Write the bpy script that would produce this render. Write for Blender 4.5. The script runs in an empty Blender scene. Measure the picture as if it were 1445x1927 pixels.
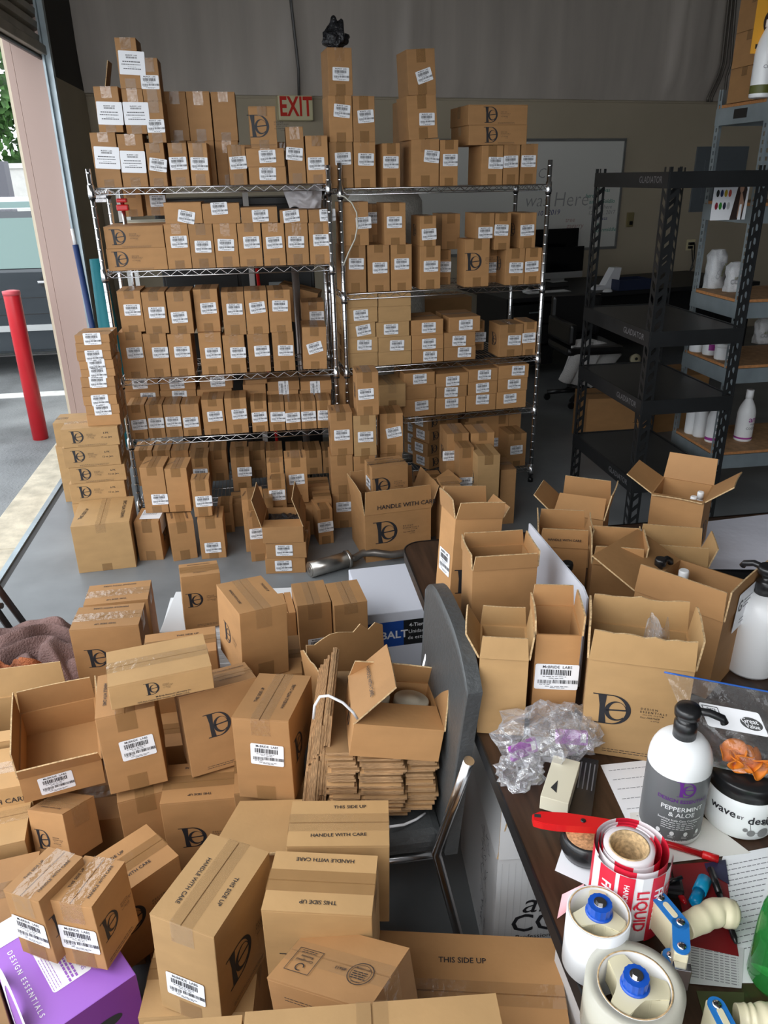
import bpy, bmesh, math, random
from mathutils import Matrix, Vector, noise
random.seed(7)
R = math.radians
SC = bpy.context.scene
COL = SC.collection

# ------------------------------------------------------------------ camera
F_PX = 1450.0
PITCH, ROLL, AZ, CAM_H = R(23.5), math.atan(61.5 / 3337), R(8.3), 1.80
fwd = Vector((math.sin(AZ) * math.cos(PITCH), math.cos(AZ) * math.cos(PITCH), -math.sin(PITCH)))
rt0 = Vector((math.cos(AZ), -math.sin(AZ), 0))
up0 = rt0.cross(fwd)
up = math.cos(ROLL) * up0 + math.sin(ROLL) * rt0
rt = math.cos(ROLL) * rt0 - math.sin(ROLL) * up0
CAM = Vector((0, 0, CAM_H))
cd = bpy.data.cameras.new('camera')
cam = bpy.data.objects.new('camera', cd)
COL.objects.link(cam)
m = Matrix((rt, up, -fwd)).transposed().to_4x4()
m.translation = CAM
cam.matrix_world = m
cd.sensor_fit = 'VERTICAL'
cd.sensor_height = 24.0
cd.lens = F_PX / 1927.0 * 24.0
cd.clip_start = 0.05
cd.clip_end = 300
SC.camera = cam

# ------------------------------------------------------------------ light
SC.view_settings.view_transform = 'Standard'
SC.view_settings.look = 'None'
SC.view_settings.gamma = 1
SC.view_settings.use_curve_mapping = False
SC.view_settings.exposure = 0.0
w = bpy.data.worlds.new('overcast_sky')
SC.world = w
w.use_nodes = True
bg = w.node_tree.nodes['Background']
bg.inputs[0].default_value = (0.90, 0.95, 1.0, 1)
bg.inputs[1].default_value = 2.7


def area(name, loc, target, sx, sy, power, col=(1, 1, 1)):
    l = bpy.data.lights.new(name, 'AREA')
    l.shape = 'RECTANGLE'
    l.size, l.size_y, l.energy, l.color = sx, sy, power, col
    o = bpy.data.objects.new(name, l)
    COL.objects.link(o)
    o.location = loc
    o.rotation_euler = (Vector(target) - Vector(loc)).to_track_quat('-Z', 'Y').to_euler()
    return o


# daylight through the roll-up door on the left and the open bay behind the camera
area('door_daylight', (-1.5, 0.5, 2.7), (0.2, 1.7, 0.3), 3.4, 1.2, 80, (0.96, 0.98, 1.0))
area('bay_daylight', (-0.8, -2.4, 3.2), (0.4, 2.2, 0.6), 4.0, 2.2, 32, (1.0, 0.97, 0.93))


# ------------------------------------------------------------------ pixel rays -> world points
def ray(x, y):
    return fwd + (x - 722.5) / F_PX * rt - (y - 963.5) / F_PX * up


def pz(x, y, z):
    d = ray(x, y)
    return CAM + d * ((z - CAM_H) / d.z)


def pY(x, y, Y):
    d = ray(x, y)
    return CAM + d * (Y / d.y)


def pX(x, y, X):
    d = ray(x, y)
    return CAM + d * (X / d.x)


def pplane(x, y, p0, n):
    d = ray(x, y)
    return CAM + d * ((Vector(p0) - CAM).dot(n) / d.dot(n))


# ------------------------------------------------------------------ materials
MATS = {}


def mat(name, col, rough=0.6, metal=0.0, **k):
    if name in MATS:
        return MATS[name]
    m = bpy.data.materials.new(name)
    m.use_nodes = True
    nt = m.node_tree
    b = nt.nodes['Principled BSDF']
    b.inputs['Base Color'].default_value = (*col, 1)
    b.inputs['Roughness'].default_value = rough
    b.inputs['Metallic'].default_value = metal
    for key, v in k.items():
        if key in ('noise', 'bump', 'rand', 'alpha', 'nscale', 'stretch', 'col2', 'bscale'):
            continue
        b.inputs[key.replace('_', ' ')].default_value = v
    tc = nt.nodes.new('ShaderNodeTexCoord')
    src = None
    if 'noise' in k or 'col2' in k:
        n = nt.nodes.new('ShaderNodeTexNoise')
        n.inputs['Scale'].default_value = k.get('nscale', 8)
        n.inputs['Detail'].default_value = 6
        mp = nt.nodes.new('ShaderNodeMapping')
        mp.inputs['Scale'].default_value = k.get('stretch', (1, 1, 1))
        nt.links.new(tc.outputs['Object'], mp.inputs[0])
        nt.links.new(mp.outputs[0], n.inputs['Vector'])
        rp = nt.nodes.new('ShaderNodeValToRGB')
        a = k.get('noise', 0.3)
        c2 = k.get('col2')
        lo = c2 if c2 else tuple(c * (1 - a) for c in col)
        hi = col if c2 else tuple(min(1, c * (1 + a)) for c in col)
        rp.color_ramp.elements[0].position = 0.32
        rp.color_ramp.elements[1].position = 0.68
        rp.color_ramp.elements[0].color = (*lo, 1)
        rp.color_ramp.elements[1].color = (*hi, 1)
        nt.links.new(n.outputs['Fac'], rp.inputs[0])
        src = rp.outputs[0]
    if k.get('rand'):
        oi = nt.nodes.new('ShaderNodeObjectInfo')
        mr = nt.nodes.new('ShaderNodeMapRange')
        mr.inputs['To Min'].default_value = 1 - k['rand']
        mr.inputs['To Max'].default_value = 1 + k['rand']
        nt.links.new(oi.outputs['Random'], mr.inputs['Value'])
        hs = nt.nodes.new('ShaderNodeHueSaturation')
        nt.links.new(mr.outputs[0], hs.inputs['Value'])
        if src:
            nt.links.new(src, hs.inputs['Color'])
        else:
            hs.inputs['Color'].default_value = (*col, 1)
        src = hs.outputs[0]
    if src:
        nt.links.new(src, b.inputs['Base Color'])
    if k.get('bump'):
        n2 = nt.nodes.new('ShaderNodeTexNoise')
        n2.inputs['Scale'].default_value = k.get('bscale', 40)
        n2.inputs['Detail'].default_value = 5
        bp = nt.nodes.new('ShaderNodeBump')
        bp.inputs['Strength'].default_value = k['bump']
        bp.inputs['Distance'].default_value = 0.01
        nt.links.new(tc.outputs['Object'], n2.inputs['Vector'])
        nt.links.new(n2.outputs['Fac'], bp.inputs['Height'])
        nt.links.new(bp.outputs[0], b.inputs['Normal'])
    if 'alpha' in k:
        b.inputs['Alpha'].default_value = k['alpha']
    MATS[name] = m
    return m


KR = mat('kraft_board', (0.385, 0.200, 0.076), 0.72, noise=0.07, nscale=9, stretch=(1, 1, 2.5), rand=0.13, bump=0.06, bscale=60)
KY = mat('kraft_board_pale', (0.44, 0.265, 0.112), 0.7, noise=0.07, nscale=9, stretch=(1, 1, 2.5), rand=0.08, bump=0.06, bscale=60)
KI = mat('kraft_inside', (0.38, 0.21, 0.088), 0.8, noise=0.1, nscale=12, rand=0.06)
KE = mat('corrugated_edge', (0.52, 0.36, 0.19), 0.9, noise=0.35, nscale=180)
INK = mat('black_ink', (0.018, 0.018, 0.022), 0.55)
WLAB = mat('label_paper', (0.82, 0.83, 0.86), 0.45)
TAPE = mat('packing_tape', (0.30, 0.165, 0.065), 0.16, alpha=0.45, bump=0.5, bscale=22, rand=0.1)


def film(name, tint, lo, hi, rough=0.06, bump=0.6, bscale=40, diff=0.25):
    """thin transparent film: clear face-on, glossy and whitish at grazing angles and creases"""
    m = bpy.data.materials.new(name)
    m.use_nodes = True
    nt = m.node_tree
    nt.nodes.clear()
    out = nt.nodes.new('ShaderNodeOutputMaterial')
    tr = nt.nodes.new('ShaderNodeBsdfTransparent')
    gl = nt.nodes.new('ShaderNodeBsdfGlossy'); gl.inputs['Roughness'].default_value = rough
    df = nt.nodes.new('ShaderNodeBsdfDiffuse'); df.inputs['Color'].default_value = (*tint, 1)
    m1 = nt.nodes.new('ShaderNodeMixShader'); m1.inputs[0].default_value = diff
    m2 = nt.nodes.new('ShaderNodeMixShader')
    lw = nt.nodes.new('ShaderNodeLayerWeight'); lw.inputs['Blend'].default_value = 0.35
    mr = nt.nodes.new('ShaderNodeMapRange'); mr.inputs['To Min'].default_value = lo; mr.inputs['To Max'].default_value = hi
    tc = nt.nodes.new('ShaderNodeTexCoord'); n = nt.nodes.new('ShaderNodeTexNoise'); n.inputs['Scale'].default_value = bscale; n.inputs['Detail'].default_value = 4
    bp = nt.nodes.new('ShaderNodeBump'); bp.inputs['Strength'].default_value = bump; bp.inputs['Distance'].default_value = 0.01
    L = nt.links.new
    L(tc.outputs['Object'], n.inputs['Vector']); L(n.outputs['Fac'], bp.inputs['Height'])
    L(bp.outputs[0], gl.inputs['Normal']); L(bp.outputs[0], lw.inputs['Normal'])
    L(lw.outputs['Facing'], mr.inputs['Value']); L(mr.outputs[0], m2.inputs[0])
    L(gl.outputs[0], m1.inputs[1]); L(df.outputs[0], m1.inputs[2])
    L(tr.outputs[0], m2.inputs[1]); L(m1.outputs[0], m2.inputs[2]); L(m2.outputs[0], out.inputs[0])
    MATS[name] = m
    return m


TAPEC = film('clear_packing_tape', (0.5, 0.34, 0.18), 0.10, 0.55, 0.10, 0.55, 28, 0.5)
CHROME = mat('chrome_steel', (0.72, 0.72, 0.73), 0.22, 1.0)
BLK = mat('black_steel', (0.016, 0.017, 0.018), 0.42, 0.2, noise=0.2)
BPL = mat('black_plastic', (0.012, 0.012, 0.013), 0.3)
GAL = mat('galvanised_steel', (0.34, 0.40, 0.43), 0.42, 0.55, noise=0.15, nscale=6)
WHT = mat('white_plastic', (0.86, 0.87, 0.88), 0.3)
PAPER = mat('white_paper', (0.84, 0.85, 0.88), 0.7)
RED = mat('red_plastic', (0.62, 0.012, 0.014), 0.3)


# ------------------------------------------------------------------ mesh helpers
class MB:
    """collects shapes, builds one mesh object; each face carries a material index"""

    def __init__(s, *mats):
        s.bm = bmesh.new()
        s.mats = list(mats)

    def mi(s, m):
        if m not in s.mats:
            s.mats.append(m)
        return s.mats.index(m)

    def face(s, pts, m=0):
        vs = [s.bm.verts.new(p) for p in pts]
        try:
            f = s.bm.faces.new(vs)
            f.material_index = s.mi(m) if not isinstance(m, int) else m
            return f
        except ValueError:
            return None

    def box(s, a, b, m=0, M=None, bev=0.0):
        i = s.mi(m) if not isinstance(m, int) else m
        x0, y0, z0 = a
        x1, y1, z1 = b
        c = [(x0, y0, z0), (x1, y0, z0), (x1, y1, z0), (x0, y1, z0), (x0, y0, z1), (x1, y0, z1), (x1, y1, z1), (x0, y1, z1)]
        vs = [s.bm.verts.new((M @ Vector(p)) if M else p) for p in c]
        fs = []
        for q in ((0, 3, 2, 1), (4, 5, 6, 7), (0, 1, 5, 4), (1, 2, 6, 5), (2, 3, 7, 6), (3, 0, 4, 7)):
            f = s.bm.faces.new([vs[k] for k in q])
            f.material_index = i
            fs.append(f)
        if bev > 0:
            es = list({e for f in fs for e in f.edges})
            bmesh.ops.bevel(s.bm, geom=es, offset=bev, segments=2, affect='EDGES', profile=0.6, material=-1)
        return s

    def tube(s, pts, r, m=0, seg=8, caps=True, rr=None):
        i = s.mi(m) if not isinstance(m, int) else m
        pts = [Vector(p) for p in pts]
        rings = []
        up_ = None
        for k, p in enumerate(pts):
            d = (pts[min(k + 1, len(pts) - 1)] - pts[max(k - 1, 0)]).normalized()
            if up_ is None:
                up_ = Vector((0, 0, 1)) if abs(d.z) < 0.9 else Vector((1, 0, 0))
            a = d.cross(up_).normalized()
            b = a.cross(d).normalized()
            up_ = b
            q = rr[k] if rr else r
            rings.append([s.bm.verts.new(p + q * (math.cos(t) * a + math.sin(t) * b)) for t in [2 * math.pi * j / seg for j in range(seg)]])
        for k in range(len(rings) - 1):
            for j in range(seg):
                f = s.bm.faces.new((rings[k][j], rings[k][(j + 1) % seg], rings[k + 1][(j + 1) % seg], rings[k + 1][j]))
                f.material_index = i
                f.smooth = True
        if caps:
            for rg in (rings[0][::-1], rings[-1]):
                f = s.bm.faces.new(rg)
                f.material_index = i
        return s

    def lathe(s, prof, m=0, seg=28, M=None, mfun=None, caps=True):
        i = s.mi(m) if not isinstance(m, int) else m
        rings = []
        for (r, z) in prof:
            rg = []
            for j in range(seg):
                t = 2 * math.pi * j / seg
                p = Vector((r * math.cos(t), r * math.sin(t), z))
                rg.append(s.bm.verts.new(M @ p if M else p))
            rings.append(rg)
        for k in range(len(rings) - 1):
            for j in range(seg):
                f = s.bm.faces.new((rings[k][j], rings[k][(j + 1) % seg], rings[k + 1][(j + 1) % seg], rings[k + 1][j]))
                f.material_index = s.mi(mfun(k, j)) if mfun else i
                f.smooth = True
        if caps:
            for rg in (rings[0][::-1], rings[-1]):
                f = s.bm.faces.new(rg)
                f.material_index = i
        return s

    def prism(s, poly, z0, z1, m=0, M=None):
        i = s.mi(m) if not isinstance(m, int) else m
        T = (lambda p: M @ Vector(p)) if M else (lambda p: p)
        a = [s.bm.verts.new(T((x, y, z0))) for x, y in poly]
        b = [s.bm.verts.new(T((x, y, z1))) for x, y in poly]
        n = len(poly)
        fs = [s.bm.faces.new(a[::-1]), s.bm.faces.new(b)]
        for k in range(n):
            fs.append(s.bm.faces.new((a[k], a[(k + 1) % n], b[(k + 1) % n], b[k])))
        for f in fs:
            f.material_index = i
        return s

    def shape(s, sh, M, m=0):
        """flat 2D shape (verts, faces) mapped through matrix M"""
        i = s.mi(m) if not isinstance(m, int) else m
        vs = [s.bm.verts.new(M @ Vector((x, y, 0))) for x, y in sh[0]]
        for q in sh[1]:
            try:
                f = s.bm.faces.new([vs[k] for k in q])
                f.material_index = i
            except ValueError:
                pass
        return s

    def mesh(s, name):
        bmesh.ops.recalc_face_normals(s.bm, faces=s.bm.faces) if getattr(s, 'recalc', False) else None
        me = bpy.data.meshes.new(name)
        s.bm.to_mesh(me)
        s.bm.free()
        for m in s.mats:
            me.materials.append(m)
        return me

    def build(s, name, parent=None):
        return obj(name, s.mesh(name), parent)


def obj(name, me, parent=None, M=None):
    o = bpy.data.objects.new(name, me)
    COL.objects.link(o)
    if parent:
        o.parent = parent
    if M is not None:
        o.matrix_local = M
    return o


def tag(o, label=None, cat=None, group=None, kind=None):
    if label:
        o['label'] = label
    if cat:
        o['category'] = cat
    if group:
        o['group'] = group
    if kind:
        o['kind'] = kind
    return o


def thing(name, label, cat, M=None, group=None):
    o = bpy.data.objects.new(name, None)
    o.empty_display_size = 0.05
    COL.objects.link(o)
    if M is not None:
        o.matrix_world = M
    return tag(o, label, cat, group)


def pose(loc, yaw=0, tx=0, ty=0):
    return Matrix.Translation(Vector(loc)) @ Matrix.Rotation(R(yaw), 4, 'Z') @ Matrix.Rotation(R(tx), 4, 'X') @ Matrix.Rotation(R(ty), 4, 'Y')


# ------------------------------------------------------------------ flat shapes: lettering, logo, bars
_txt = {}


def text(s, size=1.0, bold=0.0, shear=0.0, spacing=1.0):
    key = (s, bold, shear, spacing)
    if key not in _txt:
        c = bpy.data.curves.new('t', 'FONT')
        c.body = s
        c.size = 1
        c.offset = bold
        c.shear = shear
        c.space_character = spacing
        c.resolution_u = 2
        c.align_x = 'CENTER'
        c.align_y = 'CENTER'
        o = bpy.data.objects.new('t', c)
        COL.objects.link(o)
        me = o.to_mesh()
        _txt[key] = ([(v.co.x, v.co.y) for v in me.vertices], [tuple(p.vertices) for p in me.polygons])
        o.to_mesh_clear()
        bpy.data.objects.remove(o)
        bpy.data.curves.remove(c)
    v, f = _txt[key]
    return ([(x * size, y * size) for x, y in v], f)


def join(*shs):
    V, Fc = [], []
    for v, f in shs:
        n = len(V)
        V += v
        Fc += [tuple(i + n for i in q) for q in f]
    return V, Fc


def move(sh, dx=0, dy=0, s=1, rot=0):
    c, n = math.cos(R(rot)), math.sin(R(rot))
    return ([(s * (x * c - y * n) + dx, s * (x * n + y * c) + dy) for x, y in sh[0]], sh[1])


def rect(x0, y0, x1, y1):
    return ([(x0, y0), (x1, y0), (x1, y1), (x0, y1)], [(0, 1, 2, 3)])


def ring(cx0, cy0, rx0, ry0, cx1, cy1, rx1, ry1, a0=0, a1=360, n=28):
    V, Fc = [], []
    for k in range(n + 1):
        t = R(a0 + (a1 - a0) * k / n)
        V.append((cx0 + rx0 * math.cos(t), cy0 + ry0 * math.sin(t)))
        V.append((cx1 + rx1 * math.cos(t), cy1 + ry1 * math.sin(t)))
        if k:
            Fc.append((2 * k - 2, 2 * k, 2 * k + 1, 2 * k - 1))
    return V, Fc


def disc(cx, cy, rx, ry, n=20):
    return ([(cx + rx * math.cos(2 * math.pi * k / n), cy + ry * math.sin(2 * math.pi * k / n)) for k in range(n)], [tuple(range(n))])


def rrect(w, h, r, n=3):
    V = []
    for cx, cy, a in ((w / 2 - r, h / 2 - r, 0), (-w / 2 + r, h / 2 - r, 90), (-w / 2 + r, -h / 2 + r, 180), (w / 2 - r, -h / 2 + r, 270)):
        for k in range(n + 1):
            t = R(a + 90 * k / n)
            V.append((cx + r * math.cos(t), cy + r * math.sin(t)))
    return V, [tuple(range(len(V)))]


def arc_band(pts, wd):
    """thin stroked line"""
    V, Fc = [], []
    for i in range(len(pts) - 1):
        (x0, y0), (x1, y1) = pts[i], pts[i + 1]
        L = math.hypot(x1 - x0, y1 - y0) or 1
        nx, ny = -(y1 - y0) / L * wd / 2, (x1 - x0) / L * wd / 2
        n = len(V)
        V += [(x0 + nx, y0 + ny), (x0 - nx, y0 - ny), (x1 - nx, y1 - ny), (x1 + nx, y1 + ny)]
        Fc.append((n, n + 1, n + 2, n + 3))
    return V, Fc


# the D-and-e monogram: unit height, centred
MONO = move(join(
    ([(0.10, 0.02), (0.30, 0.02), (0.235, 0.42), (0.235, 0.62), (0.255, 0.98), (0.02, 0.98), (0.085, 0.62)], [(0, 1, 2, 3, 4, 5, 6)]),
    rect(-0.12, 0.965, 0.45, 1.0), rect(-0.02, 0.0, 0.45, 0.035),
    ring(0.42, 0.5, 0.52, 0.5, 0.39, 0.5, 0.42, 0.468, -90, 90),
    ring(0.53, 0.47, 0.30, 0.33, 0.575, 0.485, 0.225, 0.285, 10, 318),
    ([(0.27, 0.455), (0.82, 0.505), (0.825, 0.56), (0.27, 0.50)], [(0, 1, 2, 3)])), -0.41, -0.5)


def small_words(s=1.0):
    return join(move(text('D E S I G N', 0.15, 0.01), 0, 0.28), move(text('E S S E N T I A L S', 0.15, 0.01), 0.2, 0.11),
                move(text('S A L O N   S Y S T E M', 0.09, 0.005), 0.2, -0.03), move(text('Your PARTNER', 0.13, 0, 0.4), 0.05, -0.19),
                move(text('in STYLE', 0.1, 0, 0.3), 0.3, -0.33))


def lines(w_, n, dy, h=0.0012, rag=0.25):
    rr = random.Random(int(w_ * 1e4) + n)
    out = []
    for k in range(n):
        x = -w_ / 2
        end = w_ / 2 * (1 - rag * rr.random())
        while x < end:
            l = rr.uniform(0.004, 0.011)
            out.append(rect(x, -k * dy, min(x + l, end), -k * dy + h))
            x += l + 0.0018
    return join(*out)


def bars(w_, h, seed=1, unit=0.0006):
    rr = random.Random(seed)
    out, x = [], -w_ / 2
    while x < w_ / 2:
        b = unit * rr.choice((1, 1, 2, 3))
        out.append(rect(x, -h / 2, min(x + b, w_ / 2), h / 2))
        x += b + unit * rr.choice((1, 1, 2, 2))
    return join(*out)


LOGO = lambda s=1.0: join(move(MONO, 0, 0, s), move(small_words(), 1.0 * s, 0, s * 0.62))


def label_mesh(kind):
    b = MB(WLAB, INK)
    if kind == 'mc':
        W_, H_ = 0.083, 0.058
        b.shape(rrect(W_, H_, 0.004), Matrix.Identity(4), WLAB)
        ink = join(move(text('McBRIDE  LABS', 0.0085, 0.012), 0, 0.0225), move(bars(0.058, 0.0125, 3, 0.00075), -0.002, 0.0105),
                   move(lines(0.045, 1, 1), -0.004, 0.0005, 1), move(bars(0.026, 0.0085, 5), -0.022, -0.0115), move(bars(0.048, 0.0085, 9), 0.0175, -0.0105),
                   move(lines(0.03, 1, 1), 0.0, -0.0035), move(lines(0.02, 1, 1), -0.022, -0.0185), move(lines(0.05, 1, 1), 0.004, -0.0225), move(lines(0.03, 1, 1), 0.004, -0.0255))
    else:
        W_, H_ = 0.118, 0.098
        b.shape(rrect(W_, H_, 0.004), Matrix.Identity(4), WLAB)
        ink = join(move(bars(0.05, 0.007, 11), 0, 0.022), move(text('McBRIDE  LABS', 0.008, 0.01), 0, 0.031), move(text('Ethnicity Hydrating', 0.009, 0.01), 0, 0.004) if False else move(lines(0.085, 1, 1, 0.004), 0, 0.003),
                   move(lines(0.095, 1, 1, 0.003), 0, -0.008), move(lines(0.04, 1, 1), 0, -0.017), move(lines(0.08, 1, 1, 0.0035), 0, -0.026))
    b.shape(ink, Matrix.Translation((0, 0, 0.0004)), INK)
    return b.mesh('shipping_label')


LABELS = {k: label_mesh(k) for k in ('mc', 'big')}


# ------------------------------------------------------------------ cartons
def fframe(f, w, d, h):
    """matrix taking (u, v, n) of a carton's face to carton space; origin at the face's lower left seen from outside"""
    t = {'F': ((-w / 2, 0, 0), (1, 0, 0), (0, 0, 1), (0, -1, 0)), 'R': ((w / 2, 0, 0), (0, 1, 0), (0, 0, 1), (1, 0, 0)),
         'L': ((-w / 2, d, 0), (0, -1, 0), (0, 0, 1), (-1, 0, 0)), 'U': ((-w / 2, 0, h), (1, 0, 0), (0, 1, 0), (0, 0, 1)),
         'B': ((w / 2, d, 0), (-1, 0, 0), (0, 0, 1), (0, 1, 0))}[f]
    o, u, v, n = map(Vector, t)
    M = Matrix((u, v, n)).transposed().to_4x4()
    M.translation = o
    return M


def fsize(f, w, d, h):
    return {'F': (w, h), 'B': (w, h), 'L': (d, h), 'R': (d, h), 'U': (w, d)}[f]


def at(f, w, d, h, cu, cv, rot=0, off=0.0006):
    a, b = fsize(f, w, d, h)
    return fframe(f, w, d, h) @ Matrix.Translation((cu * a, cv * b, off)) @ Matrix.Rotation(R(rot), 4, 'Z')


def add_print(mb, w, d, h, prints):
    """prints: (face, kind, cu, cv, size, rot)"""
    for p in prints:
        f, kind, cu, cv, s = p[:5]
        rot = p[5] if len(p) > 5 else 0
        M = at(f, w, d, h, cu, cv, rot)
        if kind == 'logo':
            sh = LOGO(s)
        elif kind == 'mono':
            sh = move(MONO, 0, 0, s)
        elif kind == 'fine':
            sh = lines(s, 2, 0.005)
        elif kind == 'shape':
            sh = s
        else:
            sh = text(kind, s, 0.012)
        mb.shape(sh, M, INK)


def carton(label, loc, rot, dims, prints=(), labels=(), seam='y', tape='brown', group=None, km=None, name='shipping_carton', M=None, cat='box'):
    w, d, h = dims
    km = km or KR
    M = M if M is not None else pose(loc, *rot)
    t = thing(name, label, cat, M, group)
    mb = MB(km, INK, KE)
    mb.box((-w / 2, 0, 0), (w / 2, d, h - 0.003), 0, bev=0.0018)
    g = 0.0016
    r1, r2 = random.uniform(0, 0.0007), random.uniform(0, 0.0007)
    if seam == 'y':
        a, b = (-w / 2, -g), (g, w / 2)
        for (x0, x1, lift) in ((*a, r1), (*b, r2)):
            vs = len(mb.bm.verts)
            mb.box((x0, 0.0003, h - 0.003), (x1, d - 0.0003, h), 0)
            mb.bm.verts.ensure_lookup_table()
            for v in mb.bm.verts[vs:]:
                if abs(v.co.x) < 0.01:
                    v.co.z += lift
    elif seam == 'x':
        for (y0, y1, lift) in ((0.0, d / 2 - g, r1), (d / 2 + g, d, r2)):
            vs = len(mb.bm.verts)
            mb.box((-w / 2 + 0.0003, y0, h - 0.003), (w / 2 - 0.0003, y1, h), 0)
            mb.bm.verts.ensure_lookup_table()
            for v in mb.bm.verts[vs:]:
                if abs(v.co.y - d / 2) < 0.01:
                    v.co.z += lift
    else:
        mb.box((-w / 2, 0, h - 0.003), (w / 2, d, h), 0)
    add_print(mb, w, d, h + 0.0008, prints)
    mb.build('carton_body', t)
    if tape and seam:
        tb = MB(TAPE if tape == 'brown' else TAPEC)
        tw, ov, e = 0.024, random.uniform(0.04, 0.065), 0.0012
        top = h + max(r1, r2) + 0.0004
        if seam == 'y':
            tb.face([(-tw, -e, top), (tw, -e, top), (tw, d + e, top), (-tw, d + e, top)])
            for y, sgn in ((-e, 1), (d + e, -1)):
                tb.face([(-tw * sgn, y, top - ov), (tw * sgn, y, top - ov), (tw * sgn, y, top), (-tw * sgn, y, top)])
            if h > 0.13:
                tc_ = MB(TAPE)
                tc_.face([(-tw, -e, ov * 0.85), (tw, -e, ov * 0.85), (tw, -e, 0), (-tw, -e, 0)])
                tc_.build('packing_tape', t)
        else:
            c = d / 2
            tb.face([(-w / 2 - e, c - tw, top), (w / 2 + e, c - tw, top), (w / 2 + e, c + tw, top), (-w / 2 - e, c + tw, top)])
            for x, sgn in ((-w / 2 - e, -1), (w / 2 + e, 1)):
                tb.face([(x, c - tw * sgn, max(top - ov, .01)), (x, c + tw * sgn, max(top - ov, .01)), (x, c + tw * sgn, top), (x, c - tw * sgn, top)])
        bmesh.ops.remove_doubles(tb.bm, verts=tb.bm.verts, dist=0.0004)
        tb.build('packing_tape', t)
    for lb in labels:
        f, cu, cv = lb[:3]
        rr = lb[3] if len(lb) > 3 else random.uniform(-2, 2)
        k = lb[4] if len(lb) > 4 else 'mc'
        obj('shipping_label', LABELS[k], t, at(f, w, d, h, cu, cv, rr, 0.0021))
    return t


TH = 0.004


def open_carton(label, loc, rot, dims, flaps, prints=(), labels=(), group=None, km=None, name='open_carton', fprints=None, jag=0.0, floor=True, M=None):
    """flaps: dict side -> (angle, length); angle 0 closed, 90 upright, >90 splayed outward"""
    w, d, h = dims
    km = km or KR
    M = M if M is not None else pose(loc, *rot)
    t = thing(name, label, 'box', M, group)
    mb = MB(km, INK, KI, KE)
    T_ = TH
    mb.box((-w / 2, 0, 0), (w / 2, T_, h))
    mb.box((-w / 2, d - T_, 0), (w / 2, d, h))
    mb.box((-w / 2, T_, 0), (-w / 2 + T_, d - T_, h))
    mb.box((w / 2 - T_, T_, 0), (w / 2, d - T_, h))
    mb.box((-w / 2 + T_, T_, 0), (w / 2 - T_, d - T_, T_))
    add_print(mb, w, d, h, prints)
    mb.build('carton_body', t)
    for s, (ang, ln) in flaps.items():
        a = R(ang)
        if s in 'FB':
            hl, o, u, inw = w, ((-w / 2, 0, h) if s == 'F' else (w / 2, d, h)), Vector((1, 0, 0)) * (1 if s == 'F' else -1), Vector((0, 1, 0)) * (1 if s == 'F' else -1)
        else:
            hl, o, u, inw = d, ((-w / 2, d, h) if s == 'L' else (w / 2, 0, h)), Vector((0, -1, 0)) * (1 if s == 'L' else -1), Vector((1, 0, 0)) * (1 if s == 'L' else -1)
        v = inw * math.cos(a) + Vector((0, 0, 1)) * math.sin(a)
        n = u.cross(v)
        Mf = Matrix((u, v, n)).transposed().to_4x4()
        Mf.translation = Vector(o)
        fb = MB(km, INK, KE)
        sh = 0.004
        N = 10
        top = [(sh + (hl - 2 * sh) * k / N, ln + random.uniform(-jag, jag) * 0.5) for k in range(N + 1)]
        bend = [(x, y) for x, y in top]
        # one slightly bowed board: grid of N x 3 on both sides
        bow = random.uniform(-0.003, 0.003)
        def P(i, j, zz):
            x = sh * (j / 3) + (hl - 2 * sh * (j / 3)) * i / N
            y = top[i][1] * j / 3 if j == 3 else ln * j / 3
            return (x, y, zz + bow * math.sin(math.pi * i / N) * j / 3)
        V0 = [[fb.bm.verts.new(P(i, j, 0)) for j in range(4)] for i in range(N + 1)]
        V1 = [[fb.bm.verts.new(P(i, j, 0.0034)) for j in range(4)] for i in range(N + 1)]
        for i in range(N):
            for j in range(3):
                fb.bm.faces.new((V0[i][j], V0[i][j + 1], V0[i + 1][j + 1], V0[i + 1][j]))
                fb.bm.faces.new((V1[i][j], V1[i + 1][j], V1[i + 1][j + 1], V1[i][j + 1]))
            f1 = fb.bm.faces.new((V0[i][3], V1[i][3], V1[i + 1][3], V0[i + 1][3]))
            f1.material_index = 2
            fb.bm.faces.new((V0[i][0], V0[i + 1][0], V1[i + 1][0], V1[i][0]))
        for i in (0, N):
            for j in range(3):
                q = (V0[i][j], V1[i][j], V1[i][j + 1], V0[i][j + 1])
                f1 = fb.bm.faces.new(q if i == 0 else q[::-1])
                f1.material_index = 2
        for pr in (fprints or {}).get(s, ()):
            kind, cu, cv, sz = pr[:4]
            rt_ = pr[4] if len(pr) > 4 else 0
            side = pr[5] if len(pr) > 5 else 'out'
            sh2 = text(kind, sz, 0.012) if kind not in ('logo',) else LOGO(sz)
            # outside of a flap: -n when upright
            if side == 'out':
                Mp = Matrix.Translation((cu * hl, cv * ln, 0.0068)) @ Matrix.Rotation(R(rt_), 4, 'Z')
            else:
                Mp = Matrix.Translation((cu * hl, cv * ln, -0.0012)) @ Matrix.Rotation(math.pi, 4, 'Y') @ Matrix.Rotation(R(rt_), 4, 'Z')
            fb.shape(sh2, Mp, INK)
        obj('flap', fb.mesh('flap'), t, Mf)
    for lb in labels:
        f, cu, cv = lb[:3]
        rr = lb[3] if len(lb) > 3 else 0
        obj('shipping_label', LABELS['mc'], t, at(f, w, d, h, cu, cv, rr, 0.0012))
    return t


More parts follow.
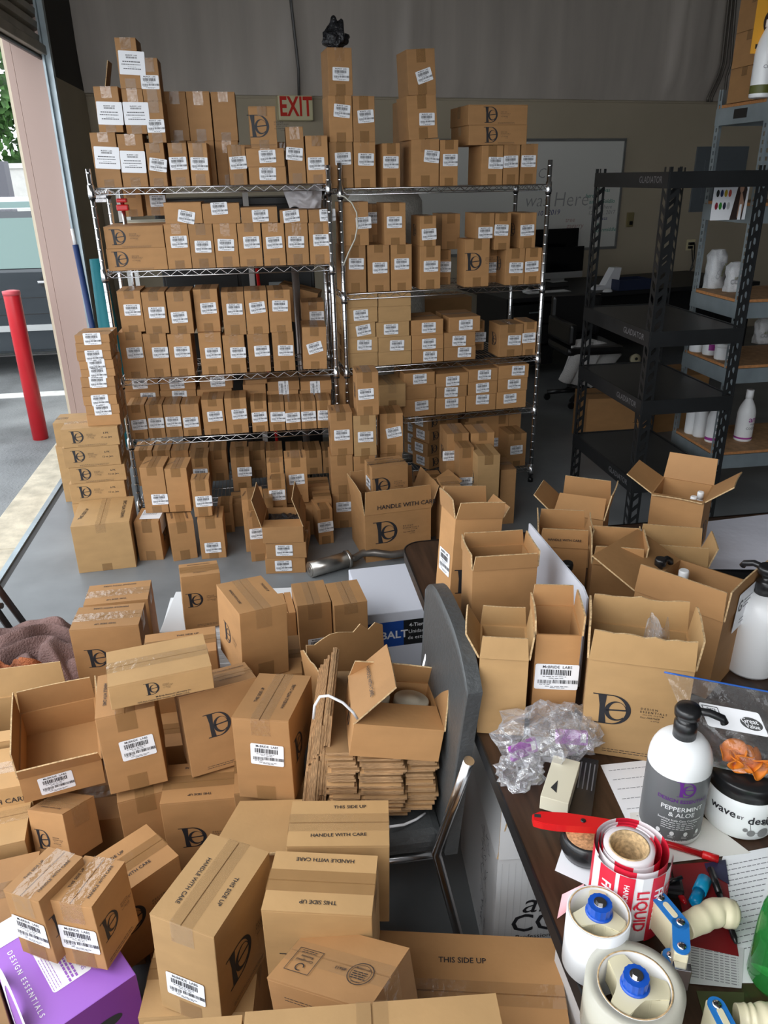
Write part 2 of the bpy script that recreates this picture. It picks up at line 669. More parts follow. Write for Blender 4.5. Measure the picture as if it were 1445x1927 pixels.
# ================================================================== THE SETTING
FLOOR = mat('painted_concrete_floor', (0.20, 0.215, 0.225), 0.42, noise=0.22, nscale=2.2, bump=0.05, bscale=14)
DRY = mat('beige_drywall', (0.50, 0.43, 0.315), 0.85, noise=0.05, nscale=1.5)
INSU = mat('vinyl_insulation', (0.56, 0.50, 0.44), 0.5, noise=0.12, nscale=0.8, stretch=(6, 6, 0.6))
PINK = mat('pink_metal_cladding', (0.50, 0.36, 0.31), 0.6)
CREAM = mat('cream_edge', (0.75, 0.66, 0.5), 0.6)
ASPH = mat('asphalt', (0.20, 0.21, 0.215), 0.75, noise=0.45, nscale=1.3, bump=0.7, bscale=50)
APRON = mat('worn_concrete_apron', (0.60, 0.54, 0.42), 0.85, noise=0.22, nscale=9, bump=0.3, bscale=30)
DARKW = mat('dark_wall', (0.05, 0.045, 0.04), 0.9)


def struct(name, b, parent=None):
    o = b.build(name, parent)
    if not parent:
        o['kind'] = 'structure'
    return o


b = MB(FLOOR); b.box((-1.36, -6, -0.1), (7.6, 9.4, 0)); struct('floor', b)
b = MB(APRON)
for k in range(8):
    b.box((-1.64, -6 + k * 2.0, -0.12), (-1.425, -4.006 + k * 2.0, -0.002), bev=0.004)
struct('trim_1', b)
b = MB(GAL); b.box((-1.425, -6, -0.1), (-1.395, 6.9, 0.004)); b.box((-1.395, -6, -0.1), (-1.36, 6.9, -0.006), mat('dark_groove', (0.05, 0.05, 0.05), 0.8)); struct('trim_2', b)
b = MB(ASPH); b.box((-45, -12, -0.2), (-1.64, 50, -0.03)); b.box((-1.64, 9.5, -0.2), (10, 50, -0.03)); b.box((-1.64, 7.9, -0.2), (-1.0, 9.5, -0.03)); struct('ground', b)
LINE = mat('white_road_paint', (0.72, 0.72, 0.7), 0.8, noise=0.15, nscale=14)
b = MB(LINE)
b.box((-12, 9.45, -0.03), (-1.9, 9.6, -0.024)); b.box((-12, 7.45, -0.03), (-1.9, 7.62, -0.024))
struct('parking_line', b)
# left wall beyond the roll-up door, header over the door
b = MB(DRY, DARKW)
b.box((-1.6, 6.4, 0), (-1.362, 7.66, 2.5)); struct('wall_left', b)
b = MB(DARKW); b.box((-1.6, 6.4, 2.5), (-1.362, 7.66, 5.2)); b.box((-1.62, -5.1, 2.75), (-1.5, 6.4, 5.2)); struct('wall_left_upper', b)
b = MB(PINK, CREAM)
b.box((-1.62, 6.365, 0), (-1.575, 6.399, 2.9), PINK); b.box((-1.572, 6.36, 0), (-1.366, 6.399, 2.9), PINK, bev=0.003)
b.box((-1.64, 6.37, 0), (-1.62, 7.6, 2.9), CREAM)
struct('trim_3', b)
b = MB(GAL, BPL)
b.box((-1.366, 6.30, 0), (-1.352, 6.36, 4.9)); b.box((-1.352, 6.345, 0), (-1.32, 6.36, 4.9)); b.box((-1.32, 6.30, 0), (-1.308, 6.36, 4.9))
b.box((-1.364, 6.365, 0), (-1.345, 6.398, 4.9), BPL)
struct('trim_4', b)
# rolled steel door curtain, part lowered
CURT = mat('door_curtain_steel', (0.40, 0.37, 0.31), 0.5, 0.3, noise=0.2, nscale=3)
b = MB(CURT, BPL)
n = 30
for k in range(n):
    z0 = 2.66 + k * 0.078
    prof = [(-1.395, z0), (-1.365, z0 + 0.012), (-1.36, z0 + 0.05), (-1.395, z0 + 0.066), (-1.395, z0 + 0.078)]
    for (xa, za), (xb, zb) in zip(prof, prof[1:]):
        b.face([(xa, -3.5, za), (xa, 6.34, za), (xb, 6.34, zb), (xb, -3.5, zb)])
b.box((-1.43, -3.5, 2.60), (-1.34, 6.46, 2.66), CURT, bev=0.008)
b.tube([(-1.39, -3.5, 2.588), (-1.39, 6.46, 2.588)], 0.014, BPL)
struct('door_1', b)

# back wall, its own frame: u along the wall, n towards the room
WY = R(10.2)
WA = Vector((-1.52, 7.66, 0))
WM = Matrix.Translation(WA) @ Matrix.Rotation(WY, 4, 'Z')       # local x along the wall, local -y into the room
WN = Vector((math.sin(WY), -math.cos(WY), 0))


def onwall(x, y, off=0.0):
    p = pplane(x, y, WA + WN * off, WN)
    q = WM.inverted() @ p
    return q.x, q.z


b = MB(DRY); b.box((-0.1, 0, 0), (9.4, 0.12, 2.5)); b.box((-0.1, -0.02, 2.47), (9.4, 0.0, 2.49), DRY)
o = struct('wall_back', b); o.matrix_world = WM
# vinyl insulation hanging above, folded vertically at the girts
b = MB(INSU)
nx, nz = 150, 12
seams = [(1.95, .03), (3.05, .05), (3.2, .035), (6.0, .06), (6.15, .05), (6.28, .035), (7.6, .03)]
def ins(u, z):
    d = 0.05 + 0.02 * math.sin(u * 1.9 + 0.6 * z)
    for s, a in seams:
        d += a * math.exp(-((u - s - 0.03 * math.sin(z * 2)) / 0.05) ** 2)
    d *= 1 - 0.85 * math.exp(-((z - 2.49) / 0.16) ** 2)
    d = max(d, 0)
    d += .012 * noise.noise(Vector((u * 2.1 + z, z * 3.1, 4)))
    d += 0.012 * noise.noise(Vector((u * 5, z * 1.2, 0)))
    return (u, -0.045 - d, z)
vs = [[b.bm.verts.new(ins(-0.1 + 9.5 * i / nx, 2.49 + 2.7 * (j / nz) ** 1.5)) for j in range(nz + 1)] for i in range(nx + 1)]
for i in range(nx):
    for j in range(nz):
        f = b.bm.faces.new((vs[i][j], vs[i + 1][j], vs[i + 1][j + 1], vs[i][j + 1])); f.smooth = True
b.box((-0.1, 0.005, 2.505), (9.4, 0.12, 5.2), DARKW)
o = struct('wall_back_upper', b); o.matrix_world = WM
b = MB(DARKW); b.box((7.5, -5.0, 0), (7.6, 9.4, 5.2)); struct('wall_right', b)
b = MB(DARKW); b.box((1.6, -5.1, 0), (7.6, -5.0, 5.2)); b.box((-1.62, -5.1, 3.9), (1.6, -5.0, 5.2)); struct('wall_rear', b)  # unseen wall added behind the camera to cut sky light
b = MB(mat('ceiling_liner', (0.35, 0.34, 0.32), 0.8)); b.box((-1.62, -5.1, 5.2), (7.6, 9.5, 5.3)); struct('ceiling', b)

# exit sign
IV = mat('ivory_plastic', (0.80, 0.72, 0.45), 0.5)
REDL = mat('exit_red', (0.70, 0.03, 0.015), 0.4)
u0, zt = onwall(522, 179, .10); u1, zb = onwall(590, 227, .10)
t = thing('exit_sign', 'ivory exit sign with red letters hung on the back wall', 'sign', WM @ Matrix.Translation((u0, -0.058, zb)))
b = MB(IV); b.box((0, -0.05, 0), (u1 - u0, 0.056, zt - zb), bev=0.014); b.build('housing', t)
b = MB(REDL); W_, H_ = u1 - u0, zt - zb
b.shape(move(([(x * 0.82, y * 1.25) for x, y in text('EXIT', 0.175, 0.025, 0, 1.05)[0]], text('EXIT', 0.175, 0.025, 0, 1.05)[1]), W_ * 0.5, H_ * 0.52), Matrix.Rotation(R(90), 4, 'X') @ Matrix.Translation((0, 0, 0.0515)))
b.build('letters', t)
b = MB(mat('grey_conduit', (0.16, 0.155, 0.15), 0.5, 0.3)); uu, zz = onwall(546, 0, .14)
b.tube([((u0 + u1) / 2 + 0.04, -0.085, zt), ((u0 + u1) / 2 + 0.03, -0.16, zt + 0.2), (uu, -0.16, zz), (uu - .03, -0.17, 5.1)], 0.013, 0)
o = b.build('conduit_pipe'); o.matrix_world = WM
tag(o, 'thin grey conduit running down the insulation to the exit sign', 'pipe')
# four conduits on the right
for (xa, xb, l) in ((1352, 1371, 'leftmost'), (1359, 1377, 'second'), (1369, 1384, 'third'), (1386, 1408, 'rightmost')):
    b = MB(mat('worn_conduit', (0.17, 0.15, 0.13), 0.45, 0.5))
    ub, zb_ = onwall(xa - 20 if xa < 1365 else xa - 6, 184, .2); um, zm = onwall(xa + 6, 120, .2); ut, zt_ = onwall(xb, 0, .2)
    b.tube([(ub, -0.2, 2.47), (ub, -0.2, zb_), (um - 0.03, -0.2, zm - 0.12), (um, -0.2, zm), (ut, -0.2, zt_), (ut, -0.2, 5.1)], 0.014)
    o = b.build('conduit_pipe'); o.matrix_world = WM
    tag(o, '%s of the four conduits rising up the insulation on the right' % l, 'pipe', 'conduits on the back wall')

# whiteboard with handwriting
WB = mat('whiteboard_enamel', (0.80, 0.79, 0.74), 0.25)
u1, zt = onwall(1178, 262, .02); _, zb = onwall(1158, 466, .02); u0 = u1 - 2.44
t = thing('whiteboard', 'large whiteboard with handwriting mounted on the back wall', 'whiteboard', WM @ Matrix.Translation((u0, -0.002, zb)))
W_, H_ = u1 - u0, zt - zb
b = MB(WB); b.box((0, -0.012, 0), (W_, 0, H_)); b.build('board', t)
b = MB(mat('aluminium_frame', (0.38, 0.38, 0.37), 0.4, 0.6))
for a_, c_ in (((-0.01, -0.022, -0.01), (W_ + 0.01, 0, 0.018)), ((-0.01, -0.022, H_ - 0.018), (W_ + 0.01, 0, H_ + 0.01)), ((-0.01, -0.022, 0.018), (0.018, 0, H_ - 0.018)), ((W_ - 0.018, -0.022, 0.018), (W_ + 0.01, 0, H_ - 0.018))):
    b.box(a_, c_, bev=0.003)
b.build('frame', t)
GR = mat('green_marker', (0.05, 0.30, 0.22), 0.6); BLM = mat('blue_marker', (0.06, 0.08, 0.2), 0.6); GYM = mat('faded_marker', (0.36, 0.36, 0.35), 0.6); PKM = mat('pink_marker', (0.5, 0.33, 0.3), 0.6)
FR = Matrix.Rotation(R(90), 4, 'X')
def wr(s, px, py, size, m_, bold=0.0, sh=0.2):
    q = pplane(px, py, WM @ Vector((0, -0.02, 0)), WN); q = t.matrix_world.inverted() @ q
    b = MB(m_); b.shape(text(s, size, bold, sh), Matrix.Translation((q.x, -0.0135, q.z)) @ FR, m_); b.build('handwriting', t)
wr('was', 1010, 378, 0.19, GYM, -0.012); wr('Here', 1075, 376, 0.21, GYM, -0.012, .1); wr('t 10', 1013, 402, 0.07, BLM); wr('2019', 1042, 400, 0.075, BLM); wr('C', 1019, 327, 0.14, GYM, -.01)
for k, (s, px, m_) in enumerate((('Nyk was', 1133, GR), ('here', 1110, GR), ('and is Goldilo', 1133, GR), ('my jam here', 1130, GYM), ('12 of 11, 2017', 1132, GYM), ('e was', 1133, BLM), ('e', 1125, GR), ('zyanmiddle', 1140, GR))):
    wr(s, px, 358 + k * 10.6, 0.058, m_, 0.004)
wr('tree', 1073, 414, 0.07, PKM); wr('zagarry', 1082, 425, 0.07, PKM)
# electrical panel, thermostat, outlet
GP = mat('grey_enamel', (0.16, 0.18, 0.20), 0.45)
u0, zt = onwall(1313, 276, .02); u1, zb = onwall(1391, 396, .02)
t = thing('electrical_panel', 'grey recessed electrical panel on the back wall behind the shelving', 'electrical panel', WM @ Matrix.Translation((u0, -0.003, zb)))
b = MB(GP); b.box((0, -0.02, 0), (u1 - u0, 0, zt - zb), bev=0.003); b.build('cover', t)
b = MB(GP); b.box((0.12, -0.028, 0.15), (u1 - u0 - 0.16, -0.02, zt - zb - 0.14), bev=0.003); b.build('door', t)
u0, zt = onwall(1181, 400, .02)
t = thing('thermostat', 'small brass coloured thermostat right of the whiteboard', 'thermostat', WM @ Matrix.Translation((u0, -0.003, zt - 0.15)))
b = MB(mat('brass_plate', (0.33, 0.27, 0.13), 0.45, 0.3)); b.box((0, -0.025, 0), (0.085, 0, 0.15), bev=0.006); b.build('plate', t)
b = MB(BPL); b.box((0.03, -0.03, 0.02), (0.07, -0.025, 0.06)); b.build('dial', t)
u0, zt = onwall(1294, 451, .02)
t = thing('wall_outlet', 'ivory wall outlet with black plugs beside the steel shelving', 'outlet', WM @ Matrix.Translation((u0, -0.003, zt - 0.12)))
b = MB(IV); b.box((0, -0.008, 0), (0.12, 0, 0.12), bev=0.003); b.build('plate', t)
b = MB(BPL); b.box((0.02, -0.04, 0.06), (0.09, -0.008, 0.09), bev=0.006); b.box((0.02, -0.04, 0.02), (0.07, -0.008, 0.05), bev=0.006); b.build('plug', t)
b = MB(BPL)
b.tube([(u0 + .08, -.05, zt - .05), (u0 + .07, -.09, zt - .2), (u0 + .03, -.06, zt - .45), (u0 - .1, -.05, zt - .7)], 0.006)
b.tube([(u0 + .05, -.05, zt - .1), (u0 + .06, -.1, zt - .3), (u0 - .05, -.06, zt - .5), (u0 - .02, -.08, zt - .75)], 0.006)
o = b.build('power_cord'); o.matrix_world = WM
tag(o, 'black power cords dangling from the outlet to the desk', 'cord')

# outdoors: bollard, cars, wall, trees
t = thing('bollard', 'red steel bollard on the asphalt outside the door', 'bollard', Matrix.Translation((-1.81, 6.1, -0.03)))
BR = mat('bollard_red', (0.62, 0.02, 0.03), 0.35, noise=0.08, nscale=5)
b = MB(BR); b.lathe([(0.058, 0), (0.058, 1.10), (0.055, 1.115)], 0, 28); b.build('post', t)
b = MB(mat('bollard_cap', (0.7, 0.10, 0.12), 0.5)); b.lathe([(0.061, 1.09), (0.061, 1.118), (0.03, 1.124), (0.001, 1.125)], 0, 28); b.build('cap', t)


def car(label, x0, y0, col, s=1.0, flip=False, name='car'):
    """side on car: x along its length from x0, near side at y0"""
    t = thing(name, label, 'car', Matrix.Translation((x0, y0, -0.03)) @ Matrix.Scale(s, 4))
    pm = mat('car_paint_' + label.split()[0], col, 0.12, 0.3, Coat_Weight=1.0)
    GL = mat('car_glass', (0.20, 0.30, 0.285), 0.05, 0.1)
    TR = mat('tyre_rubber', (0.02, 0.02, 0.02), 0.8)
    body = [(0, .45), (.05, .30), (.45, .24), (4.2, .24), (4.62, .32), (4.7, .55), (4.66, .86), (4.5, .96), (3.5, 1.02), (1.2, 1.04), (0.1, .98), (0, .8)]
    fx = (lambda x: 4.7 - x) if flip else (lambda x: x)
    M_ = Matrix(((1, 0, 0, 0), (0, 0, 1, 0), (0, 1, 0, 0), (0, 0, 0, 1)))
    b = MB(pm)
    b.prism([(fx(x), z) for x, z in body], 0, 1.8, 0, M_)
    bmesh.ops.bevel(b.bm, geom=list(b.bm.edges), offset=0.05, segments=3, affect='EDGES')
    # tumblehome roof cab
    lo = [(fx(.75), 1.02), (fx(3.75), 1.02)]; hi = [(fx(1.35), 1.58), (fx(2.9), 1.58)]
    vs_ = [b.bm.verts.new(p) for p in ((lo[0][0], .06, lo[0][1]), (lo[1][0], .06, lo[1][1]), (hi[1][0], .26, hi[1][1]), (hi[0][0], .26, hi[0][1]),
                                      (lo[0][0], 1.74, lo[0][1]), (lo[1][0], 1.74, lo[1][1]), (hi[1][0], 1.54, hi[1][1]), (hi[0][0], 1.54, hi[0][1]))]
    for q in ((0, 1, 2, 3), (5, 4, 7, 6), (3, 2, 6, 7), (1, 5, 6, 2), (4, 0, 3, 7)):
        b.bm.faces.new([vs_[k] for k in q])
    b.build('body', t)
    g = MB(GL)
    def side(xa, xb, xc, xd):
        g.face([(fx(xa), .062 - .004, 1.06), (fx(xb), .058, 1.06), (fx(xc), .235, 1.52), (fx(xd), .235, 1.52)])
    side(.98, 2.02, 2.02, 1.45); side(2.1, 3.5, 2.86, 2.1)
    g.face([(fx(.78), .2, 1.06), (fx(.78), 1.6, 1.06), (fx(1.32), 1.45, 1.54), (fx(1.32), .35, 1.54)])
    g.build('side_windows', t)
    tr = MB(mat('bright_trim', (0.7, 0.72, 0.72), 0.2, 0.6)); tr.box((.5, -.012, .46), (4.2, .0, .52)); tr.build('side_moulding', t)
    for hx in (2.92, 1.75):
        hb = MB(CHROME, BPL); hb.lathe([(.06, 0), (.06, .006)], BPL, 20, Matrix.Translation((fx(hx), .0, .93)) @ Matrix.Rotation(R(90), 4, 'X')); hb.box((fx(hx) - .075, -.03, .92), (fx(hx) + .075, -.008, .945), CHROME, bev=.006); hb.build('door_handle', t)
    for zz_ in (.62, .78):
        cb_ = MB(BPL); cb_.box((.3, -.003, zz_), (4.4, .004, zz_ + .008)); cb_.build('body_crease', t)  # black strips paint in the shade of the body creases
    pb_ = MB(BPL); pb_.box((fx(2.06) - .035, .05, 1.03), (fx(2.06) + .035, .24, 1.53)); pb_.build('window_pillar', t)
    mr = MB(pm); mr.box((fx(3.35) - .1, -.17, 1.06), (fx(3.35) + .1, .02, 1.2), bev=.03); mr.build('side_mirror', t)
    for xw in (.85, 3.8):
        for yw in (.0, 1.6):
            wb_ = MB(TR, CHROME)
            Mw = Matrix.Translation((fx(xw), yw - .02, .33)) @ Matrix.Rotation(R(-90), 4, 'X')
            wb_.lathe([(.05, 0), (.31, 0), (.33, .03), (.33, .2), (.31, .22), (.05, .22)], TR, 28, Mw)
            wb_.lathe([(.03, -.012), (.2, -.006), (.215, .0)], CHROME, 28, Mw)
            wb_.build('wheel', t)
    return t


car('dark grey car parked alongside just outside the open door', -5.05, 8.35, (0.035, 0.045, 0.055))
car('silver car parked farther back beyond the dark grey car', -6.6, 12.2, (0.62, 0.64, 0.65), 1.05, True)
b = MB(mat('whitewashed_block', (0.68, 0.67, 0.63), 0.9, noise=0.06)); b.box((-14, 19.0, -0.03), (1.0, 19.2, 2.1)); b.box((-14, 18.96, 2.1), (1.0, 19.24, 2.2))
o = b.build('block_wall'); tag(o, 'white block wall at the far side of the parking lot', 'wall')
b = MB(mat('slate_post', (0.14, 0.14, 0.16), 0.7)); p = pY(6, 330, 15.0); b.box((p.x - 0.6, 15.0, -0.03), (p.x + .04, 15.3, 2.15), bev=.01)
o = b.build('gate_post'); tag(o, 'dark grey gate post in front of the white block wall', 'post')
LEAF = mat('leaf_green', (0.055, 0.14, 0.03), 0.6, noise=0.7, nscale=2.5, rand=0.1)
BARK = mat('bark', (0.09, 0.06, 0.04), 0.9)
for k, (x, y, r, zc, lb) in enumerate(((-7.2, 24.5, 2.6, 4.6, 'leafy green tree just beyond the white block wall'), (-12.5, 26, 3.0, 5.5, 'taller leafy tree farther left beyond the block wall'), (-2.5, 27, 3.0, 5.2, 'leafy tree beyond the block wall behind the door jamb'))):
    t = thing('tree', lb, 'tree', Matrix.Translation((x, y, 0)), 'trees beyond the parking lot')
    b = MB(BARK); b.tube([(0, 0, -.03), (.1, 0, 1.6), (0, .1, zc)], .2, rr=[.24, .18, .1]); b.build('trunk', t)
    b = MB(LEAF)
    rr_ = random.Random(k)
    for q in range(5200):
        v = Vector((rr_.gauss(0, 1), rr_.gauss(0, 1), rr_.gauss(0, 1))).normalized()
        rad = r * (0.72 + .3 * noise.noise(v * 2.3 + Vector((k, 0, 0))) + .1 * rr_.random())
        c_ = Vector((v.x * rad, v.y * rad, zc + v.z * rad * 1.45))
        if c_.z < .9: continue
        a_ = Vector((rr_.gauss(0, 1), rr_.gauss(0, 1), rr_.gauss(0, 1))).normalized(); b_ = a_.cross(v).normalized()
        s_ = rr_.uniform(.08, .2)
        b.face([c_ - a_ * s_, c_ + b_ * s_ * .5, c_ + a_ * s_, c_ - b_ * s_ * .5])
    b.build('crown', t)


# ================================================================== SHELVING
def wire_rack(label, origin, yaw, width, depth, shelves, top):
    M = pose(origin, yaw)
    t = thing('wire_rack', label, 'shelving', M, 'chrome wire racks')
    for x in (0, width):
        for y in (0, depth):
            b = MB(CHROME)
            b.tube([(x, y, 0.03), (x, y, top)], 0.0127, seg=12)
            for k in range(int(top / 0.0254) - 1):      # ring grooves every inch
                z = 0.06 + k * 0.0254
                if k % 2 == 0:
                    b.lathe([(0.0129, z), (0.0136, z + .002), (0.0136, z + .005), (0.0129, z + .007)], seg=10, M=Matrix.Translation((x, y, 0)), caps=False)
            b.build('post', t)
            b = MB(BPL); b.lathe([(0.018, 0.0), (0.018, 0.02), (0.008, 0.032)], seg=12, M=Matrix.Translation((x, y, 0))); b.build('foot', t)
    for z in shelves:
        b = MB(CHROME)
        r = 0.0028
        for y in (0, depth):
            b.tube([(0, y, z - .004), (width, y, z - .004)], r, seg=6); b.tube([(0, y, z - .032), (width, y, z - .032)], r, seg=6)
            n = int(width / 0.036)
            zz = [(width * k / n, y, z - .005 - (.026 if k % 2 else 0)) for k in range(n + 1)]
            b.tube(zz, 0.002, seg=5)
        for x in (0, width):
            b.tube([(x, 0, z - .004), (x, depth, z - .004)], r, seg=6); b.tube([(x, 0, z - .032), (x, depth, z - .032)], r, seg=6)
            n = 12
            b.tube([(x, depth * k / n, z - .005 - (.026 if k % 2 else 0)) for k in range(n + 1)], 0.002, seg=5)
        n = int(width / 0.022)
        for k in range(1, n):
            b.tube([(width * k / n, 0, z - .002), (width * k / n, depth, z - .002)], 0.0016, seg=4, caps=False)
        for y in (depth * .33, depth * .66):
            b.tube([(0, y, z - .007), (width, y, z - .007)], r, seg=6)
        b.build('wire_shelf', t)
        for x in (0, width):
            for y in (0, depth):
                b = MB(CHROME, BPL)
                b.lathe([(0.0165, z - .045), (0.0185, z - .04), (0.0165, z + .012)], seg=12, M=Matrix.Translation((x, y, 0)))
                b.lathe([(0.0172, z - .052), (0.0172, z - .045)], BPL, seg=12, M=Matrix.Translation((x, y, 0)))
                b.build('shelf_collar', t)
    return t


LZ = [0.10, 0.475, 0.82, 1.38, 1.775]
RZ = [0.10, 0.49, 0.808, 1.22, 1.75]
LO, RO = (-0.80, 4.27, 0), (0.43, 4.305, 0)
wire_rack('left chrome wire rack loaded with cartons on five shelves', LO, 0, 1.168, 0.46, LZ, 1.86)
wire_rack('right chrome wire rack loaded with cartons beside the black shelving', RO, 5, 1.165, 0.46, RZ, 1.87)
# red clip on the left rack's rear post
t = thing('pipe_clamp', 'red and chrome bar clamp standing behind the left rack post', 'clamp', Matrix.Translation((-0.70, 4.52, 0)))
b = MB(CHROME); b.tube([(0, 0, .9), (0, 0, 1.76)], .011); b.build('bar', t)
b = MB(RED); b.box((-.03, -.025, 1.66), (.03, .025, 1.69), bev=.006); b.box((-.026, -.022, 1.70), (.026, .022, 1.72), bev=.006); b.build('jaw', t)

# black boltless shelving
def slot_leg(b, x0, x1, y0, y1, z0, z1, axis, m_, pitch=0.062, rail=0.014):
    """one leaf of an angle post with diagonal see-through slots; axis = 'x' or 'y' in-plane direction"""
    def q(a, z, a2, z2, a3, z3, a4, z4):
        P = []
        for aa, zz in ((a, z), (a2, z2), (a3, z3), (a4, z4)):
            P.append((aa, y0, zz) if axis == 'x' else (x0, aa, zz))
        b.face(P, m_)
        off = 0.002
        P2 = [((p[0], p[1] + off, p[2]) if axis == 'x' else (p[0] + off, p[1], p[2])) for p in P]
        b.face(P2[::-1], m_)
    a0, a1 = (x0, x1) if axis == 'x' else (y0, y1)
    q(a0, z0, a0 + rail, z0, a0 + rail, z1, a0, z1)
    q(a1 - rail, z0, a1, z0, a1, z1, a1 - rail, z1)
    z = z0
    while z < z1 - pitch:
        w_ = 0.026
        q(a0 + rail, z, a1 - rail, z + .026, a1 - rail, z + .026 + w_, a0 + rail, z + w_)
        z += pitch


GX0, GX1, GY0, GY1 = 1.85, 2.34, 3.555, 4.385
t = thing('black_shelving', 'empty black steel boltless shelving unit with four decks', 'shelving', Matrix.Translation((GX0, GY0, 0)))
gw, gd = GX1 - GX0, GY1 - GY0
L_ = 0.058
for (px_, py_, sx, sy) in ((0, 0, 1, 1), (gw, 0, -1, 1), (0, gd, 1, -1), (gw, gd, -1, -1)):
    b = MB(BLK)
    slot_leg(b, min(px_, px_ + sx * L_), max(px_, px_ + sx * L_), py_, py_, 0.0, 1.82, 'x', BLK)
    slot_leg(b, px_, px_, min(py_, py_ + sy * L_), max(py_, py_ + sy * L_), 0.0, 1.82, 'y', BLK)
    b.box((px_ - .003, py_ - .003, 0), (px_ + .003, py_ + .003, 1.82), BLK)
    b.build('post', t)
DECK = mat('black_deck', (0.022, 0.023, 0.024), 0.38, noise=0.2, nscale=3)
EMB = mat('embossed_highlight', (0.22, 0.22, 0.23), 0.3, 0.5)
for zt, hh in ((1.80, .07), (1.085, .075), (.74, .075), (.312, .075)):
    b = MB(DECK); b.box((.008, .008, zt - .02), (gw - .008, gd - .008, zt - .004), bev=.002); b.build('shelf_deck', t)
    b = MB(BLK)
    z0, z1 = zt - hh, zt
    b.box((-.006, .0, z0), (.0035, gd, z1)); b.box((gw - .0035, 0, z0), (gw + .006, gd, z1))
    b.box((0, -.006, z0), (gw, .0035, z1)); b.box((0, gd - .0035, z0), (gw, gd + .006, z1))
    beam = b.build('beam', t)
    b = MB(EMB)
    sh = text('GLADIATOR', 0.042, 0.006, 0, 1.0)
    b.shape(sh, Matrix.Translation((-.0068, .17, (z0 + z1) / 2)) @ Matrix.Rotation(R(-90), 4, 'Z') @ Matrix.Rotation(R(90), 4, 'X'), EMB)
    b.build('embossed_name', beam)

# galvanised shelving with particle board decks
SX0, SY0, SX1, SY1 = 2.525, 3.92, 3.75, 4.41
PB = mat('particle_board', (0.40, 0.23, 0.11), 0.8, noise=0.2, nscale=30)
PBE = mat('particle_board_edge', (0.45, 0.20, 0.07), 0.8, noise=0.2, nscale=60)
t = thing('steel_shelving', 'grey galvanised shelving unit with particle board decks at the right edge', 'shelving', Matrix.Translation((SX0, SY0, 0)))
sw, sd = SX1 - SX0, SY1 - SY0
HOLE = mat('punched_hole_dark', (0.02, 0.02, 0.02), 0.9)
for (px_, py_, sx, sy) in ((0, 0, 1, 1), (sw, 0, -1, 1), (0, sd, 1, -1), (sw, sd, -1, -1)):
    b = MB(GAL, HOLE)
    H_ = 2.20
    def leaf(axis):
        z = 0.0; s_ = sx if axis == 'x' else sy
        a = [0, .013, .027, .04]
        def F(a0, a1, z0, z1):
            if axis == 'x': b.box((min(px_ + s_ * a0, px_ + s_ * a1), py_ - .001, z0), (max(px_ + s_ * a0, px_ + s_ * a1), py_ + .001, z1))
            else: b.box((px_ - .001, min(py_ + s_ * a0, py_ + s_ * a1), z0), (px_ + .001, max(py_ + s_ * a0, py_ + s_ * a1), z1))
        F(a[0], a[1], 0, H_); F(a[2], a[3], 0, H_)
        while z < H_ - .04:
            F(a[1], a[2], z, z + .018); z += .038
    leaf('x'); leaf('y')
    b.build('post', t)
SZ = [2.125, 1.645, 1.16, .80, .29]
for zt in SZ:
    b = MB(PB, PBE); b.box((.004, .004, zt - .016), (sw - .004, sd - .004, zt)); b.box((.003, .001, zt - .015), (sw - .003, .004, zt - .001), PBE); b.box((.001, .003, zt - .015), (.004, sd - .003, zt - .001), PBE)
    b.build('shelf_deck', t)
    b = MB(GAL)
    z0, z1 = zt - .10, zt - .017
    for a_, c_ in (((.0, -.004, z0), (sw, .0, z1)), ((0, sd, z0), (sw, sd + .004, z1)), ((-.004, 0, z0), (0, sd, z1)), ((sw, 0, z0), (sw + .004, sd, z1))):
        b.box(a_, c_)
    b.build('beam', t)
b = MB(BPL); b.box((-.0065, .19, 2.05), (-.0045, .31, 2.095)); b.build('tag_holder', t)


# ================================================================== DESK AT THE BACK
DESK = mat('black_desk', (0.012, 0.012, 0.013), 0.5)
DM = pose((2.2, 7.02, 0), 10.2)
t = thing('office_desk', 'long black desk against the back wall under the whiteboard', 'desk', DM)
b = MB(DESK); b.box((0, 0, .71), (2.9, 1.12, .75), bev=.004); b.build('desktop', t)
b = MB(DESK); b.box((.03, .05, .0), (.07, .7, .71)); b.build('side_panel', t)
b = MB(DESK); b.box((2.83, .05, .0), (2.87, .7, .71)); b.build('side_panel', t)
b = MB(DESK); b.box((.07, .5, .12), (2.83, .52, .71)); b.build('back_panel', t)
for k in range(3):
    dr = MB(DESK); dr.box((.09, .04, .1 + k * .2), (.55, .5, .28 + k * .2), bev=.004); d_ = dr.build('drawer', t)
    h_ = MB(GAL); h_.box((.26, .02, .2 + k * .2), (.38, .035, .21 + k * .2)); h_.build('handle', d_)


def ond(px_, py_, off):
    """point where the pixel ray meets a vertical plane off metres behind the desk front"""
    n_ = WN
    return pplane(px_, py_, Vector((2.2, 7.48, 0)) - n_ * off, n_)


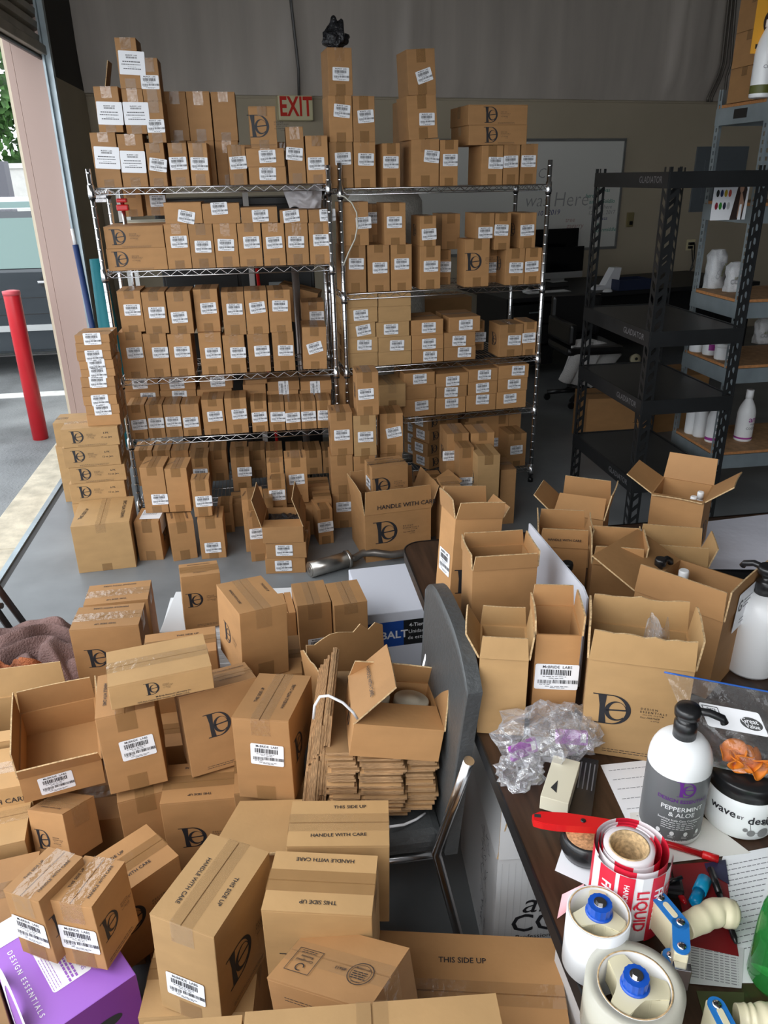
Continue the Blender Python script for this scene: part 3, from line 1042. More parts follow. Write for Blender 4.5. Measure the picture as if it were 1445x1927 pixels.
SCR = mat('screen_black', (0.004, 0.004, 0.005), 0.12)
ALU = mat('brushed_aluminium', (0.55, 0.55, 0.54), 0.35, 0.5)
a_ = ond(1010, 467, .42); c_ = ond(1103, 545, .42)
mm = pose((a_.x, a_.y, .752), 10.2)
wdt = (c_ - a_).length * .98
wdt = 0.56
t = thing('desktop_computer', 'all in one computer with a dark screen and pale chin on the desk', 'computer', mm)
top_ = a_.z - .752
b = MB(SCR); b.box((0, -.008, .10), (wdt, .012, top_), bev=.004); b.build('screen', t)
b = MB(ALU); b.box((0, -.009, .035), (wdt, .012, .098), bev=.003); b.build('chin', t)
b = MB(ALU); b.box((wdt / 2 - .09, -.04, 0), (wdt / 2 + .09, .13, .006), bev=.002); b.box((wdt / 2 - .08, .015, .006), (wdt / 2 + .08, .03, .2)); b.build('stand', t)
a_ = ond(985, 433, .62)
t = thing('monitor', 'black monitor behind the all in one computer on the desk', 'monitor', pose((a_.x, a_.y, .752), 10.2))
b = MB(SCR); b.box((0, -.01, .22), (.66, .02, a_.z - .752), bev=.005); b.build('screen', t)
b = MB(BPL); b.box((.24, -.05, 0), (.42, .08, .012), bev=.003); b.box((.30, .0, .012), (.36, .019, .3)); b.build('stand', t)
p = pz(1000, 555, .752)
t = thing('keyboard', 'slim white keyboard lying in front of the computer', 'keyboard', pose((p.x - .02, p.y + .02, .752), 10.2))
b = MB(ALU); b.box((0, 0, 0), (.46, .12, .008), bev=.003); b.build('base', t)
b = MB(WHT)
for i in range(15):
    for j in range(5):
        b.box((.01 + i * .0293, .006 + j * .022, .008), (.034 + i * .0293, .024 + j * .022, .011))
b.build('keycaps', t)
for k, (px_, py_, lb) in enumerate(((1143, 549, 'white computer mouse to the right of the keyboard'), (992, 549, 'white computer mouse to the left of the keyboard'))):
    p = pz(px_, py_, .752)
    b = MB(WHT); b.lathe([(.033, 0), (.034, .008), (.026, .022), (.012, .029), (.001, .031)], seg=20, M=Matrix.Scale(1.5, 4, (1, 0, 0)))
    o = b.build('computer_mouse'); o.matrix_world = pose((p.x, p.y, .7505), 10); tag(o, lb, 'mouse')
p = pz(1190, 548, .752)
t = thing('desk_tray', 'dark blue storage tray on the right of the desk', 'tray', pose((p.x - .12, p.y + .04, .752), 10.2))
BLU = mat('navy_plastic', (0.02, 0.03, 0.07), 0.5)
b = MB(BLU); b.box((0, 0, 0), (.36, .22, .01)); b.box((0, 0, .01), (.36, .012, .1)); b.box((0, .208, .01), (.36, .22, .1)); b.box((0, .012, .01), (.012, .208, .1)); b.box((.348, .012, .01), (.36, .208, .1)); b.build('body', t)
t = thing('paper_stand', 'white angled paper stand left of the blue tray', 'stand', pose((p.x - .32, p.y + .14, .752), 10.2))
b = MB(PAPER); b.prism([(0, 0), (.25, 0), (.28, .2), (.2, .2), (.11, .04), (0, .03)], 0, .1, 0, Matrix(((1, 0, 0, 0), (0, 0, 1, 0), (0, 1, 0, 0), (0, 0, 0, 1)))); b.build('body', t)
p = pz(1125, 541, .752)
b = MB(PAPER); b.box((-.06, -.04, 0), (.06, .04, .012), bev=.003); o = b.build('note_pad'); o.matrix_world = pose((p.x, p.y + .08, .752), 25); tag(o, 'small cream note pad behind the computer mouse', 'paper')
b = MB(BPL)
for k in range(4):
    b.tube([(p.x - .9 + k * .12, p.y + .1, .765), (p.x - .8 + k * .1, p.y + .02 - k * .02, .757), (p.x - .65 + k * .05, p.y + .07, .757), (p.x - .5 + k * .08, p.y + .12, .757)], .004, seg=5)
o = b.build('cable_tangle'); tag(o, 'tangle of thin black cables on the desk by the computer', 'cable')

# small items under and beside the desk
TOW = mat('white_towel', (0.72, 0.71, 0.70), 0.95, bump=0.8, bscale=90)


def cloth(b, P, nu, nv, m_=0):
    """P(u,v)->point ; two-sided sheet"""
    vs = [[b.bm.verts.new(P(i / nu, j / nv)) for j in range(nv + 1)] for i in range(nu + 1)]
    k = b.mi(m_) if not isinstance(m_, int) else m_
    for i in range(nu):
        for j in range(nv):
            f = b.bm.faces.new((vs[i][j], vs[i + 1][j], vs[i + 1][j + 1], vs[i][j + 1])); f.smooth = True; f.material_index = k


# desk chair carrying the towel
CH = Matrix.Translation((2.62, 6.15, 0))
t = thing('office_chair', 'dark office chair in front of the desk carrying a white towel', 'chair', CH)
b = MB(BPL); b.box((-.24, -.24, .44), (.24, .24, .51), bev=.03); b.build('seat', t)
b = MB(BPL); b.box((-.24, -.26, .53), (-.18, .26, .70), bev=.025); b.build('armrest', t)
b = MB(BPL); b.box((-.22, .22, .52), (.22, .28, .86), bev=.03); b.build('backrest', t)
b = MB(BPL); b.tube([(0, 0, .07), (0, 0, .44)], .025); b.build('column', t)
for k in range(5):
    a0 = 2 * math.pi * k / 5 + .3
    b = MB(BPL); b.tube([(0, 0, .10), (.28 * math.cos(a0), .28 * math.sin(a0), .07)], .02); lg = b.build('leg', t)
    w_ = MB(BPL); w_.lathe([(.028, -.012), (.028, .012)], seg=14, M=Matrix.Translation((.28 * math.cos(a0), .28 * math.sin(a0), .03)) @ Matrix.Rotation(R(90), 4, 'X')); w_.build('caster', lg)
t2 = MB(TOW)
A0 = pY(1078, 640, 5.95); B0 = pY(1168, 668, 6.1); A1 = pY(1052, 715, 5.9); B1 = pY(1118, 738, 5.9)
def tp(u, v):
    top_ = A0.lerp(B0, u); bot = A1.lerp(B1, u * .9)
    p = top_.lerp(bot, v)
    p = p + Vector((0, -.03 * math.sin(v * 2), 0)) + Vector((.012 * math.sin(u * 22 + v * 3), .035 * math.sin(u * 17 + v * 2) * (v + .2), .03 * math.sin(u * 3.1) * (1 - v)))
    return p + Vector((0, 0, .03 * math.sin(u * math.pi) * (1 - v) + .10 * (0 if u < .3 else -(u - .3) * v * -.6)))
cloth(t2, tp, 40, 20)
sd_ = t2.build('towel'); tag(sd_, 'white towel draped over the arm of the office chair', 'towel')
sm = sd_.modifiers.new('s', 'SOLIDIFY'); sm.thickness = .012; sm.offset = 0
p = pY(1195, 676, 5.9)
b = MB(mat('cream_tape_roll', (.5, .45, .3), .5), HOLE)
b.lathe([(.012, -.02), (.042, -.02), (.042, .02), (.012, .02)], seg=20, M=Matrix.Rotation(R(70), 4, 'X'), caps=False)
b.lathe([(.004, -.026), (.0118, -.026), (.0118, .026), (.004, .026)], HOLE, seg=12, M=Matrix.Rotation(R(70), 4, 'X'))
o = b.build('tape_roll'); o.matrix_world = Matrix.Translation(p); tag(o, 'small cream roll held on the chair frame beside the towel', 'tape')
# brown cartons on the floor behind the black shelving
p = pz(1163, 838, 0)
carton('brown carton with monogram on the floor behind the black shelving', (2.42, 5.0, 0), (-4, 0, 0), (.44, .3, .34), [('F', 'mono', .87, .6, .1)], seam='x')
carton('plain brown carton behind the steel shelving, right of the monogram carton', (2.98, 5.2, 0), (6, 0, 0), (.5, .35, .42), seam='x')
carton('tall plain carton standing behind the black shelving at far right', (2.93, 4.75, 0), (0, 0, 0), (.3, .3, .62), seam='x') if False else None

# ------------------------------------------------------------------ things on the steel shelving
OLI = mat('olive_band', (0.10, 0.11, 0.02), .5); MAG = mat('magenta_print', (0.35, 0.03, 0.28), .5); GRY = mat('grey_print', (0.2, 0.2, 0.22), .6); ORG = mat('marigold_card', (0.80, 0.38, 0.03), .6)
def bottle(label, loc, r=.036, h=.2, band=None, bz=(.1, .3), group=None, capm=None, prints=(), name='bottle', face=0, cap_h=.03):
    t = thing(name, label, 'bottle', Matrix.Translation(loc) @ Matrix.Rotation(R(face), 4, 'Z'), group)
    b = MB(WHT, band or WHT)
    pr = [(r * .92, 0), (r, .006)]
    N = 24
    for k in range(1, N + 1):
        z = h * (.006 / h + (1 - .006 / h) * k / N)
        f = z / h
        rr = r if f < .62 else r * (1 - .68 * ((f - .62) / .38) ** 1.8)
        pr.append((rr, z))
    def mf(k, j):
        f = pr[k][1] / h
        return band if band and bz[0] <= f < bz[1] else WHT
    b.lathe(pr, 0, 24, None, mf)
    b.build('bottle_body', t)
    cb = MB(capm or WHT); cb.lathe([(r * .42, h), (r * .42, h + cap_h), (r * .36, h + cap_h + .003)], seg=18); cb.build('cap', t)
    if prints:
        pb = MB(GRY)
        for s, z, sz, m_ in prints:
            sh = text(s, sz, .01)
            V = [(x, y) for x, y in sh[0]]
            i = pb.mi(m_)
            vs = [pb.bm.verts.new((r * 1.012 * math.sin(x / r), -r * 1.012 * math.cos(x / r), z + y)) for x, y in V]
            for q in sh[1]:
                try:
                    f = pb.bm.faces.new([vs[k] for k in q]); f.material_index = i
                except ValueError: pass
        pb.build('printed_text', t)
    return t


# bottom deck
p = pz(1405, 832, SZ[4]); bottle('tall white bottle with magenta splash standing alone on the lower steel deck', (p.x, p.y + .05, SZ[4]), .052, .26, MAG, (.06, .09), prints=(('COLORE', .085, .02, GRY), ('am', .14, .05, MAG), ('PURE', .11, .014, GRY)), face=20, cap_h=.05)
for k, (px_, py_, lb) in enumerate(((1306, 818, 'leftmost of three white bottles low on the steel shelving'), (1322, 824, 'middle of three white bottles low on the steel shelving'), (1345, 834, 'rightmost of three white bottles low on the steel shelving, magenta corner label'))):
    p = pz(px_, py_, SZ[4]); bottle(lb, (p.x, p.y + .04, SZ[4]), .042, .215, MAG if k == 2 else None, (.05, .14), 'white bottles low on the steel shelving', prints=(('PURE', .11, .01, GRY), ('lorem', .13, .008, GRY)) if False else (), face=20)
for k, (px_, py_, lb) in enumerate(((1317, 663, 'leftmost white jar on the steel deck level with the upper black deck'), (1342, 669, 'white jar with magenta label between two plain jars'), (1365, 678, 'plain white jar right of the magenta labelled jar'))):
    p = pz(px_, py_, SZ[3])
    t = thing('jar', lb, 'jar', Matrix.Translation((p.x, p.y + .04, SZ[3])), 'jars on the steel shelving')
    b = MB(WHT, MAG); b.lathe([(.042, 0), (.045, .005), (.045, .03), (.045, .065), (.045, .07)], 0, 24, None, lambda kk, j: MAG if (k == 1 and kk == 2 and 14 < j < 22) else WHT); b.build('jar_body', t)
    b = MB(WHT); b.lathe([(.047, .07), (.047, .09), (.043, .093)], seg=24); b.build('lid', t)
BUB = mat('bubble_wrap', (0.80, 0.82, 0.84), .18, alpha=.42, bump=1.0, bscale=120) if False else film('bubble_wrap', (.8, .82, .85), .5, .85, .1, 1.0, 130, .55)
for k, (px_, py_, h_, lb, wd) in enumerate(((1352, 545, .215, 'taller bubble wrapped bottle pair on the middle steel deck', .06), (1388, 552, .16, 'shorter bubble wrapped bottle on the middle steel deck', .05), (1434, 650, .15, 'bubble wrapped bundle on the deck right of the slotted black post', .055))):
    z_ = SZ[2] if k < 2 else SZ[3]
    p = pz(px_, py_, z_)
    t = thing('wrapped_bottle', lb, 'bottle', Matrix.Translation((p.x + (0, 0, .03)[k], p.y + .06, z_)), 'bubble wrapped bottles on the steel shelving')
    b = MB(WHT); b.lathe([(wd * .6, .004), (wd * .62, .01), (wd * .62, h_ * .7), (wd * .3, h_ * .88), (wd * .3, h_ * .95)], seg=20); b.build('bottle_body', t)
    b = MB(BUB)
    N = 26
    def wp(u, v):
        a = 2 * math.pi * u; z = v * h_
        r_ = wd * (1.0 + .06 * math.sin(a * 5 + v * 9) + .12 * noise.noise(Vector((math.cos(a) * 2, math.sin(a) * 2, v * 5 + k)))) * (1 if v < .85 else 1 - (v - .85) * 2.5)
        return Vector((r_ * math.cos(a), r_ * math.sin(a) * .8, z + .004))
    cloth(b, wp, N * 2, N); b.build('bubble_wrap', t)
    b = MB(GRY, OLI)
    b.shape(text('amore', .03, .004), Matrix.Translation((.012, -wd * 1.02, h_ * .52)) @ Matrix.Rotation(R(90), 4, 'X') @ Matrix.Rotation(R(75 if k == 0 else 0), 4, 'Z'), OLI)
    b.shape(text('COLO', .036, .004), Matrix.Translation((-.008 if k == 0 else .0, -wd * 1.02, h_ * (.5 if k == 0 else .38))) @ Matrix.Rotation(R(90), 4, 'X') @ Matrix.Rotation(R(75 if k == 0 else 0), 4, 'Z'), GRY)
    b.build('printed_text', t)
# crumpled bags between decks, poster, top deck stock
p = pz(1345, 615, 1.0)
t = thing('carton_stack', 'brown carton with white bag hanging under the middle steel deck', 'box', Matrix.Translation((2.60, 4.02, .80))) if False else None
p = pY(1340, 408, 3.905)
a_, c_ = pY(1345, 345, 3.905), pY(1400, 413, 3.905)
t = thing('hair_colour_poster', 'printed poster with colour swatches and long haired model on the steel shelving', 'poster', Matrix.Translation((a_.x, 3.905, c_.z)))
SKIN = mat('poster_skin', (0.42, 0.24, 0.16), .6); HAIR = mat('poster_hair', (0.03, 0.015, 0.012), .6)
pw, ph = c_.x - a_.x, a_.z + .03 - c_.z
b = MB(PAPER); b.box((0, -.004, 0), (pw, -.001, ph)); b.build('sheet', t)
b = MB(HAIR, SKIN)
FM = Matrix.Translation((0, -.0046, 0)) @ Matrix.Rotation(R(90), 4, 'X')
for k, cc in enumerate(((.02, .02, .02), (.02, .03, .1), (.5, .35, .03), (.5, .08, .06), (.25, .01, .03), (.03, .25, .03), (.02, .02, .05), (.5, .5, .5))):
    mm_ = mat('swatch_%d' % k, cc, .5)
    b.shape(disc(pw * (.12 + .115 * (k % 4)), ph * (.62 if k < 4 else .33), pw * .045, ph * .085), FM, mm_)
b.shape(([(pw * .55, 0), (pw * .9, 0), (pw * .95, ph * .7), (pw * .85, ph * .97), (pw * .72, ph * .97), (pw * .66, ph * .7)], [(0, 1, 2, 3, 4, 5)]), FM, HAIR)
b.shape(disc(pw * .79, ph * .74, pw * .06, ph * .12), Matrix.Translation((0, -.0004, 0)) @ FM, SKIN)
b.shape(([(pw * .75, ph * .05), (pw * .86, ph * .05), (pw * .9, ph * .4), (pw * .82, ph * .62), (pw * .77, ph * .62), (pw * .76, ph * .3)], [(0, 1, 2, 3, 4, 5)]), Matrix.Translation((0, -.0003, 0)) @ FM, SKIN)
b.shape(([(pw * .77, 0), (pw * .86, 0), (pw * .85, ph * .36), (pw * .79, ph * .36)], [(0, 1, 2, 3)]), Matrix.Translation((0, -.0008, 0)) @ FM, PAPER)
b.build('print', t)
# top deck: stacked cartons, marigold card, white bottle
z_ = SZ[0]
a0_ = pY(1428, 182, 4.0)
for k in range(3):
    carton('brown carton in the stack on the top steel deck, %s' % ('bottom one', 'middle one', 'top one')[k], (a0_.x + .13, 4.03, z_ + k * .16), (0, 0, 0), (.26, .26, .158), [('F', 'mono', .16, .5, .06)], [('F', .25, .72, 0)] if k < 2 else (), seam='x', group='cartons on the top steel deck')
a_ = pY(1415, 100, 3.97); c_ = pY(1447, 0, 3.97)
t = thing('display_card', 'marigold display card reading scale leaning on the top deck stack', 'card', Matrix.Translation((a_.x, 3.985, a_.z)))
b = MB(ORG); b.box((0, 0, 0), (.17, .004, .35)); b.build('card', t)
b = MB(BPL); b.shape(text('scale', .055, .012), Matrix.Translation((.075, -.0008, .26)) @ FR, BPL); b.shape(ring(.08, .13, .035, .05, .085, .14, .0, .0, 0, 360), Matrix.Translation((0, -.0006, 0)) @ FR, HAIR); b.shape(rect(.02, .02, .11, .04), Matrix.Translation((0, -.0006, 0)) @ FR, BPL); b.build('print', t)
p = pz(1437, 182, z_)
bottle('white bottle with olive bands on the top steel deck', (p.x + .02, 3.965, z_), .05, .30, OLI, (.06, .16), prints=(('COLORE', .13, .022, GRY), ('PURE', .16, .014, GRY)), face=15)

# ------------------------------------------------------------------ things glimpsed behind the wire racks
t = thing('black_cabinet', 'tall black cabinet standing behind the left wire rack', 'cabinet', Matrix.Translation((-.62, 5.15, 0)))
b = MB(BPL); b.box((0, 0, 0), (.95, .45, 1.70), bev=.006); b.build('body', t)
for x in (.02, .485):
    b = MB(BLK); b.box((x, -.018, .05), (x + .445, -.001, 1.66), bev=.004); d_ = b.build('door', t)
    b = MB(GAL); b.box((x + .17, -.03, 1.17), (x + .27, -.019, 1.20), bev=.004); b.build('handle', d_)
t = thing('white_frame_shelf', 'white metal frame with cream shelf boards behind the left rack', 'shelving', Matrix.Translation((-.78, 4.84, 0)))
WMT = mat('white_enamel', (.62, .63, .62), .45)
for x in (0, .70):
    for y in (0, .24):
        b = MB(WMT); b.box((x, y, 0), (x + .03, y + .03, 1.74)); b.build('post', t)
for z in (.4, .95, 1.565):
    b = MB(mat('cream_shelf', (.62, .58, .46), .6)); b.box((.0, .0, z), (.73, .27, z + .025)); b.build('shelf_board', t)
t = thing('umbrella', 'folded teal and navy umbrella leaning in the corner beside the rack', 'umbrella', Matrix.Translation((-1.12, 5.7, 0)))
TEAL = mat('teal_cloth', (.01, .16, .19), .7); NAVY = mat('navy_cloth', (.01, .03, .12), .6)
b = MB(TEAL); b.tube([(.03, 0, .0), (.02, .02, .6), (.01, .05, 1.32)], .05, rr=[.06, .075, .05], seg=12); b.build('canopy', t)
b = MB(NAVY); b.tube([(-.03, -.08, .0), (-.10, -.02, 1.42)], .02, seg=10); b.tube([(-.10, -.02, 1.42), (-.105, -.015, 1.52)], .012, WHT, seg=8); b.build('shaft', t)
p0, p1 = pY(760, 560, 5.0), pY(817, 570, 5.0)
t = thing('bubble_wrap_roll', 'tall white bubble wrap roll standing behind the right wire rack', 'bubble wrap', Matrix.Translation((p1.x - .29, 5.18, 0)))
b = MB(mat('bubble_wrap_roll', (.62, .61, .56), .35, bump=1.0, bscale=55)); b.lathe([(.04, 0), (.27, 0), (.285, .06), (.27, .6), (.255, 1.2), (.24, 1.66), (.20, 1.72), (.04, 1.72)], seg=40); b.build('roll', t)
carton('open topped carton tilted behind the right end of the left rack', (.16, 4.80, 1.0), (-12, 0, 14), (.24, .18, .20), seam='x')
carton('carton resting on the cream shelf board behind the third shelf', (-.45, 4.86, .976), (0, 0, 0), (.3, .2, .16), seam='x')
carton('dark carton beside the bubble wrap roll behind the right rack', (1.28, 5.52, .60), (8, 0, 0), (.40, .3, .40), (), [('F', .5, .25, 0)], seam='x')
carton('base carton under the dark carton behind the right rack', (1.28, 5.52, 0), (8, 0, 0), (.42, .3, .598), seam='x')
b = MB(RED); b.tube([(.02, 4.78, 0), (-.03, 4.78, 1.32)], .010)
o = b.build('red_pole'); tag(o, 'thin red pole standing behind the left wire rack', 'pole')
b = MB(mat('dull_steel_tube', (.30, .26, .24), .35, .7)); b.tube([(.20, 4.76, 0), (.19, 4.76, 1.36)], .022, seg=14)
o = b.build('steel_pole'); tag(o, 'thick dull steel pole near the right end of the left rack', 'pole')
# white bag hanging under the top shelf
b = MB(mat('frosted_plastic', (.72, .70, .72), .3, bump=.8, bscale=25))
A0, B0, A1, B1 = pY(530, 352, 4.62), pY(606, 352, 4.62), pY(545, 392, 4.60), pY(604, 396, 4.60)
cloth(b, lambda u, v: A0.lerp(B0, u).lerp(A1.lerp(B1, u), v) + Vector((0, .03 * noise.noise(Vector((u * 5, v * 4, 2))) - .03 * math.sin(math.pi * u), .012 * math.sin(u * 9))), 26, 14)
o = b.build('plastic_bag'); tag(o, 'white plastic bag sagging under the top shelf of the left rack', 'bag')
# cable over the right rack's left post
b = MB(mat('cream_cable', (.55, .54, .47), .5))
b.tube([pY(x, y, 4.27) for x, y in ((634, 366), (648, 370), (662, 382), (671, 400), (673, 425), (668, 450), (656, 475), (646, 500))], .004, seg=6)
o = b.build('cream_cable'); tag(o, 'cream cable looping down the left post of the right rack', 'cable')


# ================================================================== CARTONS ON THE WIRE RACKS
ZT = dict(Z2=(160, 60, 5.558), Z3=(400, 60, 5.558), ZR=(600, 0, 1.7101), Z4=(180, 330, 3.1413), Z6=(140, 480, 2.7788), Z5=(210, 690, 3.3605), K=(240, 820, 3.6125), G4=(600, 340, 3.1413), LL=(740, 740, 4.8167), A=(100, 800, 1.9013))
ORD = ['first', 'second', 'third', 'fourth', 'fifth', 'sixth', 'seventh', 'eighth', 'ninth', 'tenth', 'eleventh', 'twelfth']


class Rack:
    def __init__(s, origin, yaw, shelves, name):
        s.O, s.yaw, s.Z, s.name = Vector(origin), yaw, shelves, name
        s.u = Vector((math.cos(R(yaw)), math.sin(R(yaw)), 0)); s.n = Vector((math.sin(R(yaw)), -math.cos(R(yaw)), 0))
        s.placed = []

    def hit(s, x, y, dy):
        p = pplane(x, y, s.O - s.n * dy, s.n)
        return (p - s.O).dot(s.u), p.z

    def row(s, zt, shelf, rowname, items, dy=0.015, depth=0.19, kind='tall kraft carton', group=None, snap=None, seam='y'):
        ox, oy, sc = ZT[zt]
        last = None
        N = len(items)
        for k, it in enumerate(items):
            x0, x1, yt, yb = it[:4]
            op = it[4] if len(it) > 4 else {}
            dd = op.get('dy', dy)
            q = lambda x, y: (ox + x / sc, oy + y / sc)
            a, zb = s.hit(*q(x0, yb), dd); c, _ = s.hit(*q(x1, yb), dd)
            _, ztop = s.hit(*q((x0 + x1) / 2, yt), dd)
            dep = op.get('depth', depth)
            cands = [(z, 'shelf') for z in s.Z] + [(P[3], 'box') for P in s.placed if min(P[1], c) - max(P[0], a) > .25 * (c - a) and min(P[5], dd + dep) - max(P[4], dd) > .02]
            best = min(cands, key=lambda t: abs(t[0] - zb))
            if abs(best[0] - zb) < 0.06 or op.get('force'):
                zb = best[0]
            for P in s.placed:                      # keep neighbours apart
                if min(P[3], ztop) - max(P[2], zb) > .01 and min(P[5], dd + dep) - max(P[4], dd) > .005:
                    if P[0] < a < P[1] and P[1] - a < .03: a = P[1] + .001
                    if P[0] < c < P[1] and c - P[0] < .03: c = P[0] - .001
            h = ztop - zb - .0005
            if h < .02 or c - a < .02: print('BAD', rowname, k, a, c, zb, ztop); continue
            s.placed.append((a, c, zb, ztop, dd, dd + dep))
            w = c - a - .0015
            pos = s.O + s.u * ((a + c) / 2) - s.n * dd + Vector((0, 0, zb + .0005))
            labs = []
            for lb in op.get('l', ()):
                lx0, lx1, ly0, ly1 = lb[:4]
                u_, z_ = s.hit(*q((lx0 + lx1) / 2, (ly0 + ly1) / 2), dd)
                cu, cv = (u_ - a) / (c - a), (z_ - zb) / h
                rr = lb[4] if len(lb) > 4 else random.uniform(-2.5, 2.5)
                kd = lb[5] if len(lb) > 5 else 'mc'
                labs.append(('F', cu, min(max(cv, .12), .9), rr, kd))
            desc = op.get('d', kind)
            lab = '%s %s from left, %s, %s' % (ORD[k], desc.replace('kraft ', ''), rowname, s.name)
            if op.get('full'): lab = op['full']
            pr = list(op.get('p', ()))
            if h > .15 and random.random() < .0: pass
            carton(lab, pos, (s.yaw + op.get('yaw', random.uniform(-1.2, 1.2) if abs(c - a) < .2 else 0), 0, op.get('ty', 0)), (w, dep, h), pr, labs, seam=op.get('seam', seam), tape=op.get('tape', random.choice(('brown', 'brown', 'clear'))), group=group or ('cartons on the %s' % s.name), km=op.get('km'))


LR = Rack(LO, 0, LZ, 'left rack')
RR = Rack(RO, 5, RZ, 'right rack')
big = lambda a, b_, c, d_, r=0: {'l': [(a, b_, c, d_, r, 'big')], 'd': 'carton with large white label'}
S = lambda a, b_, c, d_, r=None, **k: {'l': [(a, b_, c, d_) if r is None else (a, b_, c, d_, r)], **k}

# --- left rack, top shelf: bottom layer
LR.row('Z2', 4, 'bottom layer on top shelf', [(120, 385, 1052, 1570, big(110, 355, 1228, 1410, -3)), (395, 660, 1067, 1570, big(393, 615, 1268, 1455, -2)), (675, 865, 1160, 1570, S(680, 850, 1322, 1465, -8)), (905, 1100, 1162, 1570, S(888, 1058, 1315, 1438)), (1115, 1310, 1162, 1570, S(1112, 1278, 1317, 1445, -2))])
LR.row('Z3', 4, 'right part of top shelf', [(185, 367, 1182, 1570, S(182, 352, 1312, 1428, 3, yaw=3)), (385, 775, 1410, 1570, S(492, 660, 1428, 1545, d='flat carton')), (800, 982, 992, 1570, S(780, 938, 1212, 1342, -6, ty=-.8)), (990, 1220, 1085, 1572, S(1007, 1160, 1322, 1435))])
LR.row('Z3', 4, 'stacked pair on top shelf', [(358, 757, 1218, 1402, S(492, 655, 1245, 1362, full='flat carton under the upright monogram carton, top shelf of left rack'))])
LR.row('Z3', 4, 'above the flat pair', [(405, 682, 778, 1210, {'p': [('F', 'logo', .32, .53, .10), ('F', 'fine', .5, .08, .14)], 'full': 'upright carton with monogram standing on the flat pair, top of left rack', 'depth': .1, 'tape': 'brown', 'yaw': 2})])
LR.row('Z2', 4, 'back bottom layer on top shelf', [(655, 855, 1120, 1560), (862, 1100, 1140, 1560), (1107, 1385, 1140, 1560)], dy=.215, depth=.2, kind='shaded plain carton')
LR.row('Z3', 4, 'back bottom layer, right half, top shelf', [(60, 300, 1140, 1560), (330, 620, 1180, 1560), (640, 900, 1150, 1560), (920, 1190, 1200, 1560)], dy=.215, depth=.2, kind='shaded plain carton')
# second layer
LR.row('Z2', 4, 'second layer on top shelf', [(150, 405, 570, 1053, big(145, 378, 762, 945, -2)), (437, 655, 592, 1066, big(440, 636, 768, 945, -1)), (660, 855, 722, 1152, S(650, 830, 925, 1045))])
LR.row('Z2', 4, 'second layer, back, top shelf', [(862, 1100, 622, 1132), (1103, 1345, 622, 1128)], dy=.215, depth=.2, kind='tall shaded carton')
LR.row('Z3', 4, 'second layer, back right, top shelf', [(22, 270, 627, 1130)], dy=.215, depth=.2, kind='tall shaded carton')
LR.row('Z2', 4, 'third layer on top shelf', [(372, 592, 60, 584, big(383, 600, 230, 425, -3)), (608, 805, 272, 716, S(593, 765, 465, 590, -1))], depth=.17)
# --- left rack, second shelf
de = lambda f: {'p': [('F', 'logo', .22, .52, .075), ('F', 'fine', .55, .08, .16)], 'full': f, 'depth': .34, 'seam': 'x'}
LR.row('Z4', 3, 'second shelf', [(75, 428, 430, 546, de('long flat monogram carton, lower of two at left of second shelf, left rack'))])
LR.row('Z4', 3, 'second shelf', [(62, 412, 300, 430, de('long flat monogram carton, upper of two at left of second shelf, left rack'))])
e7 = [(430, 570, 448, 537, 362, 425), (572, 712, 590, 680, 392, 452), (715, 852, 725, 815, 382, 442), (855, 992, 877, 965, 365, 428), (998, 1128, 1012, 1098, 367, 428), (1133, 1265, 1142, 1228, 363, 425), (1270, 1385, 1290, 1375, 352, 415)]
LR.row('Z4', 3, 'bottom row on second shelf', [(a, c, 286 - k, 541 - k * .8, S(l0, l1, m0, m1)) for k, (a, c, l0, l1, m0, m1) in enumerate(e7)], depth=.2)
LR.row('Z4', 3, 'upper row on second shelf', [(412, 635, 160, 284, S(490, 582, 212, 280, -12)), (638, 858, 166, 284, S(685, 775, 170, 222, 2)), (862, 1078, 188, 281, S(928, 1018, 208, 270)), (1090, 1255, 204, 276, S(1112, 1200, 210, 273, 5)), (1260, 1385, 202, 273, S(1330, 1412, 202, 268))], kind='flat carton', seam='x', depth=.22)
# things behind the second shelf
LR.row('Z4', 3, 'white board behind the second shelf', [(165, 285, 82, 246, {'l': [(-10, 30, 100, 150)], 'd': 'brown carton with torn paper', 'dy': .40}), (306, 410, 82, 240, {'l': [(338, 398, 127, 177)], 'dy': .40, 'd': 'narrow labelled carton'})], depth=.15)
# --- left rack, third shelf
LR.row('Z6', 2, 'bottom row on third shelf', [(258, 380, 402, 613, S(278, 355, 487, 535)), (382, 503, 410, 613, S(412, 487, 485, 535)), (508, 630, 412, 612, S(525, 602, 482, 530)), (668, 785, 405, 618, S(688, 762, 487, 537)), (790, 903, 418, 612, S(820, 893, 485, 535)), (917, 1030, 412, 608, S(945, 1017, 477, 525)), (1045, 1157, 402, 602, S(1068, 1140, 475, 523)), (1197, 1322, 376, 600, S(1215, 1293, 455, 515, 15, ty=1.5))], depth=.22)
LR.row('Z6', 2, 'upper row on third shelf', [(250, 372, 187, 402, S(263, 342, 262, 313)), (375, 497, 192, 408, S(392, 470, 275, 327)), (503, 628, 190, 410, S(510, 588, 300, 352)), (640, 765, 178, 385, {'l': [(665, 737, 255, 302)], 'dy': .05}), (785, 902, 192, 414, S(798, 877, 257, 310)), (905, 1020, 186, 410, S(918, 995, 248, 302, 5)), (1024, 1140, 182, 398, S(1038, 1112, 240, 292))], depth=.21)
LR.row('Z6', 2, 'back row on third shelf', [(1192, 1310, 246, 362, {'l': [(1238, 1297, 300, 342)], 'dy': .26})], depth=.18, kind='labelled carton')
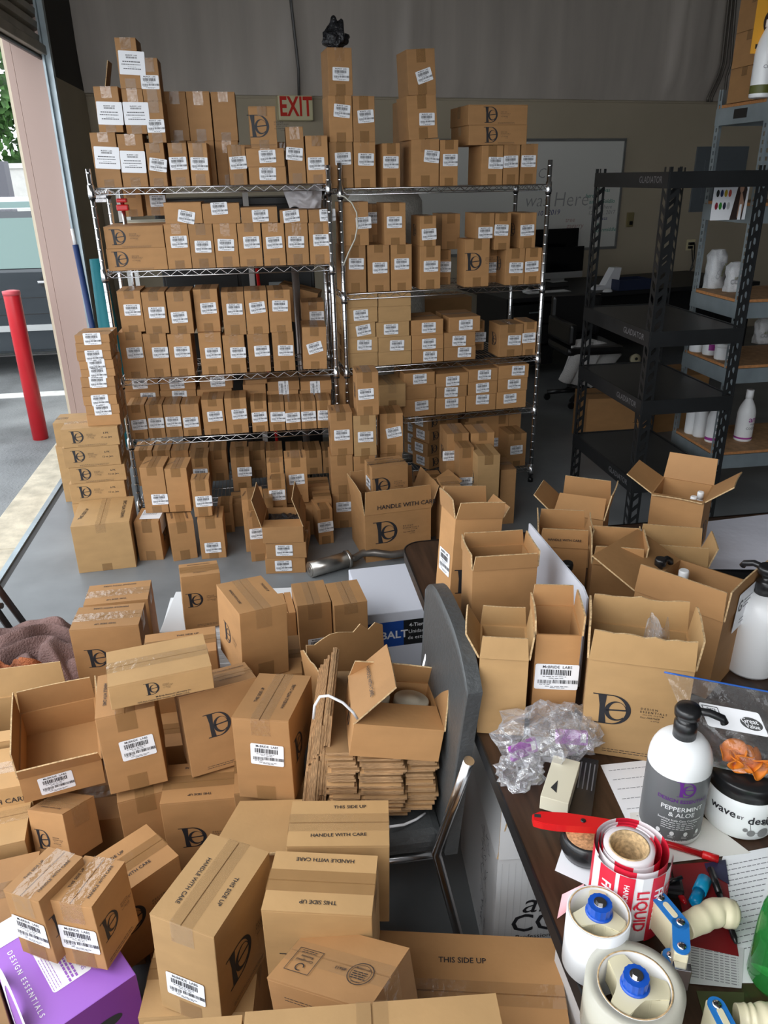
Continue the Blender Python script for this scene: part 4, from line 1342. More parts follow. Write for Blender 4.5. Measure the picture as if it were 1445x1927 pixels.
# --- left rack, fourth shelf
LR.row('Z5', 1, 'bottom row on fourth shelf', [(125, 235, 241, 450, S(130, 220, 340, 395)), (238, 345, 239, 447, S(238, 328, 327, 385)), (348, 455, 237, 443, S(345, 437, 318, 377)), (458, 572, 236, 440, S(457, 547, 322, 380)), (590, 728, 206, 447, S(610, 698, 285, 343)), (734, 872, 197, 442, S(765, 850, 270, 330, 2)), (893, 995, 217, 421, S(892, 978, 290, 347)), (1002, 1102, 224, 415, S(1008, 1095, 290, 345)), (1106, 1202, 221, 412, S(1103, 1188, 293, 350)), (1205, 1300, 217, 408, S(1203, 1288, 285, 342)), (1304, 1395, 213, 404, S(1308, 1390, 280, 335))], depth=.17)
LR.row('Z5', 1, 'set back lower layer on fourth shelf', [(90, 315, 152, 262, S(187, 278, 173, 220)), (318, 545, 148, 258, S(385, 475, 155, 212))], dy=.2, depth=.22, kind='flat carton', seam='x')
LR.row('Z5', 1, 'set back upper layer on fourth shelf', [(78, 302, 84, 148, S(133, 223, 82, 135)), (308, 535, 80, 146, S(367, 457, 80, 135))], dy=.2, depth=.22, kind='flat carton', seam='x')
LR.row('Z5', 1, 'set back middle of fourth shelf', [(555, 775, 140, 300, {'force': 1}), (845, 988, 110, 300, {'force': 1, 'p': [('F', 'fine', .5, .82, .05)]}), (992, 1190, 150, 300, {'force': 1}), (1196, 1395, 150, 300, {'force': 1})], dy=.2, depth=.22, kind='carton', seam='x')
LR.row('Z5', 1, 'upright labelled pair above fourth shelf', [(560, 770, 82, 146, {'l': [(640, 700, 82, 108)]}), (845, 985, 84, 112), (988, 1190, 93, 160, {'l': [(1060, 1115, 110, 160, 90)]}), (1196, 1393, 90, 160, {'l': [(1262, 1312, 110, 160, 90)]})], dy=.2, depth=.22, kind='carton', seam='x')
# --- left rack, bottom shelf: packed rows in the shade
cols = [(75, 197), (200, 318), (321, 440), (445, 570), (574, 695), (716, 832), (838, 952), (956, 1070), (1090, 1208), (1213, 1330), (1335, 1425)]
LR.row('K', 0, 'back row on bottom shelf', [(a, c, 98, 330, {'force': 1}) for a, c in cols], dy=.27, depth=.18, kind='shaded carton')
LR.row('K', 0, 'front row on bottom shelf', [(445, 572, 152, 385, {'l': [(452, 540, 238, 275)]}), (722, 848, 145, 370, S(750, 842, 218, 272))], dy=.07, depth=.19, kind='labelled carton')
LR.row('K', 0, 'middle row on bottom shelf', [(85, 200, 120, 345, {'force': 1}), (205, 320, 118, 345, {'force': 1}), (324, 438, 116, 345, {'force': 1}), (590, 705, 108, 330, S(590, 683, 187, 247, force=1)), (858, 950, 100, 320, S(875, 945, 172, 228, force=1)), (1214, 1328, 110, 312, S(1235, 1322, 185, 243, force=1))], dy=.14, depth=.125, kind='labelled carton') if False else None

# --- right rack, top shelf
RR.row('ZR', 4, 'bottom layer on top shelf', [(37, 112, 457, 585, S(55, 100, 492, 530)), (115, 184, 457, 585, S(130, 173, 497, 530)), (206, 262, 461, 584, S(208, 255, 505, 540, yaw=1)), (298, 386, 447, 583, S(340, 386, 485, 523, -6)), (389, 447, 450, 581, S(400, 445, 498, 533)), (522, 590, 468, 577, S(548, 590, 508, 541)), (592, 643, 466, 577, S(597, 637, 504, 537)), (647, 700, 463, 577, S(653, 695, 503, 535))], depth=.22)
RR.row('ZR', 4, 'second layer on top shelf', [(35, 110, 307, 456, S(50, 98, 335, 380, -6)), (112, 182, 309, 456, S(127, 174, 356, 394, 4)), (290, 384, 305, 446, S(330, 373, 367, 403, -3, ty=-4)), (482, 668, 402, 466, {'p': [('F', 'logo', .37, .5, .075), ('F', 'fine', .65, .1, .1)], 'full': 'long flat monogram carton, lower of two, top shelf of right rack', 'seam': 'x', 'depth': .3})])
RR.row('ZR', 4, 'third layer on top shelf', [(32, 110, 153, 306, S(48, 93, 220, 258)), (288, 378, 157, 300, S(315, 368, 220, 270, 15, ty=-3)), (480, 670, 337, 401, {'p': [('F', 'logo', .37, .5, .075), ('F', 'fine', .65, .1, .1)], 'full': 'long flat monogram carton, upper of two, top shelf of right rack', 'seam': 'x', 'depth': .3})])
RR.row('ZR', 4, 'back row on top shelf', [(520, 590, 480, 577, {'force': 1, 'yaw': 0}), (265, 300, 325, 577, {'force': 1, 'yaw': 0})], dy=.26, depth=.18, kind='shaded carton')
# --- right rack, second shelf
deL = {'p': [('L', 'mono', .5, .55, .075)]}
RR.row('G4', 3, 'bottom row on second shelf', [(150, 282, 384, 627, S(180, 262, 462, 522)), (292, 420, 379, 627, S(320, 402, 485, 545)), (427, 550, 378, 625, S(450, 528, 463, 522)), (597, 718, 386, 622, S(620, 703, 475, 537)), (860, 1003, 345, 612, {'p': [('F', 'logo', .33, .53, .095)], 'l': (), 'd': 'square carton with monogram', 'depth': .14}), (1098, 1210, 401, 608, S(1125, 1205, 487, 543, p=[('L', 'mono', .45, .55, .075)])), (1213, 1308, 398, 605, S(1217, 1297, 480, 535))], depth=.2)
RR.row('G4', 3, 'set back row on second shelf', [(700, 778, 412, 606, {'l': [(718, 762, 480, 540)]}), (990, 1072, 396, 600, {'l': [(1003, 1060, 487, 540)]})], dy=.16, depth=.2, kind='labelled carton')
RR.row('G4', 3, 'upper row on second shelf', [(138, 297, 126, 380, S(228, 300, 217, 282)), (388, 514, 131, 376, S(405, 487, 215, 277)), (598, 692, 208, 384, S(612, 690, 287, 347, p=[('L', 'mono', .4, .5, .06)])), (925, 1032, 192, 388, S(945, 1022, 280, 335)), (1036, 1130, 192, 388, S(1040, 1115, 263, 322)), (1186, 1278, 190, 390, S(1195, 1267, 265, 322, p=[('L', 'mono', .4, .5, .07)]))], depth=.19)
RR.row('G4', 3, 'upper set back row on second shelf', [(298, 386, 138, 376, {'l': [(298, 360, 193, 247)]}), (725, 832, 196, 400, {'force': 0})], dy=.2, depth=.18, kind='shaded carton')
# --- right rack, third shelf: flats
A_ = [(155, 350, 1018, 1097, None), (155, 350, 928, 1015, (230, 308, 943, 1000)), (155, 336, 840, 925, (222, 305, 850, 918, 8)), (153, 348, 750, 838, (208, 288, 767, 823)), (152, 348, 664, 748, None)]
B_ = [(352, 546, 1010, 1091, None), (352, 546, 922, 1010, (423, 500, 945, 1002)), (340, 535, 834, 921, (385, 467, 850, 907)), (352, 545, 743, 832, None), (352, 545, 664, 741, None)]
C_ = [(550, 735, 997, 1084, (617, 697, 1010, 1065)), (550, 736, 912, 996, (610, 690, 935, 993)), (547, 735, 822, 910, (608, 690, 838, 900))]
D_ = [(740, 925, 982, 1070, (823, 897, 988, 1040)), (740, 924, 896, 981, (790, 867, 918, 975)), (768, 952, 805, 894, (828, 908, 823, 882))]
lv = ['lowest', 'second lowest', 'third', 'fourth', 'topmost']
for cn, colm in (('left', A_), ('second', B_), ('third', C_), ('fourth', D_)):
    for k, (a, c, yt, yb, lb) in enumerate(colm):
        RR.row('G4', 2, '', [(a, c, yt, yb, {'l': [lb] if lb else [], 'yaw': 0, 'km': KY if cn in ('left', 'second') else KR, 'full': 'flat carton, %s in %s stack, third shelf of right rack' % (lv[k] if k < len(colm) - 1 else 'topmost', cn)})], depth=.26, seam='x')
RR.row('G4', 2, 'right end of third shelf', [(1062, 1200, 850, 1038, S(1118, 1192, 915, 972, p=[('L', 'mono', .5, .5, .075)])), (1203, 1278, 836, 1030, S(1205, 1275, 900, 958))], depth=.17)
RR.row('G4', 2, 'behind the flat stacks on third shelf', [(905, 975, 830, 1000, {'l': [(930, 968, 900, 950)]})], dy=.24, depth=.17)
# --- right rack, fourth shelf: flats
A_ = [(506, 685, 1290, 1374, (572, 643, 1305, 1355)), (506, 690, 1210, 1290, None), (505, 685, 1135, 1208, (558, 635, 1147, 1197))]
B_ = [(690, 865, 1281, 1362, (745, 823, 1292, 1340)), (695, 874, 1215, 1280, (745, 817, 1225, 1275)), (692, 882, 1138, 1214, (752, 828, 1157, 1212))]
C_ = [(870, 1044, 1264, 1344, (930, 1003, 1267, 1320)), (880, 1052, 1187, 1263, (930, 1003, 1197, 1252)), (882, 1056, 1112, 1186, (943, 1013, 1120, 1175))]
D_ = [(1048, 1222, 1244, 1330, (1093, 1165, 1260, 1315)), (1056, 1230, 1168, 1243, (1117, 1190, 1175, 1230)), (1060, 1238, 1090, 1167, (1142, 1215, 1095, 1150))]
for cn, colm in (('left', A_), ('second', B_), ('third', C_), ('right', D_)):
    for k, (a, c, yt, yb, lb) in enumerate(colm):
        RR.row('G4', 1, '', [(a, c, yt, yb, {'l': [lb] if lb else [], 'yaw': 0, 'full': 'flat carton, %s in %s stack, fourth shelf of right rack' % (('lowest', 'middle one', 'topmost')[k], cn)})], depth=.25, seam='x')
RR.row('G4', 1, 'left end of fourth shelf', [(150, 330, 1150, 1420, {'force': 1}), (340, 500, 1320, 1420, {'force': 1})], dy=.06, depth=.25, kind='plain carton', seam='x')
RR.row('G4', 1, '', [(356, 527, 1205, 1318, {'km': KY, 'full': 'pale flat carton with wide tape strip jutting out at left of fourth shelf, right rack', 'tape': 'clear'})], dy=-.02, depth=.25, seam='y')
# --- right rack, bottom shelf
RR.row('G4', 0, 'bottom shelf', [(1035, 1110, 1385, 1640, {'l': [(1045, 1078, 1515, 1575)], 'force': 1, 'dy': .2}), (1112, 1218, 1497, 1690, S(1132, 1202, 1565, 1617, force=1)), (860, 1030, 1420, 1600, {'force': 1, 'dy': .2})], dy=.03, depth=.17, kind='shaded carton')
RR.row('G4', 0, 'upper layer on bottom shelf', [(882, 1112, 1392, 1500, {'dy': .2}), (1114, 1190, 1372, 1495, {'dy': .2})], depth=.2, kind='shaded carton', seam='x')
# black bag on the highest stack
_p = max((P for P in RR.placed if P[0] < .15), key=lambda P: P[3])
_c = RR.O + RR.u * ((_p[0] + _p[1]) / 2) - RR.n * .10 + Vector((0, 0, _p[3] + .002))
b = MB(mat('black_bag_plastic', (0.015, 0.015, 0.017), .2, bump=1.0, bscale=60))
def _bp(u, v):
    a, e = 2 * math.pi * u, math.pi * (v - .5)
    d = Vector((math.cos(e) * math.cos(a), math.cos(e) * math.sin(a), math.sin(e)))
    n_ = 1 + .45 * noise.noise(d * 2.2)
    return Vector((d.x * .06 * n_, d.y * .05 * n_, max(.0, .045 + d.z * .055 * n_ * (1.5 if d.z > .6 else 1))))
cloth(b, _bp, 30, 20)
o = b.build('plastic_bag'); o.matrix_world = Matrix.Translation(_c); tag(o, 'crumpled black plastic bag on top of the highest carton stack', 'bag')
# raised flap of an opened carton behind the top left cartons
open_carton('opened carton with one raised flap behind the top left cartons', (-.66, 4.54, 1.776), (0, 0, 0), (.10, .13, .44), {'L': (76, .14)})


# ================================================================== CARTONS ON THE FLOOR BEFORE THE RACKS
def lab(cu, cv, r=None, f='F'):
    return (f, cu, cv) if r is None else (f, cu, cv, r)


TOPT = [('U', 'THIS SIDE UP', .2, .5, .015, 90), ('U', 'HANDLE WITH CARE', .8, .5, .015, 90)]
carton('large pale carton on the floor at the left, nearest the door track', (-0.885, 3.632, 0), (4, 0, 0), (.277, .345, .255), [('U', 'THIS SIDE UP', .16, .45, .024, 80), ('U', 'HANDLE WITH CARE', .86, .5, .024, 90)], seam='y', km=KY, tape='clear')
t_ = carton('floor carton with a printed packing list folded over its top', (-0.679, 3.706, 0), (-5, 0, 0), (.123, .182, .219), [('R', 'mono', .5, .55, .085)])
b = MB(WLAB, INK); b.box((-.04, .03, .2205), (.062, .15, .2212), WLAB); b.box((.0620, .04, .13), (.0628, .14, .2205), WLAB)
b.shape(lines(.08, 5, .012, .004), Matrix.Translation((.005, .13, .2216)), INK); b.build('packing_list', t_)
carton('plain floor carton leaning beside the packing list carton', (-0.504, 3.681, 0), (11, 0, 0), (.123, .203, .214), TOPT)
carton('floor carton with barcode label low on its front, right of the plain one', (-0.359, 3.668, 0), (0, 0, 0), (.126, .161, .224), TOPT, [lab(.5, .28, 0)])


class Plane(Rack):
    pass


def fplane(Y, zs=(0,), name='floor'):
    return Plane((0, Y, 0), 0, list(zs), name)


def stand(zt, Y, z0, items, depth=.17, yaw=0):
    """items: (x0,x1,ytop,label,text options)"""
    for it in items:
        x0, x1, yt, label = it[:4]
        op = it[4] if len(it) > 4 else {}
        ox, oy, sc = ZT[zt]
        pl = Plane((0, Y, 0), op.get('yaw', yaw), [], '')
        # bottom edge pixels follow from z0: find them on the plane
        def q(x, y): return (ox + x / sc, oy + y / sc)
        a, _ = pl.hit(*q(x0, yt), 0); c, zt_ = pl.hit(*q(x1, yt), 0)
        _, zt_ = pl.hit(*q((x0 + x1) / 2, yt), 0)
        h = (op.get('h') or zt_ - z0)
        pos = pl.O + pl.u * ((a + c) / 2) + Vector((0, 0, zt_ - h))
        carton(label, pos, (op.get('yaw', yaw), 0, 0), (c - a - .002, op.get('d', depth), h - .001), op.get('p', ()), op.get('l', ()), seam=op.get('seam', 'y'), km=op.get('km'), group=op.get('g'), tape=op.get('tape', 'brown'))


ML = [('L', 'mono', .45, .5, .08)]
stand('K', 3.76, .222, [
    (76, 242, 214, 'tall carton standing on the packing list carton', {'l': [lab(.68, .3, 0)], 'p': [('U', 'THIS SIDE UP', .2, .5, .012, 60)], 'yaw': -4}),
    (246, 400, 222, 'tall unlabelled carton standing right of the tall labelled one', {'p': [('U', 'THIS SIDE UP', .2, .5, .012, 60)], 'yaw': -4})], .17)
stand('K', 3.70, .227, [(425, 552, 300, 'small labelled carton perched on the leaning floor cartons', {'l': [lab(.6, .42, 0)], 'p': [('U', 'THIS SIDE UP', .25, .5, .011, 80), ('U', 'HANDLE WITH CARE', .8, .5, .009, 80)]})], .1)
carton('low monogram carton lying in shade under the left rack front', (-.175, 4.05, 0), (2, 0, 0), (.19, .17, .145), [('U', 'mono', .75, .5, .07)], seam='x')
carton('dark small carton in shade behind the perched small carton', (-.30, 3.98, 0), (0, 0, 0), (.08, .12, .17), TOPT[:0])
stand('K', 3.72, 0, [
    (772, 925, 430, 'floor carton with open tape seam behind the small labelled one', {'p': [('U', 'THIS SIDE UP', .15, .5, .012, 75)], 'd': .17, 'yaw': 3}),
    (928, 985, 425, 'narrow floor carton squeezed behind the open three-carton stack', {'d': .14, 'yaw': 3})], .16)
stand('K', 3.60, 0, [(815, 940, 560, 'small floor carton with barcode label left of the three-carton stack', {'l': [lab(.5, .65, 0)], 'p': [('U', 'THIS SIDE UP', .2, .5, .009, 85), ('U', 'HANDLE WITH CARE', .82, .5, .009, 85)], 'd': .095, 'yaw': 3})])
stand('K', 3.78, .18, [(948, 1072, 300, 'small labelled carton standing on a low carton above the opened carton', {'l': [lab(.5, .55, 0)], 'd': .09, 'p': [('U', 'THIS SIDE UP', .2, .5, .009, 85)]})])
stand('K', 3.90, .18, [(942, 1058, 182, 'pale small carton behind the one above the opened carton', {'d': .09, 'h': .22, 'p': [('U', 'THIS SIDE UP', .2, .5, .009, 85)]}),
                       (1064, 1216, 150, 'tall carton with barcode label right of the small pair', {'l': [lab(.5, .53, 2)], 'd': .13, 'p': TOPT})])
carton('low base carton under the small pair before the left rack', (.03, 3.72, 0), (0, 0, 0), (.19, .24, .175), (), seam='x')
carton('low base carton under the tall carton before the left rack', (.195, 3.86, 0), (0, 0, 0), (.13, .2, .175), (), seam='x')
stand('K', 4.0, 0, [(1225, 1372, 345, 'low shaded carton behind the leaning floor carton at right', {'d': .15, 'seam': 'x'})])
stand('K', 3.83, 0, [(1262, 1388, 430, 'low shaded carton in front of another, left of the tall stacks', {'d': .13, 'seam': 'x'})])
stand('K', 3.70, 0, [(1288, 1393, 500, 'labelled floor carton just right of the opened carton', {'l': [lab(.5, .5, 2)], 'd': .16, 'yaw': 8, 'p': [('U', 'THIS SIDE UP', .3, .5, .01, 80)]})])
# stack of three flat cartons, topmost open
carton('flat carton at the bottom of the three-carton stack', (.003, 3.434, 0), (-6, 0, 0), (.197, .25, .085), [('R', 'mono', .3, .5, .05)], [lab(.45, .5, 0)], seam='x', tape='clear')
carton('flat carton in the middle of the three-carton stack', (.012, 3.43, .086), (-8, 0, 0), (.197, .25, .085), [('R', 'mono', .3, .5, .05)], [lab(.45, .5, 0)], seam='x', tape='clear')
tt = open_carton('open flat carton on top of the three-carton stack', (.002, 3.425, .1725), (-6, 0, 0), (.197, .25, .082), {'L': (105, .15), 'R': (72, .15), 'F': (3, .08)}, fprints={'R': [('HANDLE WITH CARE', .5, .5, .014)]})
b = MB(BPL); b.box((-.08, .09, .072), (.085, .235, .075), BPL)
o = MB(mat('black_bag_plastic', (0.015, 0.015, 0.017), .2, bump=1.0, bscale=60))
cloth(o, lambda u, v: Vector((-.085 + .17 * u, .02 + .2 * v, .06 + .018 * noise.noise(Vector((u * 6, v * 6, 0))))), 30, 30)
o2 = o.build('plastic_bag'); o2.matrix_world = pose((.002, 3.425, .1725), -6); tag(o2, 'black plastic bag stuffed in the open flat carton', 'bag')
b.bm.free()
# large open carton with monogram
open_carton('large open carton with monogram standing on the floor, flaps upright', (.582, 3.494, 0), (7, 0, 0), (.346, .30, .262), {'F': (92, .125), 'B': (96, .12), 'L': (97, .12), 'R': (110, .12)},
            [('F', 'logo', .3, .6, .12)], fprints={'F': [('HANDLE WITH CARE', .62, .28, .032)]}, jag=.004)
carton('carton reading handle with care inside the large open carton', (.56, 3.60, .262), (8, 0, 0), (.19, .14, .205), [('F', 'logo', .25, .5, .09), ('U', 'HANDLE WITH CARE', .5, .35, .022), ('U', 'THIS SIDE UP', .5, .8, .018, 180)], [('L', .5, .5, 0)], seam='x')
carton('hidden low carton inside the large open carton', (.56, 3.60, .006), (8, 0, 0), (.19, .14, .254), seam='x')
open_carton('open carton with drooping flap behind the large open carton', (.83, 3.72, 0), (10, 0, 0), (.12, .2, .25), {'R': (150, .1), 'F': (80, .08)})
# columns in front of the right rack
C1 = Plane((0, 3.92, 0), 0, [0], 'floor stacks')
def col(zt, specs, Y, depth, g='cartons in the floor stacks before the right rack'):
    z_low = 0
    for (x0, x1, yt, lb, op) in specs:
        ox, oy, sc = ZT[zt]
        pl = Plane((0, Y + op.get('dy', 0), 0), 0, [], '')
        a, _ = pl.hit(ox + x0 / sc, oy + yt / sc, 0); c, _ = pl.hit(ox + x1 / sc, oy + yt / sc, 0)
        _, ztp = pl.hit(ox + (x0 + x1) / 2 / sc, oy + yt / sc, 0)
        carton(lb, (((a + c) / 2), Y + op.get('dy', 0), z_low + .0005), (op.get('yaw', 0), 0, 0), (c - a - .002, depth, ztp - z_low - .001), op.get('p', ()), op.get('l', ()), group=g, tape=op.get('tape', 'brown'), km=op.get('km'))
        z_low = ztp
nm = 'carton in the %s floor stack before the right rack, %s'
col('G4', [(78, 208, 1850, nm % ('left', 'bottom one'), {'l': [lab(.5, .62, 0)]}), (66, 200, 1624, nm % ('left', 'unlabelled middle one'), {}), (64, 197, 1370, nm % ('left', 'topmost with side monogram'), {'l': [lab(.5, .48, 0)], 'p': ML + [('U', 'THIS SIDE UP', .15, .5, .012, 90)]})], 3.92, .16)
col('G4', [(205, 336, 1850, nm % ('middle', 'bottom one'), {}), (203, 335, 1628, nm % ('middle', 'second from the floor'), {}), (201, 338, 1388, nm % ('middle', 'third from the floor, labelled'), {'l': [lab(.52, .48, 0)], 'km': KY}), (218, 352, 1132, nm % ('middle', 'topmost with side monogram'), {'l': [lab(.42, .5, 2)], 'p': ML + [('U', 'THIS SIDE UP', .15, .5, .012, 90)]})], 3.92, .16)
col('G4', [(352, 492, 1850, nm % ('right', 'bottom one'), {}), (360, 494, 1612, nm % ('right', 'unlabelled second one'), {}), (358, 497, 1376, nm % ('right', 'topmost with tilted label'), {'l': [lab(.6, .53, 9)], 'yaw': -2})], 3.98, .16)
# flats with labelled ends turned left, on and before the bottom shelf
for k in range(4):
    p = pz(740 + 345 / 4.8167, 740 + 715 / 4.8167, .11)
    carton('end-on flat carton, %s in the right end-on stack on the right rack' % ('lowest', 'second lowest', 'third', 'topmost')[k], (p.x - .01 * (k % 2) - .04, p.y + .14, .101 + k * .086), (-62, 0, 0), (.165, .25, .085), [('R', 'mono', .2, .5, .055)], [lab(.5, .5, 0)], seam='x', group='end-on flat cartons')
for k in range(5):
    p = pz(740 + 200 / 4.8167, 740 + 600 / 4.8167, .11)
    carton('end-on flat carton, %s in the left end-on stack on the right rack' % ('lowest', 'second lowest', 'middle one', 'fourth', 'topmost')[k], (p.x + .0, p.y + .12 + .0, .101 + k * .076), (-62, 0, 0), (.165, .17, .075), (), [lab(.5, .5, 0)], seam='x', group='end-on flat cartons')
stand('LL', 3.98, .21, [(486, 688, 364, 'tall carton with side monogram before the bottom shelf of right rack', {'p': ML, 'l': [lab(.14, .55, 0)], 'd': .19}), (706, 920, 358, 'carton behind, right of the tall side monogram carton', {'d': .17})])
stand('LL', 3.86, 0, [(600, 736, 492, 'narrow carton with side monogram in front of the tall one', {'p': ML, 'l': [lab(.45, .55, 0)], 'd': .14})])
stand('LL', 4.13, .0, [(735, 925, 497, 'pale topped carton tucked behind the front square carton', {'d': .0 + .12, 'seam': 'x'})]) if False else None
stand('LL', 3.76, .12, [(766, 972, 562, 'square carton with side monogram at front of the right rack group', {'p': ML, 'd': .19, 'km': KY})])
carton('base carton on the floor under the square carton', (1.015, 3.775, 0), (0, 0, 0), (.16, .17, .118), seam='x')
stand('LL', 3.99, 0, [(486, 700, 800, 'hidden base carton under the tall side monogram carton', {'h': .2, 'd': .18})]) if False else None
carton('base carton under the tall side monogram carton', (.86, 3.99, 0), (0, 0, 0), (.15, .19, .208), seam='x')
carton('base carton under the carton right of the tall one', (1.03, 3.99, 0), (0, 0, 0), (.15, .17, .208), seam='x')
stand('LL', 3.80, 0, [(975, 1118, 690, 'low shaded carton right of the square carton', {'d': .2, 'seam': 'x'})])
stand('LL', 3.42, 0, [(470, 640, 880, 'shaded carton on the floor behind the tilted monogram carton', {'d': .2, 'seam': 'x'}), (490, 610, 985, 'lower shaded carton on the floor behind the tilted monogram carton', {'d': .001 + .1, 'seam': 'x', 'h': .1})][:1])

# left tower: flat cartons over four wide monogram cartons
SLv = [(150, 795, 836, 'lowest'), (147, 0, 0, '')]
wide = [(135, 917, 940, 'lowest visible'), (130, 0, 0, '')]
XF = 3.98
def at_plane(px_, py_, Y): return pY(px_, py_, Y)
rows_w = [(137, 247, 944, 972, 'fifth, half hidden'), (131, 244, 907, 944, 'fourth'), (137, 236, 877, 907, 'third'), (122, 229, 840, 876, 'second'), (120, 226, 805, 841, 'topmost')]
zb = 0.0
zt0 = [pY((a + c) / 2, yt, XF).z for a, c, yt, yb, n in rows_w]
for (a, c, yt, yb, n_) in rows_w:
    A_, C_, T_ = pY(a, yb, XF), pY(c, yb, XF), pY((a + c) / 2, yt, XF)
    if n_.startswith('fifth'): zb = 0
    carton('wide flat monogram carton, %s in the tower beside the left wire rack' % n_, ((A_.x + C_.x) / 2, XF, zb + .0005), (random.uniform(-1, 1) + 2, 0, 0), (.28, .24, T_.z - zb - .001),
           [('F', 'logo', .26, .55, .065), ('F', '6 PK', .78, .68, .014), ('F', '12 oz. Jars', .78, .45, .013), ('F', 'fine', .55, .1, .16), ('U', 'fine', .5, .5, .1)], [('R', .4, .5, 0)], seam='x', group='wide flat cartons in the left tower', km=KY, tape='clear')
    zb = T_.z
SX = [(163, 230, 779, 798), (161, 228, 762, 779, 1), (157, 222, 744, 762, 1), (156, 219, 728, 744), (155, 216, 709, 727, 1), (154, 217, 694, 709, 1), (151, 214, 678, 693, 1), (147, 209, 661, 677, 1), (145, 207, 645, 660), (142, 207, 630, 645, 1)]
for k, it in enumerate(SX):
    a, c, yt, yb = it[:4]
    Yf = XF + .03
    A_, C_, T_ = pY(a, yb, Yf), pY(c, yb, Yf), pY((a + c) / 2, yt, Yf)
    carton('small flat carton, %s from the bottom in the tower beside the left wire rack' % ORD[k], ((A_.x + C_.x) / 2, Yf, zb + .0004), (random.uniform(-2, 3), 0, 0), (.165, .2, T_.z - zb - .0008),
           [('R', 'mono', .5, .5, .03)] + ([('U', 'fine', .5, .4, .09)] if k == 9 else []), [('F', .5, .5, 0)] if len(it) > 4 else (), seam='x', group='small flat cartons in the left tower', tape='clear')
    zb = T_.z
carton('pale carton behind the left tower under the door track, upper', (-1.19, 4.62, .36), (0, 0, 0), (.2, .2, .14), seam='x', km=KY)
carton('pale carton behind the left tower under the door track, lower', (-1.19, 4.62, 0), (0, 0, 0), (.22, .22, .36), seam='x', km=KY)

# exhaust pipe on the floor
MUF = mat('scuffed_chrome', (0.42, 0.40, 0.37), .28, .9, noise=.3, nscale=9)
RUST = mat('dull_pipe', (0.22, 0.20, 0.18), .4, .8, noise=.3, nscale=12)
A_, B_ = pz(583, 1072, .042), pz(655, 1052, .042)
d_ = (B_ - A_).normalized()
t = thing('exhaust_muffler', 'chrome exhaust muffler with bent pipe lying on the grey floor', 'exhaust', Matrix.Translation(A_))
b = MB(MUF); b.tube([Vector((0, 0, 0)), (B_ - A_)], .040, seg=24); b.build('muffler', t)
b = MB(MUF); b.tube([(B_ - A_) - d_ * .012, (B_ - A_) + d_ * .004], .046, seg=24); b.build('flange', t)
pts = [B_ - A_]
for px_, py_, z_ in ((668, 1050, .04), (682, 1041, .05), (705, 1040, .055), (735, 1044, .045), (765, 1040, .04), (795, 1033, .04), (828, 1033, .04)):
    pts.append(pz(px_, py_, z_) - A_)
b = MB(RUST); b.tube(pts, .019, seg=14); b.build('bent_pipe', t)
b = MB(RUST, MUF); b.tube([-d_ * .004, d_ * .002], .034, 1, seg=18); b.tube([-d_ * .006, Vector((0, 0, 0))], .014, seg=12); b.build('outlet', t)


# ================================================================== THE PILE IN THE FOREGROUND
EN, BD = (.142, .215, .225), (.215, .142, .225)
TX = .0118
def ty_(a=.25, b=.78, r=90, s=TX, swap=False):      # seam runs front to back
    A, B = ('HANDLE WITH CARE', 'THIS SIDE UP') if swap else ('THIS SIDE UP', 'HANDLE WITH CARE')
    return [('U', A, a, .5, s, r), ('U', B, b, .5, s, r)]
def tx_(a=.2, b=.8, r=0, s=TX, swap=False):         # seam runs left to right
    A, B = ('HANDLE WITH CARE', 'THIS SIDE UP') if swap else ('THIS SIDE UP', 'HANDLE WITH CARE')
    return [('U', A, .5, a, s, r), ('U', B, .5, b, s, r)]
FL = lambda s=.064, cu=.33, cv=.55: [('F', 'logo', cu, cv, s), ('F', 'fine', .5, .07, .12)]
RL = lambda s=.064, cu=.3, cv=.5: [('R', 'logo', cu, cv, s), ('R', 'fine', .5, .07, .12)]
LL_ = lambda s=.064, cu=.35, cv=.5: [('L', 'logo', cu, cv, s)]

carton('labelled carton with dark slit seam standing left of the flattened cardboard stack', (-.087, 1.492, .397), (-18, -6, -2), EN, ty_() + RL(.066, .28, .52), [('F', .58, .57, -3)], tape='clear')
carton('nearest upright carton with both warnings upside down at bottom centre', (.008, .985, .389), (-13, 0, 0), (.2, .132, .21), tx_(.16, .87, 180) + FL(.075, .33, .3), seam='x', km=KY)
carton('carton reading this side up directly behind the upside down one', (.057, 1.13, .385), (-8, -2, 1), (.204, .125, .205), [('U', 'THIS SIDE UP', .6, .84, TX, 1), ('U', 'HANDLE WITH CARE', .5, .22, TX, 1)] + RL(), seam='x', km=KY, tape='clear')
t_ = carton('carton lying bottom up with recycling stamps at the bottom centre', (.016, .803, .38), (-38, -9, -14), (.205, .142, .2), [('F', 'fine', .5, .85, .14)], seam='x', tape='clear')
b = MB(INK)
Mt = at('U', .205, .142, .2, .5, .5, 0, .0022)
b.shape(join(move(ring(0, 0, .024, .024, 0, 0, .0225, .0225, 0, 360), .052, -.012), move(ring(0, 0, .019, .019, 0, 0, .0182, .0182, 0, 360), .052, -.012),
             move(text('McBRIDE LABS', .0045, .01), .052, -.001), move(lines(.03, 4, .0045, .002), .052, -.010), move(text('BOX MFG', .004, .01), .052, -.030),
             move(text('#5613', .0085, .012), .012, -.012, 1, 180),
             arc_band([(-.085, -.045), (-.035, -.045), (-.035, .008), (-.085, .008), (-.085, -.045)], .0012), move(text('Corrugated', .0075, .014), -.06, -.018, 1, 180), move(text('Recycles', .0075, .014), -.06, -.009, 1, 180),
             move(ring(0, 0, .0085, .0085, 0, 0, .0065, .0065, 0, 300), -.06, -.033), move(lines(.035, 2, .004, .0015), -.06, .003)), Mt, INK)
b.build('printed_stamps', t_)
